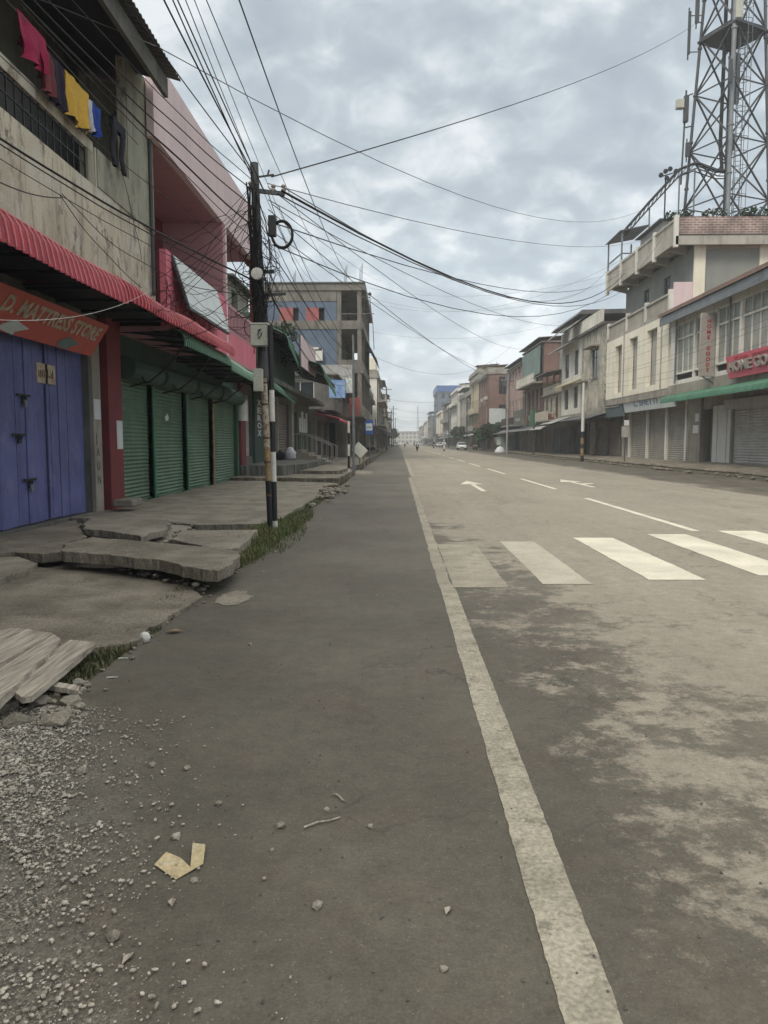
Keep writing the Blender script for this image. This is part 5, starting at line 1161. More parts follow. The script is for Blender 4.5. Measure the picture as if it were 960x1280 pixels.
q.prism([leg(0,zp)+Vector((-0.2,0,0)), leg(1,zp)+Vector((0,-0.4,0)), leg(2,zp)+Vector((0.3,0,0)), leg(3,zp)], (0,0,0.14)); q.build('platform', M['steel_dark'], tw)
def panel_ant(x, y, z0, z1, m, w_=0.28):
    q = MB(); q.tube([(x, y, z0-0.3), (x, y, z1+0.3)], 0.05, 6); q.box(x-w_/2, x+w_/2, y-0.2, y-0.06, z0, z1)
    l0 = leg(0, (z0+z1)/2); q.bar((x, y, z0+0.2), (l0.x, l0.y, z0+0.2), 0.05); q.bar((x, y, z1-0.2), (l0.x, l0.y, z1-0.2), 0.05); return q.build('antenna', m, tw)
l_ = leg(0, 27)
panel_ant(l_.x-0.75, l_.y, 27.2, 29.9, M['steel_dark'], 0.16); 
q = MB(); l_ = leg(0, 22); q.tube([(l_.x-0.6, l_.y, 18.9),(l_.x-0.45,l_.y,25.0)], 0.06, 6); q.bar((l_.x-0.5,l_.y,24.6),(l_.x,l_.y,24.8),0.07); q.bar((l_.x-0.5,l_.y,22.6),(l_.x,l_.y,22.7),0.07); q.bar((l_.x-0.6,l_.y,19.6),(l_.x,l_.y,19.7),0.06); q.build('side_pole', M['steel_dark'], tw)
q = MB(); q.box(l_.x-1.15, l_.x-0.65, l_.y-0.35, l_.y+0.05, 23.75, 24.35); q.build('radio_unit', M['cream_box'], tw, bevel=0.04)
q = MB(); q.box(l_.x-0.62, l_.x-0.35, l_.y-0.3, l_.y, 22.9, 24.6); q.build('radio_unit', M['steel_dark'], tw)
q = MB(); p1 = leg(1, 29); q.box(p1.x-0.05, p1.x+0.38, p1.y-0.35, p1.y-0.16, 28.1, 31.0); q.build('panel_antenna', M['cream_box'], tw, bevel=0.04)
q = MB(); p1 = leg(2, 27); q.lathe((p1.x+0.3, p1.y-0.7, 27.3), [(0.02,0.0),(0.35,0.05),(0.5,0.25),(0.5,0.3)], 16, 'y'); q.build('dish_antenna', M['steel_dark'], tw)
q = MB(); p1 = leg(3, 25); q.box(p1.x+0.2, p1.x+0.45, p1.y-0.6, p1.y-0.4, 24.4, 27.6); q.build('panel_antenna', M['steel_dark'], tw)
for (k, z0, z1, dx, dy) in ((0,29.0,31.2,-0.5,-0.3),(1,24.0,25.4,-0.35,-0.35),(2,29.3,31.4,0.35,-0.3),(3,21.5,22.6,0.3,-0.2),(0,20.6,21.5,-0.3,-0.25),(2,19.5,20.8,0.3,-0.25)):
    q = MB(); p1 = leg(k, z0); q.tube([(p1.x+dx,p1.y+dy,z0-0.3),(p1.x+dx,p1.y+dy,z1+0.3)], 0.045, 6); q.box(p1.x+dx-0.12,p1.x+dx+0.12,p1.y+dy-0.2,p1.y+dy-0.06,z0,z1); q.bar((p1.x+dx,p1.y+dy,z0+0.2),(p1.x,p1.y,z0+0.2),0.05); q.bar((p1.x+dx,p1.y+dy,z1-0.2),(p1.x,p1.y,z1-0.2),0.05); q.build('antenna', M['steel_dark' if k != 2 else 'steel'], tw)
# big dark roof behind the terrace
bg_ = thing('roof_shelter', 'dark curved tin roof behind the terrace at the right edge', 'roof shelter', (26, 60, 13))
q = MB(); q.prism([(20.5,58,13.4),(24,58,16.2),(28,58,18.0),(34,58,18.6),(34,58,18.3),(28,58,17.7),(24,58,15.9),(20.5,58,13.1)], (0,10,0)); q.build('tin_roof', M['roof_tin'], bg_)
q = MB()
for x in (24, 28, 33): q.bar((x,58.3,0),(x,58.3,15.5+(x-24)*0.3),0.25)
q.build('roof_post', M['concrete_dark'], bg_)

# ---------- mouldy building with rooftop canopy
h3 = thing('shop_house', 'mould stained house with dark flat canopy roof and tilted sheets on top', 'building', (XR, 59, 0))
shell(h3, 1, 17, 26, 58.9, 74.3, -0.3, 3.7, M['concrete_dark'], ops_f=[(59.4,62.3,ZG,3.2),(62.7,66.0,ZG,3.2),(66.4,68.6,ZG,3.2),(69.2,71.3,ZG,3.2),(71.8,73.8,ZG,3.2)], name='ground_floor_wall', t=0.3)
for a, b, m in ((59.4,62.3,'brown_shutter'),(62.7,66.0,'brown_shutter'),(66.4,68.6,'grey_shutter'),(71.8,73.8,'blue_shutter')): shutter(h3, 17.1, 1, a-0.01, b+0.01, ZG, 3.21, M[m], fancy=False, pitch=0.13, amp=0.02)
slab_part(h3, 18, 18.05, 69, 71.5, ZG, 3.3, M['void'], 'shop_interior')
slab_part(h3, XR, 26, 58.9, 74.3, 3.703, 4.0, M['concrete'])
shell(h3, 1, XR, 26, 58.9, 66.5, 4.003, 10.4, M['mouldy'], ops_f=[(61.0,63.0,6.6,8.9)], name='mouldy_wall')
window(h3, XR, 1, 61.0, 63.0, 6.6, 8.9, M['concrete_dark'], M['glass'], sill=M['concrete'])
q = MB(); q.box(XR-0.7, XR-0.003, 60.6, 63.5, 9.0, 9.12); q.box(XR-0.5, XR-0.003, 64, 66.4, 6.5, 6.62); q.build('sunshade', M['concrete'], h3)
shell(h3, 1, XR, 26, 66.51, 74.3, 4.003, 10.4, M['white_wall'], ops_f=[(67.6,69.2,4.5,6.4),(71.3,73.0,4.5,6.4),(67.6,69.2,7.4,9.6),(71.3,73.0,7.4,9.6)], name='white_wall')
for a in ((67.6,69.2,4.5,6.4),(71.3,73.0,4.5,6.4),(67.6,69.2,7.4,9.6),(71.3,73.0,7.4,9.6)): window(h3, XR, 1, *a, M['concrete_dark'], M['glass'])
q = MB(); q.hexa([(XR-0.8,66.5,6.55),(XR,66.5,6.9),(XR,74.4,6.9),(XR-0.8,74.4,6.55),(XR-0.8,66.5,6.65),(XR,66.5,7.0),(XR,74.4,7.0),(XR-0.8,74.4,6.65)]); q.build('sloped_ledge', M['pale_yellow'], h3)
q = MB(); q.hexa([(XR-1.2,67.5,9.9),(XR,67.5,10.4),(XR,75.0,10.4),(XR-1.2,75.0,9.9),(XR-1.2,67.5,10.0),(XR,67.5,10.5),(XR,75.0,10.5),(XR-1.2,75.0,10.0)]); q.build('tilted_sheet', M['roof_pale'], h3)
slab_part(h3, XR-0.3, 26, 58.8, 74.4, 10.403, 10.6, M['concrete_dark'], 'roof_slab')
railing(h3, 1, XR-0.2, 59, 74, 10.6, 11.6, M['white_wall'], 0.35, 0.05)
q = MB()
for x in (XR+0.2, 20, 25.5):
    for yy in (65.3, 69, 73.8): q = MB(); q.bar((x,yy,10.6),(x,yy,12.3),0.12); q.build('roof_post', M['steel_dark'], h3)
q = MB(); q.hexa([(15.0,65.0,12.15),(27,65.0,12.35),(27,76.5,12.35),(15.0,76.5,12.15),(15.3,65.0,12.5),(27,65.0,12.75),(27,76.5,12.75),(15.3,76.5,12.5)]); q.build('canopy_roof', M['roof_tin'], h3)
for i, (ya, x) in enumerate(((65.5, 14.5), (70.0, 14.3))):
    q = MB(); q.hexa([(x-0.2,ya,11.0),(x+1.6,ya,12.3),(x+1.6,ya+3,12.3),(x-0.2,ya+3,11.0),(x-0.2,ya,11.1),(x+1.6,ya,12.4),(x+1.6,ya+3,12.4),(x-0.2,ya+3,11.1)]); q.build('tilted_sheet', M['roof_pale'], h3)
awning(h3, 'lean_to_roof', 1, 16.9, 4.0, 14.6, 3.35, 59.0, 70.0, M['roof_tin'], pitch=0.35, amp=0.03, frame_and_shade=True)
awning(h3, 'lean_to_roof', 1, 16.9, 4.2, 14.0, 3.2, 70.2, 76.0, M['roof_pale'], pitch=0.35, amp=0.03, frame_and_shade=True)
# ---------- low porch house
h4 = gen_building(1, XR-0.1, 75.0, 82.3, 6.4, 'plaster_beige', 'low beige house with dark porch between the mouldy and the brick house', 2, 71, balcony=(0,), roof='flat', depth=8, aw='roof_pale', shut='blue_shutter')
q = MB(); q.hexa([(14.3,74.7,8.2),(22,74.7,9.4),(22,82.4,9.4),(14.3,82.4,8.2),(14.3,74.7,8.3),(22,74.7,9.5),(22,82.4,9.5),(14.3,82.4,8.3)]); q.build('porch_roof', M['roof_tin'], h4)
q = MB()
for yy in (75.1, 78.5, 82.1):
    q.bar((15.8,yy,6.4),(15.8,yy,8.4),0.14)
q.build('porch_post', M['concrete'], h4)
q = MB(); q.box(17.5,17.6,75.1,82,6.41,8.5); q.build('porch_wall', M['void'], h4)
# ---------- brick house
h5 = gen_building(1, XR-0.1, 83.0, 95.5, 12.3, 'brown_wall', 'three storey brown house with greenish glazed front and thin sheet roof', 3, 72, balcony=(1,), roof='sheet', depth=9, aw='roof_tin', shut='brown_shutter')
q = MB(); q.box(XR-0.5, XR-0.46, 83.2, 95, 8.9, 11.9); q.build('green_glazing', M['teal_wall'], h5)
bm1 = thing('shop_sign', 'green shop sign board on the brown three storey house', 'sign', (15.4, 84, 3.6)); q = MB(); q.box(14.9, 15.0, 83.5, 87.2, 3.3, 5.0); q.build('board', M['green_paint'], bm1); q = MB(); q.box(14.98,15.6,83.6,83.7,4.8,4.9); q.build('bracket', M['steel_dark'], bm1)
bm2 = thing('shop_sign', 'dark grey shop sign board left of the green one', 'sign', (15.4, 90, 3.6)); q = MB(); q.box(14.4, 14.5, 88.5, 96, 3.4, 5.3); q.build('board', M['concrete_dark'], bm2); q = MB(); q.box(14.38, 14.398, 91, 92.6, 4.0, 4.35); q.box(14.38, 14.398, 93, 94.2, 4.0, 4.35); q.build('faded_print', M['sign_grey'], bm2)
h6 = gen_building(1, XR, 96.2, 109.5, 11.6, 'rose_wall', 'rose tinted three storey house left of the brown one with the glazed front', 3, 73, balcony=(0,), roof='sheet', depth=9, aw='roof_tin', shut='grey_shutter')
h6b = gen_building(1, XR+1.5, 110.2, 123.5, 10.8, 'grey_wall', 'grey roofed house set back between the rose and the red brown house', 3, 74, roof='gable', depth=8, aw='roof_tin')
h7 = gen_building(1, 14.6, 124.5, 140, 12.6, 'brown_wall', 'red brown house with wide upper floors and a roof terrace', 3, 75, balcony=(0,), roof='flat', depth=10, aw='roof_pale', shut='silver_shutter', tank='black water tank on the red brown house')
q = MB(); q.box(14.7, 17.9, 124.2, 124.4, 3.9, 6.9); tag(q.build('sign_board', M['sign_white']), 'large pale sign board on the side of the red brown house', 'sign')
rowR = [(141, 158, 13.2, 'pale_yellow', 4, 'right side pale yellow four storey house beyond the red brown one', (0,1), 'flat'),
        (159, 178, 15.8, 'teal_wall', 4, 'right side tall greenish house with a flat grey roof', (1,2), 'flat'),
        (179, 199, 12.4, 'cream_dark', 3, 'right side stained cream house below the blue topped block', (0,), 'shed'),
        (200, 226, 14.8, 'white_wall', 4, 'right side whitish block with balconies on two floors', (0,2), 'flat'),
        (227, 252, 11.3, 'grey_wall', 3, 'right side grey house behind the moving scooters', (1,), 'shed'),
        (253, 284, 13.7, 'rose_wall', 3, 'right side rose coloured block at mid distance', (0,1), 'flat'),
        (286, 322, 12.5, 'cream', 3, 'right side cream block just before the blue topped one', (0,), 'flat'),
        (360, 400, 14.0, 'grey_wall', 3, 'right side grey block past the blue topped one', (), 'shed'),
        (402, 450, 12.0, 'white_wall', 3, 'right side white block near the far end', (0,), 'flat'),
        (453, 520, 11.5, 'brown_wall', 3, 'right side brown block near the far end', (), 'flat'),
        (523, 590, 12.0, 'cream_dark', 3, 'last stained block on the right before the street end', (), 'flat')]
for i, (a, b, H, wl, nf, lb, bal, rf) in enumerate(rowR):
    gen_building(1, 14.9+0.5*((i*7)%4), a, b, H, wl, lb, nf, 90+i, depth=10, balcony=bal, aw=['roof_tin', 'roof_pale', None, 'green_sheet'][i%4], roof=rf, tank=('black water tank on the %s' % ['yellow four storey house', 'tall greenish house', '', 'whitish balcony block', '', 'rose block', ''][i]) if i in (0, 1, 3, 5) else False)
hb = gen_building(1, 16.5, 324, 356, 22.5, 'blue_wall', 'tall blue grey block with a bright blue roof storey', 6, 120, depth=13, aw='roof_tin')
q = MB(); q.box(16.0, 30, 323.5, 356.5, 22.6, 25.2); q.build('blue_roof_storey', M['blue_roof'], hb)
# street end
he = thing('long_building', 'long pale low building closing the far end of the street', 'building', (10, 610, 0))
q = MB(); q.panel((-14, 606, 0), (1,0,0), 44, 9.4, (0,1,0), [(1+3.1*k, 3+3.1*k, f, f+1.8) for k in range(14) for f in (1.0, 4.2, 7.0)], 0.3); q.build('wall', M['white_wall'], he)
slab_part(he, -15, 31, 605.6, 625, 9.41, 9.9, M['roof_pale'], 'roof'); slab_part(he, -14, 30, 606.6, 607, 0, 9.4, M['recess_grey'], 'hazed_interior_wall')  # grey interior wall paints distance haze into the window openings
for i, (px_, Yd, h_, lb) in enumerate(((522, 700, 34, 'thin lattice mast standing far beyond the street end'), )):
    mt = thing('radio_mast', lb, 'mast', (17.5, Yd, 0)); q = MB()
    for k in range(3): a = k*2.1; q.tube([(17.5+1.2*math.cos(a), Yd+1.2*math.sin(a), 0),(17.5+0.3*math.cos(a), Yd+0.3*math.sin(a), h_)], 0.14, 5)
    for z in range(0, h_-1, 2):
        r1, r2 = 1.2-0.9*z/h_, 1.2-0.9*(z+2)/h_
        for k in range(3):
            a, b = k*2.1, (k+1)*2.1; q.bar((17.5+r1*math.cos(a),Yd+r1*math.sin(a),z),(17.5+r2*math.cos(b),Yd+r2*math.sin(b),z+2),0.12)
    q.build('lattice', M['steel'], mt)
# ================================================================ STREET FURNITURE, CABLES, LITTER
# ---------- utility pole with boxes and tangle
PX, PY = -2.135, 12.6
def pole_at(z): return Vector((PX-0.185*z/5.95, PY, z))
up_ = thing('utility_pole', 'dark utility pole with rusty yellow lower half, cable coil and meter boxes', 'pole', (PX, PY, 0))
q = MB(); q.tube([pole_at(2.55), pole_at(5.95)], 0.078, 14, 0.066); q.build('upper_shaft', M['steel_dark'], up_)
for z0, z1, m in ((-0.1,0.86,'black_paint'),(0.86,1.42,'yellow_paint'),(1.42,2.0,'white_rust'),(2.0,2.56,'white_rust')):
    q = MB(); q.tube([pole_at(z0), pole_at(z1)], 0.051, 14); q.build('painted_band', M[m], up_)
q = MB()
for z in (0.6, 1.15, 1.55, 2.1, 2.45): q.tube([pole_at(z), pole_at(z+0.035)], 0.056, 12)
q.build('rust_ring', M['rust'], up_)
q = MB(); q.box(PX-0.24, PX+0.04, PY-0.26, PY-0.10, 3.04, 3.38); mbx = q.build('meter_box', M['cream_box'], up_, bevel=0.008)
q = MB(); q.box(PX-0.245, PX+0.045, PY-0.27, PY-0.09, 3.381, 3.40); q.build('lid', M['white_paint'], mbx)
q = MB(); q.tube([(PX-0.12,PY-0.265,3.28),(PX-0.07,PY-0.275,3.3),(PX-0.12,PY-0.27,3.22),(PX-0.1,PY-0.27,3.15),(PX-0.05,PY-0.27,3.24)], 0.008, 4); q.build('mark', M['black_metal'], mbx)
q = MB(); q.box(PX-0.21, PX-0.07, PY-0.24, PY-0.09, 2.32, 2.68); q.build('junction_box', M['yellow_paint'] if False else M['cream_box'], up_, bevel=0.006)
for a_, b_, w_ in (((PX-0.22,PY,5.53),(PX+0.30,PY,5.47),0.06),((PX-0.3,PY,3.86),(PX+0.3,PY,3.9),0.04),((PX-0.3,PY,4.25),(PX+0.12,PY,4.25),0.05)): q = MB(); q.bar(a_, b_, w_); q.build('crossarm', M['steel_dark'], up_)
for x, z in ((PX+0.28,5.5),(PX+0.12,5.5),(PX-0.25,5.55),(PX-0.2,4.3)):
    q = MB(); q.lathe((x,PY,z), [(0.03,0),(0.045,0.03),(0.025,0.06),(0.045,0.09),(0.02,0.12)], 8); q.build('insulator', M['sign_grey'], up_)
q = MB(); q.bar((PX-0.17,PY-0.03,5.72),(PX+0.16,PY-0.2,5.70),0.025); q.bar((PX+0.05,PY-0.14,5.70),(PX+0.08,PY-0.16,5.79),0.02); q.build('street_hook', M['steel_dark'], up_)
q = MB(); q.box(PX+0.05, PX+0.17, PY-0.16, PY-0.04, 4.78, 5.1); q.build('splice_box', M['black_metal'], up_, bevel=0.01)
q = MB(); c = Vector((PX+0.26, PY-0.1, 4.82))
for k in range(5):
    r = 0.165+0.012*math.sin(k*2.1); q.tube([c+Vector((r*math.cos(t), 0.015*k, r*1.25*math.sin(t))) for t in [2*math.pi*j/24 for j in range(25)]], 0.011, 5)
q.build('cable_coil', M['cable'], up_)
q = MB(); q.lathe((PX-0.14,PY-0.14,4.19), [(0.02,-0.05),(0.09,-0.04),(0.10,0.0),(0.06,0.03),(0.02,0.04)], 14, 'y'); q.build('lamp_reflector', M['white_paint'], up_)
rd = random.Random(12); q = MB()
for k in range(34):     # bundled risers along the shaft
    z0, z1 = rd.uniform(2.7, 3.9), rd.uniform(4.3, 5.75); a = rd.uniform(-0.5, 3.6); pts = []
    for j in range(9):
        z = z0+(z1-z0)*j/8; r = 0.09+rd.uniform(0, 0.05); p = pole_at(z); pts.append((p.x+r*math.cos(a+j*0.25), p.y-r*abs(math.sin(a+j*0.25)), z))
    q.tube(pts, rd.choice([0.007,0.009,0.012]), 4, cap=False)
for k in range(40):     # drooping loops
    p = pole_at(rd.uniform(3.5, 5.6)); e = pole_at(rd.uniform(3.1, 5.4)); s_ = rd.choice([-1, 1, 1]); w_ = rd.uniform(0.12, 0.42); dy = rd.uniform(-0.25, 0.1); pts = []
    for j in range(9):
        t = j/8; b = p.lerp(e, t); pts.append((b.x+s_*w_*math.sin(math.pi*t), b.y-0.1+dy*math.sin(math.pi*t), b.z-0.25*w_*math.sin(math.pi*t)+0.03*rd.uniform(-1,1)))
    q.tube(pts, rd.choice([0.004,0.005,0.007]), 4, cap=False)
q.build('cable_tangle', M['cable'], up_)
sp_ = thing('striped_post', 'slim black and white striped post beside the dark utility pole', 'post', (-2.08, 12.3, 0))
for z0, z1, m in ((-0.1,0.22,'white_paint'),(0.22,0.86,'black_paint'),(0.86,1.34,'white_paint'),(1.34,1.83,'black_paint'),(1.83,2.33,'white_paint'),(2.33,3.35,'black_paint')):
    q = MB(); q.tube([(-2.01-0.012*z0,12.3,z0),(-2.01-0.012*z1,12.3,z1)], 0.043, 12); q.build('painted_band', M[m], sp_)

# ---------- overhead cables
def cable(A, B, sag, r, label, ext=(0, 0), n=16, m='cable', wob=0.0, group='overhead cables'):
    A, B = Vector(A), Vector(B); d = B-A; pts = []; r = r*0.52
    if ext[0]: pts.append(A-d*ext[0]+Vector((0,0,sag*1.2*ext[0])))
    for i in range(n+1):
        t = i/n; p = A.lerp(B, t); p.z -= 4*sag*t*(1-t)
        if wob: p += Vector((noise.noise(p*0.9), noise.noise(p*0.9+Vector((5,5,5))), noise.noise(p*1.1+Vector((9,1,1)))))*wob
        pts.append(p)
    if ext[1]: pts.append(B+d*ext[1])
    q = MB(); q.tube(pts, r, 5, cap=False); return tag(q.build('cable', M[m]), label, 'cable', group)
top = lambda dz=0, dx=0: pole_at(5.6+dz)+Vector((dx, 0, 0))
# to the tower and right-hand roofs
cable((PX+0.1,12.55,5.72), onY(872,28,51.5), 0.55, 0.022, 'single cable rising from the utility pole to the lattice tower')
cable(onX(196,58,-4.2), onX(803,262,15.9), 1.7, 0.018, 'thin long cable arcing over the street from the top left to the cream terrace', ext=(0.3,0), m='cable_grey')
cable((PX+0.28,12.5,5.55), (15.65,57.0,14.6), 2.3, 0.018, 'upper thin cable from the pole to the terrace corner shelter', m='cable_grey')
cable((PX+0.28,12.5,5.48), (15.6,54.0,13.1), 1.9, 0.04, 'thick sagging cable from the pole crossarm to the cream terrace edge')
cable((PX+0.2,12.5,5.44), (15.6,50.0,12.2), 1.9, 0.022, 'second sagging cable just under the thick one')
cable((PX+0.1,12.5,5.0), (15.6,55.0,13.3), 1.2, 0.02, 'straight cable leaving the coil toward the cream terrace')
cable((PX+0.1,12.5,4.65), (15.6,46.5,13.6), 2.6, 0.018, 'lowest cable leaving the pole and rising right to the brick parapet')
for i, (a, b, Y1, X2, sg_, lb) in enumerate((((462,372),(770,350),63,15.6,1.6,'faint cable from the blue block roof to the mouldy house'), ((466,445),(640,432),66,15.6,2.6,'dark sagging cable from the blue block side across the street'),
        ((464,415),(700,402),64,15.5,1.0,'thin cable from the blue block to the canopy roofed house'), ((465,378),(790,318),64,15.7,2.0,'faint rising cable from the blue block to the terrace posts'),
        ((462,360),(790,335),64,15.7,1.2,'thin cable above the faint ones leaving the blue block roof'))):
    A = onY(*a, Y1); B = onX(*b, X2); cable(A, B, sg_, 0.022 if i == 1 else 0.014, lb, m='cable' if i == 1 else 'cable_grey')
for i, (y, z0, z1) in enumerate(((120,8.5,10),(150,8.6,9.5),(185,8.5,10.5),(215,8,9.5),(240,8.2,10.2),(280,8.4,9.2),(330,8.2,10.0))):
    cable((-3.0,y,z0), (15.0,y+6,z1), 1.4+0.3*(i%3), 0.025, 'far cable spanning the street above the %s' % ['pale three storey house', 'rose plastered far house', 'right greenish block front', 'middle far poles', 'transformer frame', 'far parked white car', 'last far poles'][i], m='cable_grey')
for i, (z, Y2, z2, sg_, lb) in enumerate(((5.35,62,11.5,1.3,'thin wire from the pole to the canopy of the mouldy house'),(5.2,76,8.6,2.2,'thin slack wire from the pole to the low beige house'),(5.55,84,12.4,1.6,'thin wire from the pole to the brown sheet roofed house'),(4.9,100,11.0,1.4,'long thin wire from the pole to the rose tinted house'),(5.6,48,14.0,0.8,'nearly straight thin wire from the pole to the brick parapet'))):
    cable((PX+0.05,12.5,z), (15.6,Y2,z2), sg_, 0.015, lb, m='cable_grey')
# fan passing overhead toward the viewer
fan = [((155,0),(313,213),9.0,0.016,'leftmost wire of the fan running from the pole top over the viewer'),
       ((205,0),(316,216),8.6,0.020,'second wire from the left of the overhead fan'),
       ((216,0),(320,232),8.6,0.016,'third wire from the left of the overhead fan'),
       ((222,0),(331,240),8.6,0.016,'fourth wire from the left of the overhead fan')]
for a, b, Y, r, lb in fan: cable(onY(*a, Y), onY(*b, 12.55), 0.02, r, lb, ext=(2.2,0))
for a, b, r, lb in (((232,0),(392,352),0.018,'wire passing right of the pole down to the blue block roof, nearest the pole'), ((243,0),(400,352),0.016,'wire landing on the blue block roof right beside its neighbour'), ((258,0),(428,354),0.018,'wire ending near the right half of the blue block roof'), ((299,0),(443,353),0.026,'rightmost bold wire of the overhead fan reaching the blue block corner')):
    B = onY(*b, 63.5); A = onY(*a, 13.5); cable(A, B, 0.9, r, lb, ext=(0.5,0))
# along the left facades into the pole
side = [((27,0),(318,286),-3.7,0.024,'thick cable running under the dark eave to the pole'), ((42,0),(318,262),-3.7,0.018,'cable beside the thick one under the dark eave'), ((60,0),(316,240),-3.6,0.016,'cable crossing the roof fascia toward the pole top'),
        ((22,0),(317,300),-3.8,0.012,'thin cable below the thick one under the eave'), ((0,173),(318,352),-4.3,0.028,'heavy black cable crossing the beige parapet'), ((0,180),(318,360),-4.35,0.016,'thin cable just below the heavy one on the parapet'),
        ((0,70),(316,330),-4.4,0.010,'thin wire crossing the balcony railing'), ((0,198),(318,372),-4.4,0.010,'loose wire low across the beige parapet'), ((90,0),(317,228),-3.5,0.012,'wire crossing the middle of the dark eave')]
for a, b, X, r, lb in side:
    A = onX(*a, X); B = onY(*b, 12.55); cable(A, B, 0.08, r, lb, ext=(0.9,0), wob=0.03)
cable(onX(0,228,-4.5), onX(78,247,-4.7), 0.05, 0.016, 'drooping cable over the red awning before its branch', ext=(1,0))
cable(onX(76,246,-4.7), onX(176,360,-4.4), 0.1, 0.012, 'branch cable dropping to the awning edge by the wall corner', wob=0.05)
cable(onX(80,247,-4.7), onY(318,372,12.5), 0.35, 0.012, 'slack branch cable from the parapet to the pole', wob=0.08)
cable(onX(0,400,-4.3), onX(190,362,-4.3), 0.16, 0.007, 'single pale wire in front of the mattress sign', m='white_paint', ext=(0.4,0))
cable(onX(150,210,-4.9), onX(172,330,-4.9), -0.05, 0.010, 'short wire hanging on the grey plaster wall corner', wob=0.15)
# twiggy service wires in front of the pink balcony
rd = random.Random(21)
q = MB()
for k in range(20):
    A = onX(rd.uniform(185,215), rd.uniform(290,440), -4.5+rd.uniform(-.3,.3)); B = onY(rd.uniform(306,324), rd.uniform(230,420), 12.5)
    pts = []; sg_ = rd.uniform(0.05, 0.5)
    for j in range(13):
        t = j/12; p = A.lerp(B, t); p.z -= 4*sg_*t*(1-t)*0.5; p += Vector((noise.noise(p*1.7+Vector((k,0,0))), 0.2*noise.noise(p*1.7), noise.noise(p*1.7+Vector((0,k,0)))))*0.13; pts.append(p)
    q.tube(pts, rd.choice([0.0035,0.0045,0.006]), 4, cap=False)
tag(q.build('wire_tangle', M['cable']), 'tangle of service wires strung between the pink balcony and the pole', 'wires', kind='stuff')
q = MB()
for k in range(14):
    y = 15.6+k*0.25; pts = [(-4.75+rd.uniform(-.1,.1), y+rd.uniform(-.3,.3)+j*0.1, 4.25+0.3*math.sin(k)+0.22*noise.noise(Vector((k,j*0.8,1)))+0.35*math.sin(j*0.9+k)) for j in range(8)]
    q.tube(pts, 0.008, 4, cap=False)
tag(q.build('wire_heap', M['cable']), 'heap of looped black wires lying over the red awning joint', 'wires', kind='stuff')
# down the street on the left
for i, (a, b, Y1, r, lb) in enumerate((((326,300),(456,455),58,0.02,'cable sweeping down from the pole past the pink signboard'), ((330,330),(440,505),50,0.014,'lower cable from the pole to the shop row with the blue banner'),
        ((334,240),(385,350),62,0.014,'thin cable from the coil to the blue block roof edge'), ((340,255),(480,350),150,0.014,'cable heading far down the left row'),
        ((328,345),(410,470),44,0.02,'dark cable along the green roof sheets'), ((326,390),(390,560),36,0.010,'thin slack wire dropping behind the meter box'))):
    cable(onY(*a, 12.6), onY(*b, Y1), 0.5, r, lb, wob=0.05)

# along the right facades
for i, (z0, z1, x) in enumerate(((8.0,7.2,14.5),(7.3,6.9,14.4),(6.9,6.3,14.6),(6.5,6.2,14.3),(6.0,5.8,14.5),(5.6,5.6,14.4),(8.9,7.6,14.2))):
    for a_, b_ in ((20,59),(59,98)):
        cable((x,a_,z0 if a_ == 20 else z1),(x-0.25,b_,z1), 0.35+0.08*i, 0.014, 'cable number %s from the top strung along the %s' % (['two','three','four','five','six','seven','one'][i], 'cream and glazed right facades' if a_ == 20 else 'mouldy and brown right facades'), m='cable_grey', group='cables along the right facades')
for i in range(6):
    for a_, b_ in ((14,34),(34,60),(60,140)):
        z0 = 5.7-0.28*i; cable((-2.15-0.05*i, a_, z0),(-2.1,b_,z0-0.1), 0.3+0.1*i, 0.013, 'cable number %s from the top over the left pavement %s' % (['one','two','three','four','five','six'][i], {14:'just past the utility pole',34:'beyond the slim grey pole',60:'beyond the bus stop sign'}[a_]), group='cables over the left pavement')

# ---------- slim poles and posts on the left
def steel_pole(name, label, x, y, h, r, m='steel', arms=(), cat='pole', bands=None, group=None, base=0.0):
    t = thing(name, label, cat, (x, y, base), group)
    q = MB(); z0 = base-0.2 if not bands else bands[-1][1]; q.tube([(x,y,z0),(x,y,h)], r, 8, r*0.75); q.build('shaft', M[m], t)
    for b in bands or (): k = MB(); k.tube([(x,y,b[0]),(x,y,b[1])], r*1.02, 8); k.build('painted_band', M[b[2]], t)
    for (z, L) in arms:
        k = MB(); k.bar((x-L,y,z),(x+L,y,z),0.09); k.build('crossarm', M['steel_dark'], t)
        for f in (-0.9, 0, 0.9): k = MB(); k.lathe((x+f*L,y,z+0.04), [(0.05,0),(0.07,0.1),(0.03,0.2)], 6); k.build('insulator', M['sign_grey'], t)
    return t
steel_pole('steel_pole', 'slim grey steel pole at the kerb in front of the shop steps', -2.0, 34.0, 6.2, 0.06)
steel_pole('striped_post', 'short black and white post left of the slim grey pole', -2.15, 33.0, 2.45, 0.05, 'black_paint', bands=((-0.1,0.35,'white_paint'),(0.35,0.9,'black_paint'),(0.9,1.4,'white_paint'),(1.4,1.9,'black_paint'),(1.9,2.4,'white_paint')), cat='post')
steel_pole('power_pole', 'tall steel power pole with crossarms beyond the pale far left house', -2.2, 140, 11.5, 0.14, 'steel_dark', arms=((11.0,0.9),(9.8,0.7),(8.9,0.7)), group='power poles')
steel_pole('power_pole', 'left power pole farther off beside the transformer frame', -1.6, 235, 12.5, 0.16, 'steel_dark', arms=((11.6,1.3),(10.2,1.0)), group='power poles')
steel_pole('power_pole', 'left power pole at the far end of the row', -1.4, 330, 12.0, 0.18, 'steel_dark', arms=((11.4,1.3),), group='power poles')
tf = thing('transformer_frame', 'pole mounted transformer on two posts far down the left side', 'transformer', (-3, 215, 0))
for x in (-3.6, -2.0):
    q = MB(); q.bar((x,215,0),(x,215,10.5),0.22); q.build('frame_post', M['steel_dark'], tf)
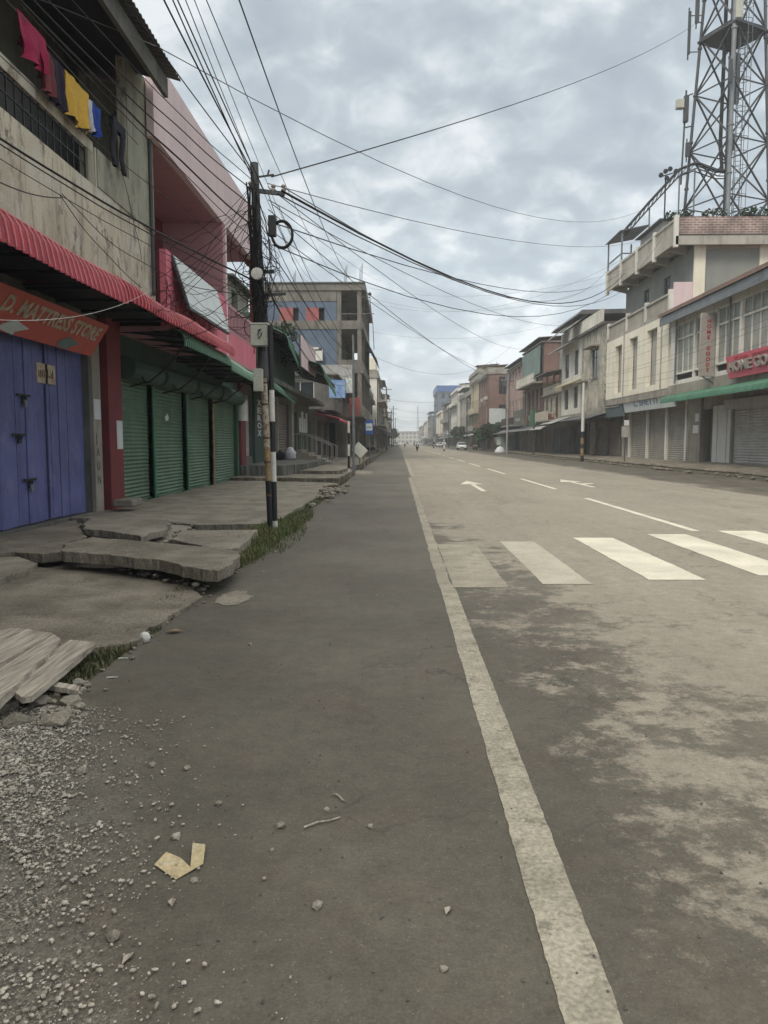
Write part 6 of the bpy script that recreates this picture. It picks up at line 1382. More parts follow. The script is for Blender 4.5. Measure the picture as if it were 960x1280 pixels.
q = MB(); q.box(-3.9,-1.7,214.7,215.3,9.6,9.9); q.build('crossarm', M['steel_dark'], tf)
q = MB(); q.box(-3.5,-2.1,214.4,215.6,6.6,8.2); q.build('transformer_box', M['steel'], tf)
bs = thing('bus_stop_sign', 'blue and white bus stop sign on a thin post by the left pavement', 'street sign', (-2.25, 60, 0))
q = MB(); q.tube([(-2.25,60.06,0),(-2.25,60.06,3.25)], 0.04, 8); q.build('post', M['steel'], bs)
q = MB(); q.box(-2.62,-1.98,59.96,60.02,2.1,3.2); q.build('sign_panel', M['sign_blue'], bs)
q = MB(); q.box(-2.55,-2.05,59.945,59.957,2.4,2.95); q.build('white_field', M['sign_white'], bs)
q = MB(); q.box(-2.48,-2.12,59.935,59.944,2.62,2.7); q.build('lettering', M['letter_blue'], bs)
lb_ = thing('leaning_board', 'square beige board leaning on a stand at the left kerb', 'board', (-2.2, 44.5, 0))
q = MB(); q.hexa([(-2.75,44.5,1.05),(-2.2,44.3,0.55),(-2.18,44.36,0.55),(-2.73,44.56,1.05),(-2.35,44.7,1.5),(-1.8,44.5,1.0),(-1.78,44.56,1.0),(-2.33,44.76,1.5)]); q.build('board', M['cream_box'], lb_)
q = MB(); q.bar((-2.3,44.65,0),(-2.25,44.6,1.1),0.08); q.bar((-1.95,44.6,0),(-2.1,44.6,0.95),0.08); q.build('stand', M['wood_grey'], lb_)
q = MB(); q.hexa([(-2.3,35.5,0.0),(-1.3,35.2,0.0),(-1.2,37.6,0.0),(-2.1,38.0,0.0),(-2.2,35.6,0.1),(-1.4,35.4,0.05),(-1.3,37.4,0.06),(-2.0,37.8,0.12)]); tag(q.build('concrete_piece', M['slab_pale']), 'pale flat concrete piece lying at the foot of the slim grey pole', 'concrete piece')
# white sack with dark bag on the platform
sk = thing('white_sack', 'white sack slumped on the platform with a dark bag against it', 'sack', (-5.3, 37.2, 0.64))
q = MB(); q.lathe((-5.3,37.2,0.64), [(0.2,0),(0.3,0.08),(0.27,0.24),(0.31,0.34),(0.18,0.48),(0.15,0.58),(0.05,0.62)], 9); q.build('sack', M['cloth_white'], sk, smooth=True)
q = MB(); q.lathe((-5.75,36.9,0.64), [(0.15,0),(0.24,0.1),(0.2,0.3),(0.06,0.45)], 10); q.build('dark_bag', M['cloth_black'], sk, smooth=True)
# bracket lamp on the blue block
bl = thing('bracket_lamp', 'small lamp on a bracket at the upper corner of the blue walled block', 'lamp', (-2.6, 63, 12.5))
q = MB(); q.bar((-3.0,63,13.2),(-2.3,63,13.2),0.06); q.tube([(-2.35,63,13.4),(-2.3,63,12.6),(-2.1,63,11.0),(-2.0,63,9.0)], 0.03, 5); q.build('bracket', M['steel_dark'], bl)
q = MB(); q.lathe((-2.35,63,13.35), [(0.12,0),(0.16,0.12),(0.05,0.25)], 10); q.build('lamp_head', M['black_metal'], bl)

# ---------- right side posts
steel_pole('street_pole', 'white pole with yellow and black foot on the right kerb before the mouldy house', 14.15, 59, 6.0, 0.13, 'white_paint', bands=((-0.1,0.45,'black_paint'),(0.45,1.0,'yellow_paint'),(1.0,1.35,'black_paint'),(1.35,1.8,'yellow_paint'),(1.8,2.3,'black_paint')))
steel_pole('street_pole', 'dark plain pole on the right kerb before the low beige house', 14.1, 80, 5.2, 0.11, 'steel_dark')
steel_pole('street_pole', 'pale slim pole on the right kerb before the red brown house', 13.9, 98, 9.5, 0.12, 'sign_grey', arms=((9.2,0.8),))
steel_pole('power_pole', 'right power pole at mid distance among the far houses', 13.4, 150, 10.5, 0.14, 'steel_dark', arms=((10.0,1.0),(9.0,0.8)), group='power poles')
steel_pole('power_pole', 'right power pole beyond the scooters', 13.4, 205, 11.0, 0.15, 'steel_dark', arms=((10.4,1.0),), group='power poles')
steel_pole('power_pole', 'right power pole farthest down the street', 13.2, 290, 11.5, 0.17, 'steel_dark', arms=((11.0,1.1),), group='power poles')
sl = thing('sign_post', 'thin post with a small dark plate at the right kerb under the teal sign', 'street sign', (14.6, 49.5, 0.2))
q = MB(); q.tube([(14.6,49.5,0),(14.6,49.5,2.9)], 0.035, 8); q.build('post', M['steel_dark'], sl)
q = MB(); q.box(14.35,14.85,49.42,49.46,1.8,2.5); q.build('plate', M['cream_dark'], sl); q = MB(); q.box(14.5,14.8,49.41,49.45,2.55,2.9); q.build('small_plate', M['letter_white'], sl)
lt_ = thing('leaning_ladder', 'dark wooden prop leaning against the shutters of the mouldy house', 'ladder', (16.6, 64, 0.4))
q = MB(); q.bar((16.0,62.8,0.4),(16.9,64.4,2.6),0.07); q.bar((16.0,63.3,0.4),(16.9,64.9,2.6),0.07)
for k in range(6): t = (k+0.5)/6; a = Vector((16.0,62.8,0.4)).lerp(Vector((16.9,64.4,2.6)), t); q.bar(a, a+Vector((0,0.5,0)), 0.05)
q.build('ladder', M['rust'], lt_)
# trees on the right
def tree(name, label, x, y, h, r, seed, n=900, size=0.3, m='leaf', group='street trees'):
    t = thing(name, label, 'tree', (x, y, 0), group); rd = random.Random(seed)
    q = MB(); q.tube([(x,y,0),(x+0.1,y,h*0.4),(x-0.05,y+0.1,h*0.7)], 0.12, 7, 0.05)
    cl = []
    for k in range(7):
        a = k*0.9+seed; e = Vector((x+r*0.6*math.cos(a), y+r*0.6*math.sin(a), h*(0.6+0.3*rd.random()))); q.tube([(x+0.05,y,h*0.35+0.05*k), (Vector((x,y,h*0.5))+e)/2, e], 0.05, 5, 0.02); cl.append(e)
    q.build('trunk', M['rust'], t)
    q = MB()
    for k, e in enumerate(cl): bush(q, e, (r*0.55, r*0.55, r*0.42), n//7, seed*10+k, size)
    q.build('crown', M[m], t); return t
tree('street_tree', 'small dark tree before the red brown house on the right', 13.9, 113, 4.6, 1.9, 3, m='leaf_dark')
tree('street_tree', 'low bush like tree left of the small dark tree', 13.6, 122, 3.6, 1.6, 5, m='leaf')
tree('street_tree', 'dark leafy tree far down the left row', -2.6, 300, 6.5, 2.6, 8, n=700, size=0.5, m='leaf_dark')
tree('street_tree', 'dark tree on the right near the parked white car', 14.0, 175, 5.0, 2.0, 9, n=700, size=0.4, m='leaf_dark')
# white heap and small shop stall
q = MB(); q.lathe((13.7,103,0.0), [(0.8,0),(0.75,0.3),(0.6,0.42),(0.45,0.75),(0.15,0.85),(0.05,0.95)], 9); tag(q.build('white_heap', M['cloth_white'], smooth=True), 'white covered heap on the right roadside by the pale slim pole', 'covered heap')
stl = thing('street_stall', 'small roadside stall with pale blue glazed front on the right', 'stall', (14.6, 108, 0))
q = MB(); q.box(14.2,16.2,106,110.5,0.2,2.6); q.build('stall_body', M['teal_wall'], stl); q = MB(); q.box(14.1,14.19,106.5,110,1.1,2.2); q.build('window', M['sign_white'], stl); q = MB(); q.hexa([(13.6,105.7,2.6),(16.4,105.7,2.9),(16.4,110.8,2.9),(13.6,110.8,2.6),(13.6,105.7,2.66),(16.4,105.7,2.96),(16.4,110.8,2.96),(13.6,110.8,2.66)]); q.build('roof', M['roof_pale'], stl)

# ---------- vehicles
def car(name, label, x, y, m, head=-1, L_=4.2, group='cars on the street'):
    t = thing(name, label, 'car', (x, y, 0), group); H_ = 1.45; W = 0.84
    q = MB(); pf = [(0,0.35),(0.02,0.75),(0.35,0.88),(1.05,0.95),(1.1,0.95),(3.2,0.98),(4.1,0.92),(4.2,0.6),(4.2,0.32)]
    P = lambda u, z, w_: (x+w_, y+(u-2.1)*(1 if head < 0 else -1), z)
    q.add([P(u,z,-W) for u,z in pf]+[P(u,z,W) for u,z in pf], [tuple(range(9)), tuple(range(9,18))[::-1]]+[(i,(i+1)%9,9+(i+1)%9,9+i) for i in range(9)])
    q.build('body', M[m], t, bevel=0.05)
    q = MB(); g = [(1.0,0.94,0.80),(1.65,1.42,0.64),(3.2,1.45,0.64),(4.0,0.93,0.78)]; vs = [P(u,z,-w_) for u,z,w_ in g]+[P(u,z,w_) for u,z,w_ in g]
    q.add(vs, [(0,1,2,3),(7,6,5,4),(0,4,5,1),(2,6,7,3)]); q.build('glasshouse', M['glass'], t)
    q = MB(); q.hexa([P(1.6,1.42,-0.65),P(1.6,1.42,0.65),P(3.25,1.45,0.65),P(3.25,1.45,-0.65),P(1.65,1.48,-0.6),P(1.65,1.48,0.6),P(3.2,1.5,0.6),P(3.2,1.5,-0.6)]); q.build('roof', M[m], t)
    for u in (0.8, 3.4):
        for s_ in (-1, 1):
            k = MB(); c = P(u,0.31,s_*(W-0.1)); k.lathe(c, [(0.02,-0.1),(0.3,-0.1),(0.31,0.0),(0.3,0.1),(0.02,0.1)], 14, 'x'); wl = k.build('wheel', M['tyre'], t)
            k = MB(); k.lathe((c[0]+s_*0.1,c[1],c[2]), [(0.17,0.0),(0.17,0.012)], 10, 'x'); k.build('rim', M['steel'], wl)
    for s_ in (-1, 1):
        k = MB(); a = P(-0.02,0.62,s_*0.6); k.box(a[0]-0.18,a[0]+0.18,a[1]-0.04,a[1]+0.04,0.6,0.76); k.build('headlight', M['lamp_glass'], t)
    k = MB(); a = P(-0.03,0.5,0); k.box(a[0]-0.3,a[0]+0.3,a[1]-0.03,a[1]+0.03,0.4,0.52); k.build('grille', M['black_metal'], t)
    return t
car('parked_car', 'white car parked facing the viewer at the right side of the street', 12.2, 148, 'car_white')
car('parked_car', 'white car parked on the left side far down the street', -0.9, 262, 'car_white')
car('parked_car', 'silver car in the right lane near the street end', 9.5, 330, 'car_silver')
car('parked_car', 'dark tinted silver car behind the other one near the right row', 12.5, 300, 'steel_dark')

def scooter(label, x, y, paint, group='scooters on the street'):
    t = thing('scooter', label, 'scooter', (x, y, 0), group)
    for dy, nm in ((-0.62, 'wheel'), (0.62, 'wheel')):
        q = MB(); q.lathe((x,y+dy,0.26), [(0.12,-0.05),(0.25,-0.05),(0.27,0),(0.25,0.05),(0.12,0.05)], 14, 'x'); q.build(nm, M['tyre'], t)
    q = MB(); q.prism([(x-0.16,y-0.42,0.35),(x-0.16,y-0.5,0.9),(x-0.16,y-0.36,0.95),(x-0.16,y-0.28,0.4),(x-0.16,y+0.15,0.38),(x-0.16,y+0.2,0.68),(x-0.16,y+0.85,0.75),(x-0.16,y+0.75,0.4),(x-0.16,y+0.2,0.26),(x-0.16,y-0.3,0.26)], (0.32,0,0)); q.build('body', M[paint], t, bevel=0.03)
    q = MB(); q.box(x-0.14,x+0.14,y+0.12,y+0.8,0.755,0.84); q.build('seat', M['black_metal'], t, bevel=0.02)
    q = MB(); q.tube([(x-0.34,y-0.28,1.02),(x-0.1,y-0.42,1.0),(x+0.1,y-0.42,1.0),(x+0.34,y-0.28,1.02)], 0.02, 6); q.tube([(x,y-0.62,0.3),(x,y-0.42,1.0)], 0.03, 6); q.build('handlebar', M['black_metal'], t)
    q = MB(); q.lathe((x,y-0.50,0.85), [(0.02,-0.05),(0.09,-0.04),(0.1,0.0)], 10, 'y'); q.build('headlight', M['lamp_glass'], t)
    q = MB(); q.hexa([(x-0.1,y-0.85,0.45),(x+0.1,y-0.85,0.45),(x+0.1,y-0.45,0.56),(x-0.1,y-0.45,0.56),(x-0.1,y-0.85,0.48),(x+0.1,y-0.85,0.48),(x+0.1,y-0.45,0.59),(x-0.1,y-0.45,0.59)]); q.build('mudguard', M[paint], t)
    return t
def skin_body(name, joints, radii, edges, m, parent=None):
    me = bpy.data.meshes.new(name); off = wpos(parent) if parent else Vector((0,0,0))
    me.from_pydata([tuple(Vector(j)-off) for j in joints], edges, []); o = bpy.data.objects.new(name, me); C.objects.link(o)
    if parent: o.parent = parent
    sk_ = o.modifiers.new('skin', 'SKIN'); sk_.use_smooth_shade = True
    for i, r in enumerate(radii):
        me.skin_vertices[0].data[i].radius = (r, r)
    me.skin_vertices[0].data[0].use_root = True
    sb = o.modifiers.new('sub', 'SUBSURF'); sb.levels = 1; sb.render_levels = 1; me.materials.append(m); return o
def rider(label, x, y, shirt, helmet, trousers='cloth_black'):
    t = thing('person', label, 'person', (x, y, 0), 'scooter riders')
    J = [(x,y+0.40,0.90),(x,y+0.36,1.12),(x,y+0.30,1.36),(x,y+0.27,1.46),(x,y+0.24,1.55)]; r = [0.16,0.155,0.17,0.07,0.075]; E = [(0,1),(1,2),(2,3),(3,4)]
    for s_ in (-1, 1):
        b = len(J); J += [(x+s_*0.19,y+0.28,1.38),(x+s_*0.27,y+0.05,1.18),(x+s_*0.31,y-0.18,1.07),(x+s_*0.32,y-0.26,1.05)]; r += [0.075,0.06,0.045,0.045]; E += [(2,b),(b,b+1),(b+1,b+2),(b+2,b+3)]
    skin_body('upper_body', J, r, E, M[shirt], t)
    J = [(x,y+0.42,0.90)]; r = [0.15]; E = []
    for s_ in (-1, 1):
        b = len(J); J += [(x+s_*0.12,y+0.38,0.90),(x+s_*0.19,y-0.06,0.86),(x+s_*0.14,y-0.02,0.48),(x+s_*0.14,y-0.12,0.42)]; r += [0.10,0.075,0.055,0.05]; E += [(0,b),(b,b+1),(b+1,b+2),(b+2,b+3)]
    skin_body('legs', J, r, E, M[trousers], t)
    q = MB(); q.lathe((x,y+0.22,1.56), [(0.05,-0.05),(0.09,0.0),(0.10,0.07),(0.09,0.14),(0.02,0.2)], 12); q.build('head', M['skin'], t, smooth=True)
    q = MB(); q.lathe((x,y+0.245,1.63), [(0.13,-0.06),(0.145,0.0),(0.135,0.08),(0.09,0.14),(0.01,0.165)], 14); q.build('helmet', M[helmet], t, smooth=True)
    for s_ in (-1, 1):
        q = MB()
        for f in range(4): q.tube([(x+s_*(0.30+0.018*f),y-0.24,1.05),(x+s_*(0.30+0.018*f),y-0.31,1.04),(x+s_*(0.30+0.018*f),y-0.30,1.0)], 0.009, 5)
        q.tube([(x+s_*0.29,y-0.23,1.05),(x+s_*0.27,y-0.27,1.03),(x+s_*0.28,y-0.29,1.01)], 0.010, 5); q.build('hand', M['skin'], t)
    return t
for x, y, pt_, sh_, he_, tr_, lb1, lb2 in ((3.0,122,'black_metal','cloth_white','car_white','cloth_black','dark scooter coming toward the viewer in the left lane','person in a pale shirt and white helmet riding the dark scooter'),
        (7.4,124,'car_white','cloth_white','car_silver','cloth_black','white scooter coming down the right lane','person in a white shirt riding the white scooter'),
        (8.1,176,'steel','cloth_dark','car_silver','cloth_black','grey scooter farther back between the other two','person in dark clothes riding the farther grey scooter')):
    scooter(lb1, x, y, pt_); rider(lb2, x, y, sh_, he_, tr_)
for lb, x, y, m in (('pale van shaped car far off in the left lane', 2.2, 395, 'car_white'), ('dark car far off near the middle of the street', 5.0, 430, 'steel_dark'), ('small silver car parked far along the right row', 12.8, 225, 'car_silver'), ('white car parked far along the right row behind the silver one', 12.9, 243, 'car_white')): car('parked_car', lb, x, y, m)
for lb1, lb2, x, y in (('distant scooter in the middle of the street', 'person in dark clothes on the distant middle scooter', 5.2, 250), ('distant scooter near the left edge line', 'person in pale clothes on the distant scooter by the edge line', 1.8, 215)):
    scooter(lb1, x, y, 'steel_dark'); rider(lb2, x, y, 'cloth_dark' if 'dark' in lb2 else 'cloth_white', 'car_silver')
scooter('parked dark scooter by the right row of shops', 13.4, 132, 'black_metal', 'parked scooters'); scooter('parked red brown scooter behind the parked dark one', 13.5, 137, 'maroon', 'parked scooters')
# people and goods far left under the sign posts
for i, (x, y, m, h_, lb) in enumerate(((-2.5,70,'cloth_dark',1.6,'dark covered goods stand by the kerb beyond the bus stop sign'), (-2.6,76,'roof_rust',1.9,'rusty goods stand behind the dark covered one'), (-2.5,86,'cream_box',1.3,'pale goods stand in front of the low dark house'), (-2.4,101,'wood_grey',1.8,'wooden stall frame before the pale three storey house'), (-2.4,112,'cloth_black',1.5,'black covered stall beyond the wooden frame'))):
    t = thing('goods_stand', lb, 'stand', (x, y, 0.1)); q = MB(); q.box(x-0.45,x+0.35,y,y+1.6,0.75,h_*0.62)
    q.build('goods_box', M[m], t, bevel=0.04)
    for dx in (-0.4, 0.3):
        for dy in (0.05, 1.55): k = MB(); k.bar((x+dx,y+dy,0),(x+dx,y+dy,h_+0.6),0.05); k.build('leg', M['wood_grey'], t)
    k = MB(); k.hexa([(x-0.6,y-0.2,h_+0.6),(x+0.5,y-0.2,h_+0.45),(x+0.5,y+1.8,h_+0.45),(x-0.6,y+1.8,h_+0.6),(x-0.6,y-0.2,h_+0.63),(x+0.5,y-0.2,h_+0.48),(x+0.5,y+1.8,h_+0.48),(x-0.6,y+1.8,h_+0.63)]); k.build('roof', M['roof_rust' if i%2 else 'roof_tin'], t)

# ================================================================ FOREGROUND
# wooden planks bridging the drain
def plank(p0, p1, w_, z0, z1, th, label, seed):
    p0, p1 = Vector((*p0, z0)), Vector((*p1, z1)); d = (p1-p0); L_ = d.length; d.normalize(); s_ = d.cross(Vector((0,0,1))).normalized(); u = s_.cross(d)
    rd = random.Random(seed); n_ = 16; vs = []; fs = []
    for i in range(n_+1):
        t = i/n_; c = p0+d*L_*t; e = 0.006*noise.noise(Vector((t*6, seed, 0))); ww = w_/2*(1+0.04*noise.noise(Vector((t*5, seed, 3))))
        jag = (0.03*rd.random() if i in (0, n_) else 0)
        for a, b in ((-1,0),(-1,1),(1,1),(1,0)): vs.append(c+s_*a*(ww)+u*(b*th+e)+d*jag*(1 if a > 0 else -1))
    for i in range(n_):
        for k in range(4): fs.append((i*4+k, i*4+(k+1)%4, (i+1)*4+(k+1)%4, (i+1)*4+k))
    fs += [(0,1,2,3), (n_*4+3,n_*4+2,n_*4+1,n_*4)]
    q = MB(); q.add(vs, fs); return tag(q.build('wooden_plank', M['plank']), label, 'plank', 'weathered planks over the drain')
def plank_mat():
    m = bpy.data.materials.new('plank_wood'); m.use_nodes = True; t = m.node_tree; n = t.nodes; l = t.links; b = n['Principled BSDF']; b.inputs['Roughness'].default_value = 0.9
    g = n.new('ShaderNodeNewGeometry'); mp = n.new('ShaderNodeMapping'); mp.inputs['Scale'].default_value = (24,1.3,6); l.new(g.outputs['Position'], mp.inputs[0])
    ng = n.new('ShaderNodeTexNoise'); ng.inputs['Scale'].default_value = 2.0; ng.inputs['Detail'].default_value = 7; ng.inputs['Roughness'].default_value = 0.7; l.new(mp.outputs[0], ng.inputs[0])
    cr_ = n.new('ShaderNodeValToRGB'); cr_.color_ramp.elements[0].position = 0.3; cr_.color_ramp.elements[0].color = (0.10,0.08,0.062,1); cr_.color_ramp.elements[1].position = 0.62; cr_.color_ramp.elements[1].color = (0.46,0.41,0.345,1)
    l.new(ng.outputs[0], cr_.inputs[0]); l.new(cr_.outputs[0], b.inputs[0]); bp = n.new('ShaderNodeBump'); bp.inputs['Strength'].default_value = 0.6; bp.inputs['Distance'].default_value = 0.01; l.new(ng.outputs[0], bp.inputs['Height']); l.new(bp.outputs[0], b.inputs['Normal']); return m
M['plank'] = plank_mat()
def g2(px, py, z): v = onZ(px, py, z); return (v.x, v.y)
def board_poly(px_list, z, th, label, tilt=0.0):
    P_ = [onZ(x, y, z) for x, y in px_list]; P_ = [Vector((p.x, p.y, z-tilt*(5.2-p.y))) for p in P_]
    ring = []
    for i, p in enumerate(P_):
        e = P_[(i+1)%len(P_)]; n_ = max(2, int((e-p).length/0.04))
        for j in range(n_): c = p.lerp(e, j/n_); ring.append(c+Vector((noise.noise(c*9)*0.006, noise.noise(c*23+Vector((3,0,0)))*0.012, 0)))
    q = MB(); q.prism([r-Vector((0,0,th)) for r in ring], (0,0,th)); return tag(q.build('wooden_plank', M['plank']), label, 'plank', 'weathered planks over the drain')
board_poly([(-90,822),(-40,800),(12,785),(31,786),(-90,845)], 0.19, 0.04, 'farthest broad plank, nearest the shops, at the left edge')
board_poly([(-90,848),(33,786),(65,791),(-90,882)], 0.185, 0.04, 'middle broad grey plank with a knot hole at the left edge')
board_poly([(-90,886),(67,792),(76,799),(60,816),(-20,885),(-90,925)], 0.175, 0.05, 'narrow plank along the near side of the broad ones', 0.02)
board_poly([(15,855),(50,822),(88,799),(120,802),(84,830),(40,862),(27,864)], 0.15, 0.035, 'separate bleached plank lying toward the road with torn ends', 0.03)
plank(g2(55,848,0.1), g2(98,852,0.1), 0.07, 0.05, 0.03, 0.03, 'short broken stick of wood under the bleached plank', 5)
# rubble chunks
def chunk(bm_, c, r, seed, flat=0.6):
    rd = random.Random(seed); ph = [(1,0,0),(-1,0,0),(0,1,0),(0,-1,0),(0,0,1),(0,0,-1),(0.6,0.6,0.6),(-0.6,0.6,0.6),(0.6,-0.6,0.6),(-0.6,-0.6,0.6),(0.6,0.6,-0.6),(-0.6,0.6,-0.6),(0.6,-0.6,-0.6),(-0.6,-0.6,-0.6)]
    b = bmesh.new(); ang = rd.uniform(0, 6.28)
    for p in ph:
        v = Vector(p)*rd.uniform(0.75, 1.15)*r; v.z *= flat; v.rotate(Matrix.Rotation(ang, 3, 'Z')); b.verts.new(v+Vector(c))
    bmesh.ops.convex_hull(b, input=b.verts); b.verts.ensure_lookup_table(); vs = [v.co.copy() for v in b.verts]; fs = [tuple(v.index for v in f.verts) for f in b.faces]
    b.verts.index_update(); fs = [tuple(v.index for v in f.verts) for f in b.faces]; b.free(); bm_.add(vs, fs)
for i, (px, py, r, m, lb) in enumerate(((70,905,0.085,'slab_pale','flat pale rubble chunk nearest the gravel'), (88,880,0.075,'slab_pale','pale angular rubble chunk below the bleached plank'), (50,880,0.07,'concrete','grey rubble chunk in the drain by the planks'), (98,858,0.05,'concrete','small rubble piece at the end of the broken stick'), (20,905,0.09,'slab_pale','pale rubble lump on the broken slab corner'), (40,862,0.06,'rust','brown rubble piece deep under the planks'))):
    v = onZ(px, py, 0.0); q = MB(); chunk(q, (v.x, v.y, 0.02), r, i+5, 0.45); tag(q.build('rubble_chunk', M[m]), lb, 'rubble')
# single stones on the asphalt
stones = [(352,1034,0.022,'pale square stone beside the stick'),(397,1134,0.02,'grey stone low in the middle of the asphalt'),(142,1174,0.028,'pale oval stone near the left gravel'),(233,962,0.02,'pale stone on the asphalt above the paper scrap'),(101,967,0.03,'largest white stone at the gravel edge'),(220,1048,0.022,'dark stone just above the paper scrap'),(273,1006,0.018,'flat pale stone right of the gravel'),(243,1102,0.016,'small dark stone just under the paper scrap'),(555,1213,0.014,'tiny brown stone near the bottom centre'),(190,958,0.02,'small pale stone near the top of the gravel'),(408,1013,0.014,'small stone above the right end of the stick'),(463,1034,0.013,'small dark stone right of the stick'),(82,1015,0.022,'whitish stone inside the gravel edge'),(340,1063,0.010,'tiny pale stone under the square one')]
for i, (px, py, r, lb) in enumerate(stones):
    v = onZ(px, py, 0.0); q = MB(); chunk(q, (v.x, v.y, r*0.4), r, i+40, 0.7); tag(q.build('stone', M['slab_pale'] if 'pale' in lb or 'white' in lb or 'flat' in lb else M['concrete']), lb, 'stone', 'loose stones on the asphalt')
# torn paper
pp = MB(); A = [onZ(*p, 0.0) for p in ((193,1083),(208,1072),(226,1076),(238,1086),(241,1063),(257,1064),(254,1083),(220,1101))]
zs = [0.008,0.022,0.012,0.006,0.03,0.026,0.010,0.005]; vs = [Vector((p.x,p.y,z)) for p,z in zip(A,zs)]
pp.add(vs+[v-Vector((0,0,0.002)) for v in vs], [(0,1,2),(0,2,7),(2,3,7),(3,6,7),(3,4,5),(3,5,6)]+[(8,9,10),(8,10,15),(10,11,15),(11,14,15),(11,12,13),(11,13,14)])
M['cardboard'] = mat('cardboard', (0.50,0.41,0.25), (0.40,0.32,0.19), 8, 0.7, 0.85, spots=0.5, spotcol=(0.5,0.48,0.42))
pap = tag(pp.build('paper_scrap', M['cardboard']), 'torn yellowish paper scrap lying on the asphalt', 'paper scrap')
cp = onZ(181,803,0.0); q = MB(); q.lathe((cp.x,cp.y,0.03), [(0.015,-0.035),(0.038,-0.02),(0.045,0.01),(0.03,0.04),(0.01,0.05)], 10); tag(q.build('crumpled_cup', M['white_paint'], smooth=True), 'crumpled white cup in the gutter by the sunken slab', 'cup')
for a, b, lb in (((380,1034),(426,1021),'pale dry stick lying on the asphalt'), ((417,992),(433,1002),'short thin twig above the dry stick')):
    A, B = onZ(*a, 0.008), onZ(*b, 0.008); q = MB(); q.tube([A, A.lerp(B,0.35)+Vector((0,0.008,0.002)), A.lerp(B,0.7)-Vector((0,0.004,0)), B], 0.0045, 5, 0.003); tag(q.build('twig', M['plank']), lb, 'stick')
for i, (px, py, w_, h_, lb) in enumerate(((292,748,0.16,0.07,'pale smear of dried cement beside the drain corner'),)):
    v = onZ(px, py, 0.0); q = MB(); n_ = 26; q.add([(v.x,v.y,0.008)]+[(v.x+w_*(1+0.5*noise.noise(Vector((math.cos(k*6.28/n_)*2,math.sin(k*6.28/n_)*2,3))))*math.cos(k*6.28/n_), v.y+w_*2.2*(1+0.5*noise.noise(Vector((math.cos(k*6.28/n_)*2,7,math.sin(k*6.28/n_)*2))))*math.sin(k*6.28/n_), 0.005) for k in range(n_)], [(0,1+k,1+(k+1)%n_) for k in range(n_)])
    tag(q.build('cement_smear', M['slab_pale']), lb, kind='structure')
for i, (px, py, lb) in enumerate(((321,848,'white litter strip on the asphalt near the plank pile'), (353,832,'second white litter strip closer to the gutter'), (430,895,'yellow leaf scrap'),(620,870,'x'))[:2]):
    v = onZ(px*0.4375, 620+(py-0)*0.4375-0, 0.0) if False else onZ(140+i*14, 848-i*24, 0.0); q = MB(); q.hexa([(v.x-0.035,v.y-0.01,0.004),(v.x+0.03,v.y,0.004),(v.x+0.03,v.y+0.02,0.004),(v.x-0.03,v.y+0.012,0.004),(v.x-0.035,v.y-0.01,0.008),(v.x+0.03,v.y,0.014),(v.x+0.03,v.y+0.02,0.008),(v.x-0.03,v.y+0.012,0.008)]); tag(q.build('litter_strip', M['white_paint']), lb, 'litter')

M['gutter_earth_kerb_shade'] = mat('gutter_earth_kerb_shade', (0.10,0.09,0.065), (0.06,0.06,0.04), 6, 0.9, 0.95, bump=1.0, bscale=25)
# ragged dark strip that paints the shade along the right kerb foot
mb = MB(); vs = []; ys = [14+0.3*i for i in range(330)]
for y in ys:
    w_ = 0.22+0.16*noise.noise(Vector((y*0.6,9,0))); c = 14.5+e1(y); vs += [(c-w_*2.2,y,-0.01),(c-w_,y,0.05+0.04*noise.noise(Vector((y*2,1,0)))),(c-0.02,y,0.12+0.06*noise.noise(Vector((y*1.6,2,0)))),(c+0.15+w_*0.5,y,0.20+0.05*noise.noise(Vector((y*2.4,3,0)))),(c+0.5,y,0.15)]
mb.add(vs, [(5*i+j,5*i+j+1,5*i+j+6,5*i+j+5) for i in range(len(ys)-1) for j in range(4)])
tag(mb.build('kerb_shade_strip', M['gutter_earth_kerb_shade']), 'dark strip painting the shade along the foot of the right kerb', kind='structure')
q = MB(); rd = random.Random(79)
for k in range(160): y = rd.uniform(26, 90); chunk(q, (14.35+e1(y)+rd.gauss(0,0.25), y, 0.08), rd.uniform(0.04,0.16), k+1200, 0.5)
tag(q.build('kerb_rubble', M['slab']), 'broken kerb lumps along the right roadside', kind='stuff')
# gravel
rd = random.Random(55)
for k, (px, py, lb) in enumerate(((400,650,'scrap of white litter by the grass end'),(392,640,'grey litter scrap near the kerb rubble'),(312,806,'small dark leaf on the asphalt centre left'),(472,745,'small dark bit near the middle of the shoulder'),(345,690,'pale litter bit at the grass foot'),(330,715,'brown leaf below the grass'),(560,1140,'dark leaf bit close to the edge line'),(160,1200,'brown twig bit at the bottom left'),(215,1130,'thin dark twig under the paper scrap'))):
    v = onZ(px, py, 0.0); r = 0.02+0.012*rd.random(); a = rd.uniform(0,3); q = MB(); c, s_ = math.cos(a)*r, math.sin(a)*r
    q.add([(v.x-c,v.y-s_,0.006),(v.x+s_*0.5,v.y-c*0.5,0.016),(v.x+c,v.y+s_,0.006),(v.x-s_*0.5,v.y+c*0.5,0.012),(v.x,v.y,0.003)], [(0,1,2,3),(0,1,4),(1,2,4),(2,3,4),(3,0,4)]); tag(q.build('litter_scrap', M['white_paint'] if 'white' in lb or 'pale' in lb else M['plank']), lb, 'litter', 'small litter on the asphalt')
q = MB(); rd = random.Random(77)
for k in range(70): chunk(q, (-1.95+rd.gauss(0,0.16), 21.5+rd.gauss(0,1.1), 0.04+rd.random()*0.12), rd.uniform(0.04,0.13), k+300, 0.5)
tag(q.build('rubble_pile', M['slab_pale']), 'low pile of broken slab rubble at the kerb beyond the grass', 'rubble', kind='stuff')
q = MB(); rd = random.Random(78)
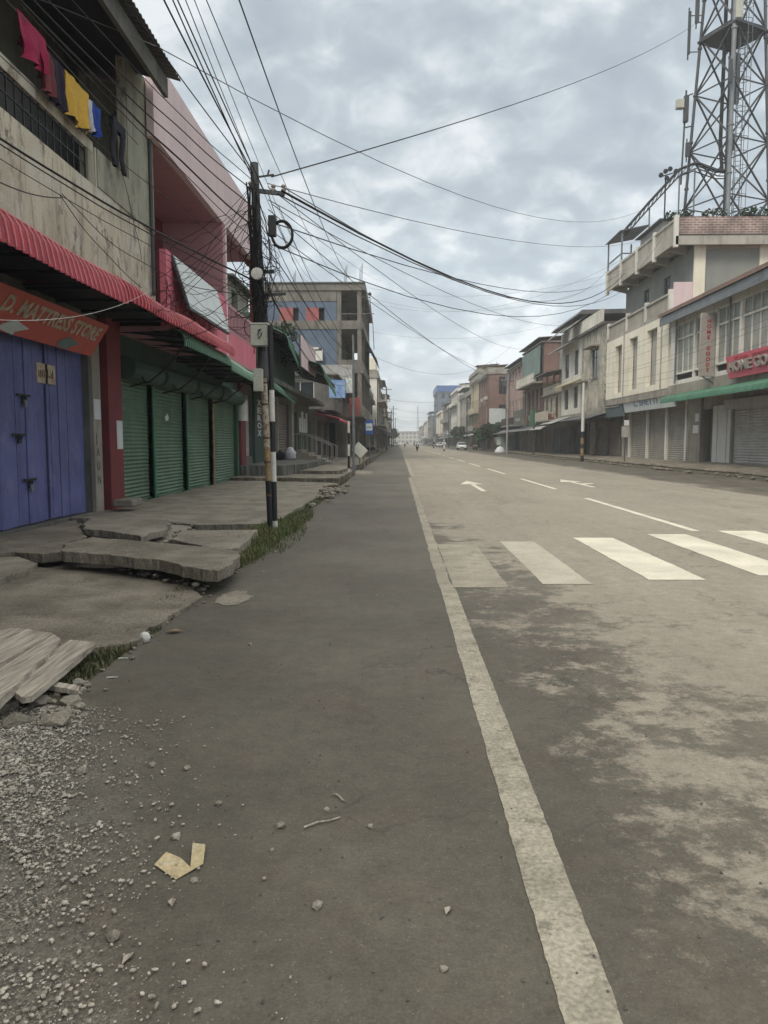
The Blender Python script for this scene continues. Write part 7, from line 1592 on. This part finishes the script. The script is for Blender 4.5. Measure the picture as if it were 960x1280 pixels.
for k in range(120): y = rd.uniform(4.4, 9.5); chunk(q, (-2.02+rd.gauss(0,0.09)+0.0*y, y, 0.01), rd.uniform(0.006,0.03), k+500, 0.6)
for k in range(60): v = onZ(rd.uniform(25,105), rd.uniform(845,905), 0); chunk(q, (v.x, v.y, -0.02+0.05*rd.random()), rd.uniform(0.012,0.045), k+700, 0.6)
for (pa, pb, n_) in (((20,696),(80,688),26),((80,690),(255,735),50),((215,674),(240,655),26),((105,665),(212,660),26),((150,640),(215,652),18),((205,674),(300,686),20),((95,652),(108,672),16),((0,725),(40,713),10)):
    for k in range(n_):
        t = rd.random(); v = onZ(pa[0]+(pb[0]-pa[0])*t+rd.gauss(0,3), pa[1]+(pb[1]-pa[1])*t+rd.gauss(0,1.5), 0.06); chunk(q, (v.x, v.y, rd.uniform(0.0,0.09)), rd.uniform(0.01,0.045), k+900, 0.6)
tag(q.build('gutter_rubble', M['slab_pale']), 'crumbs of broken concrete lying along the gutter', kind='stuff')
v = onZ(217,790,0.01); q = MB(); q.add([(v.x-0.07,v.y,0.01),(v.x,v.y-0.03,0.03),(v.x+0.08,v.y+0.03,0.012),(v.x,v.y+0.05,0.025),(v.x-0.07,v.y,0.008),(v.x,v.y-0.03,0.028),(v.x+0.08,v.y+0.03,0.01),(v.x,v.y+0.05,0.023)], [(0,1,3),(1,2,3),(4,5,7),(5,6,7)]); tag(q.build('fallen_leaf', M['yellow_paint']), 'yellowing leaf in the gutter right of the crumpled cup', 'leaf')
def stones_mesh(name, n_, m, seed, rmin, rmax, spread, label):
    rd = random.Random(seed); vs = []; fs = []; 
    base = [(0.0,0.0,1),(0.9,0,0.35),(0.28,0.85,0.35),(-0.73,0.53,0.35),(-0.73,-0.53,0.35),(0.28,-0.85,0.35),(0.75,0.5,-0.4),(-0.3,0.85,-0.4),(-0.9,0,-0.4),(-0.3,-0.85,-0.4),(0.75,-0.5,-0.4)]
    tf_ = [(0,1,2),(0,2,3),(0,3,4),(0,4,5),(0,5,1),(1,6,2),(2,6,7),(2,7,3),(3,7,8),(3,8,4),(4,8,9),(4,9,5),(5,9,10),(5,10,1),(1,10,6)]
    c_ = 0
    while c_ < n_:
        y = rd.uniform(1.5, 4.15); edge = -1.15-(y-2.2)*0.36; x = (edge+spread-0.12+rd.gauss(0, 0.24) if rd.random() < 0.35 else edge-rd.uniform(0.0, 1.3)) if rd.random() < 0.992 else edge+rd.uniform(0, 0.8)
        if x < -2.6 or x/y < -0.56: continue
        if noise.noise(Vector((x*2.5, y*2.5, 4))) < -0.18 and rd.random() < 0.8: continue
        if x > edge-0.25+0.5*noise.noise(Vector((x*1.4, y*1.8, 8))) and rd.random() < 0.55: continue
        r = rmin*(rmax/rmin)**(rd.random()**2.0); a = rd.uniform(0, 6.28); ca, sa = math.cos(a), math.sin(a); sx, sy, sz = rd.uniform(0.7,1.3), rd.uniform(0.6,1.0), rd.uniform(0.4,0.8); b = len(vs)
        for p in base:
            px_, py_ = p[0]*sx*r*rd.uniform(.8,1.2), p[1]*sy*r*rd.uniform(.8,1.2); vs.append((x+px_*ca-py_*sa, y+px_*sa+py_*ca, 0.008+r*sz*0.35+p[2]*sz*r*rd.uniform(.8,1.1)))
        fs += [tuple(i+b for i in f) for f in tf_]; c_ += 1
    q = MB(); q.add(vs, fs); tag(q.build(name, m), label, kind='stuff')
M['gravel_pale'] = mat('gravel_pale', (0.54,0.50,0.43), (0.25,0.225,0.185), 25, 0.9, 0.9, fine=0.3)
M['gravel_dark'] = mat('gravel_dark', (0.17,0.16,0.145), (0.09,0.085,0.08), 25, 0.9, 0.9, fine=0.3)
stones_mesh('gravel', 9000, M['gravel_pale'], 5, 0.002, 0.011, 0.05, 'pale loose gravel spilling onto the asphalt at the lower left')
stones_mesh('grit', 5000, M['gravel_dark'], 6, 0.0018, 0.006, 0.10, 'dark grit scattered among the pale gravel')
def scatter_grit():
    rd = random.Random(9); q = MB()
    for i in range(420):
        y = 1.9+rd.random()**1.5*9; x = rd.uniform(-1.9, 1.3); r = rd.uniform(0.002, 0.006)
        q.add([(x-r,y-r,0.003),(x+r,y-r*0.6,0.003),(x+r*0.7,y+r,0.003),(x-r*0.8,y+r,0.003),(x,y,0.003+r*1.3)], [(0,1,4),(1,2,4),(2,3,4),(3,0,4)])
    tag(q.build('grit', M['gravel_dark']), 'sparse grit over the whole asphalt strip', kind='stuff')
scatter_grit()

# grass along the gutter
def grass(name, areas, m, label, seed):
    rd = random.Random(seed); vs = []; fs = []
    for (cx, cy, rx, ry, n_, h_, z) in areas:
        for i in range(n_):
            a = rd.uniform(0, 6.28); rr = math.sqrt(rd.random()); x = cx+rx*rr*math.cos(a); y = cy+ry*rr*math.sin(a)
            if noise.noise(Vector((x*4, y*3, seed))) < -0.25: continue
            h = h_*rd.uniform(0.4, 1.2); w_ = 0.004+0.003*rd.random(); l_ = rd.uniform(0.2, 0.9)*h; b = rd.uniform(0, 6.28); dx, dy = math.cos(b), math.sin(b); k = len(vs)
            vs += [(x-dy*w_,y+dx*w_,z-0.03),(x+dy*w_,y-dx*w_,z-0.03),(x+dx*l_*0.35+dy*w_*0.8,y+dy*l_*0.35-dx*w_*0.8,z+h*0.6),(x+dx*l_*0.35-dy*w_*0.8,y+dy*l_*0.35+dx*w_*0.8,z+h*0.6),(x+dx*l_,y+dy*l_,z+h)]
            fs += [(k,k+1,k+2,k+3),(k+3,k+2,k+4)]
    q = MB(); q.add(vs, fs); return tag(q.build(name, m), label, kind='stuff')
M['grass'] = mat('grass', (0.085,0.13,0.035), (0.13,0.12,0.05), 3.5, 0.9, 0.7, bump=0)
M['grass_dry'] = mat('grass_dry', (0.14,0.135,0.065), (0.07,0.08,0.035), 5, 0.9, 0.8, bump=0)
grass('grass', [(-2.05,10.6,0.28,2.2,3800,0.13,0.0),(-2.05,12.6,0.33,1.4,2600,0.15,0.0),(-2.2,9.3,0.28,1.0,1500,0.11,0.0),(-1.95,14.6,0.26,1.6,1300,0.10,0.0),(-1.85,11.6,0.35,2.4,900,0.07,0.0),(-2.05,20,0.15,3.5,700,0.10,0.0),(-2.1,28,0.15,4,500,0.1,0.0),(-2.2,11.2,0.3,0.8,800,0.2,0.0)], M['grass'], 'tuft of green grass along the gutter around the striped post', 3)
grass('weeds', [(-2.1,5.0,0.16,0.75,1600,0.06,0.0),(-1.98,6.0,0.08,0.9,700,0.05,0.0),(-2.15,7.5,0.1,0.8,500,0.06,0.0),(-2.25,4.7,0.25,0.3,500,0.05,0.02)], M['grass_dry'], 'dry weeds in the gutter beside the sunken slab', 4)
# moss/earth ridge below the grass
mb = MB(); vs = []; ys = [4.2+0.12*i for i in range(160)]
for y in ys:
    w_ = 0.16+0.10*noise.noise(Vector((y*0.9,0,0)))+(0.12 if 9 < y < 15 else 0); c = -2.06; vs += [(c-w_*1.4,y,-0.28),(c-w_*0.6,y,-0.02+0.03*noise.noise(Vector((y*3,1,0)))),(c,y,0.02+0.03*noise.noise(Vector((y*4,2,0)))),(c+w_*0.9,y,-0.002+0.01*noise.noise(Vector((y*4,3,0)))),(c+w_*1.15,y,-0.02)]
mb.add(vs, [(5*i+j,5*i+j+1,5*i+j+6,5*i+j+5) for i in range(len(ys)-1) for j in range(4)])
tag(mb.build('gutter_soil', M['gutter_earth_kerb_shade']), 'dark soil gathered along the gutter', kind='structure')

# ================================================================ HAZE
hz_ = MB(); hz_.box(-400, 400, -70, 1500, -1.4, 60); ho = hz_.build('haze', bpy.data.materials.new('haze'))
tag(ho, 'thin humid air over the street', kind='stuff')
hm = ho.data.materials[0]; hm.use_nodes = True; n = hm.node_tree.nodes; n.clear()
o_ = n.new('ShaderNodeOutputMaterial'); v_ = n.new('ShaderNodeVolumePrincipled'); v_.inputs['Density'].default_value = 0.0010; v_.inputs['Color'].default_value = (0.86,0.9,0.93,1)
hm.node_tree.links.new(v_.outputs[0], o_.inputs['Volume'])
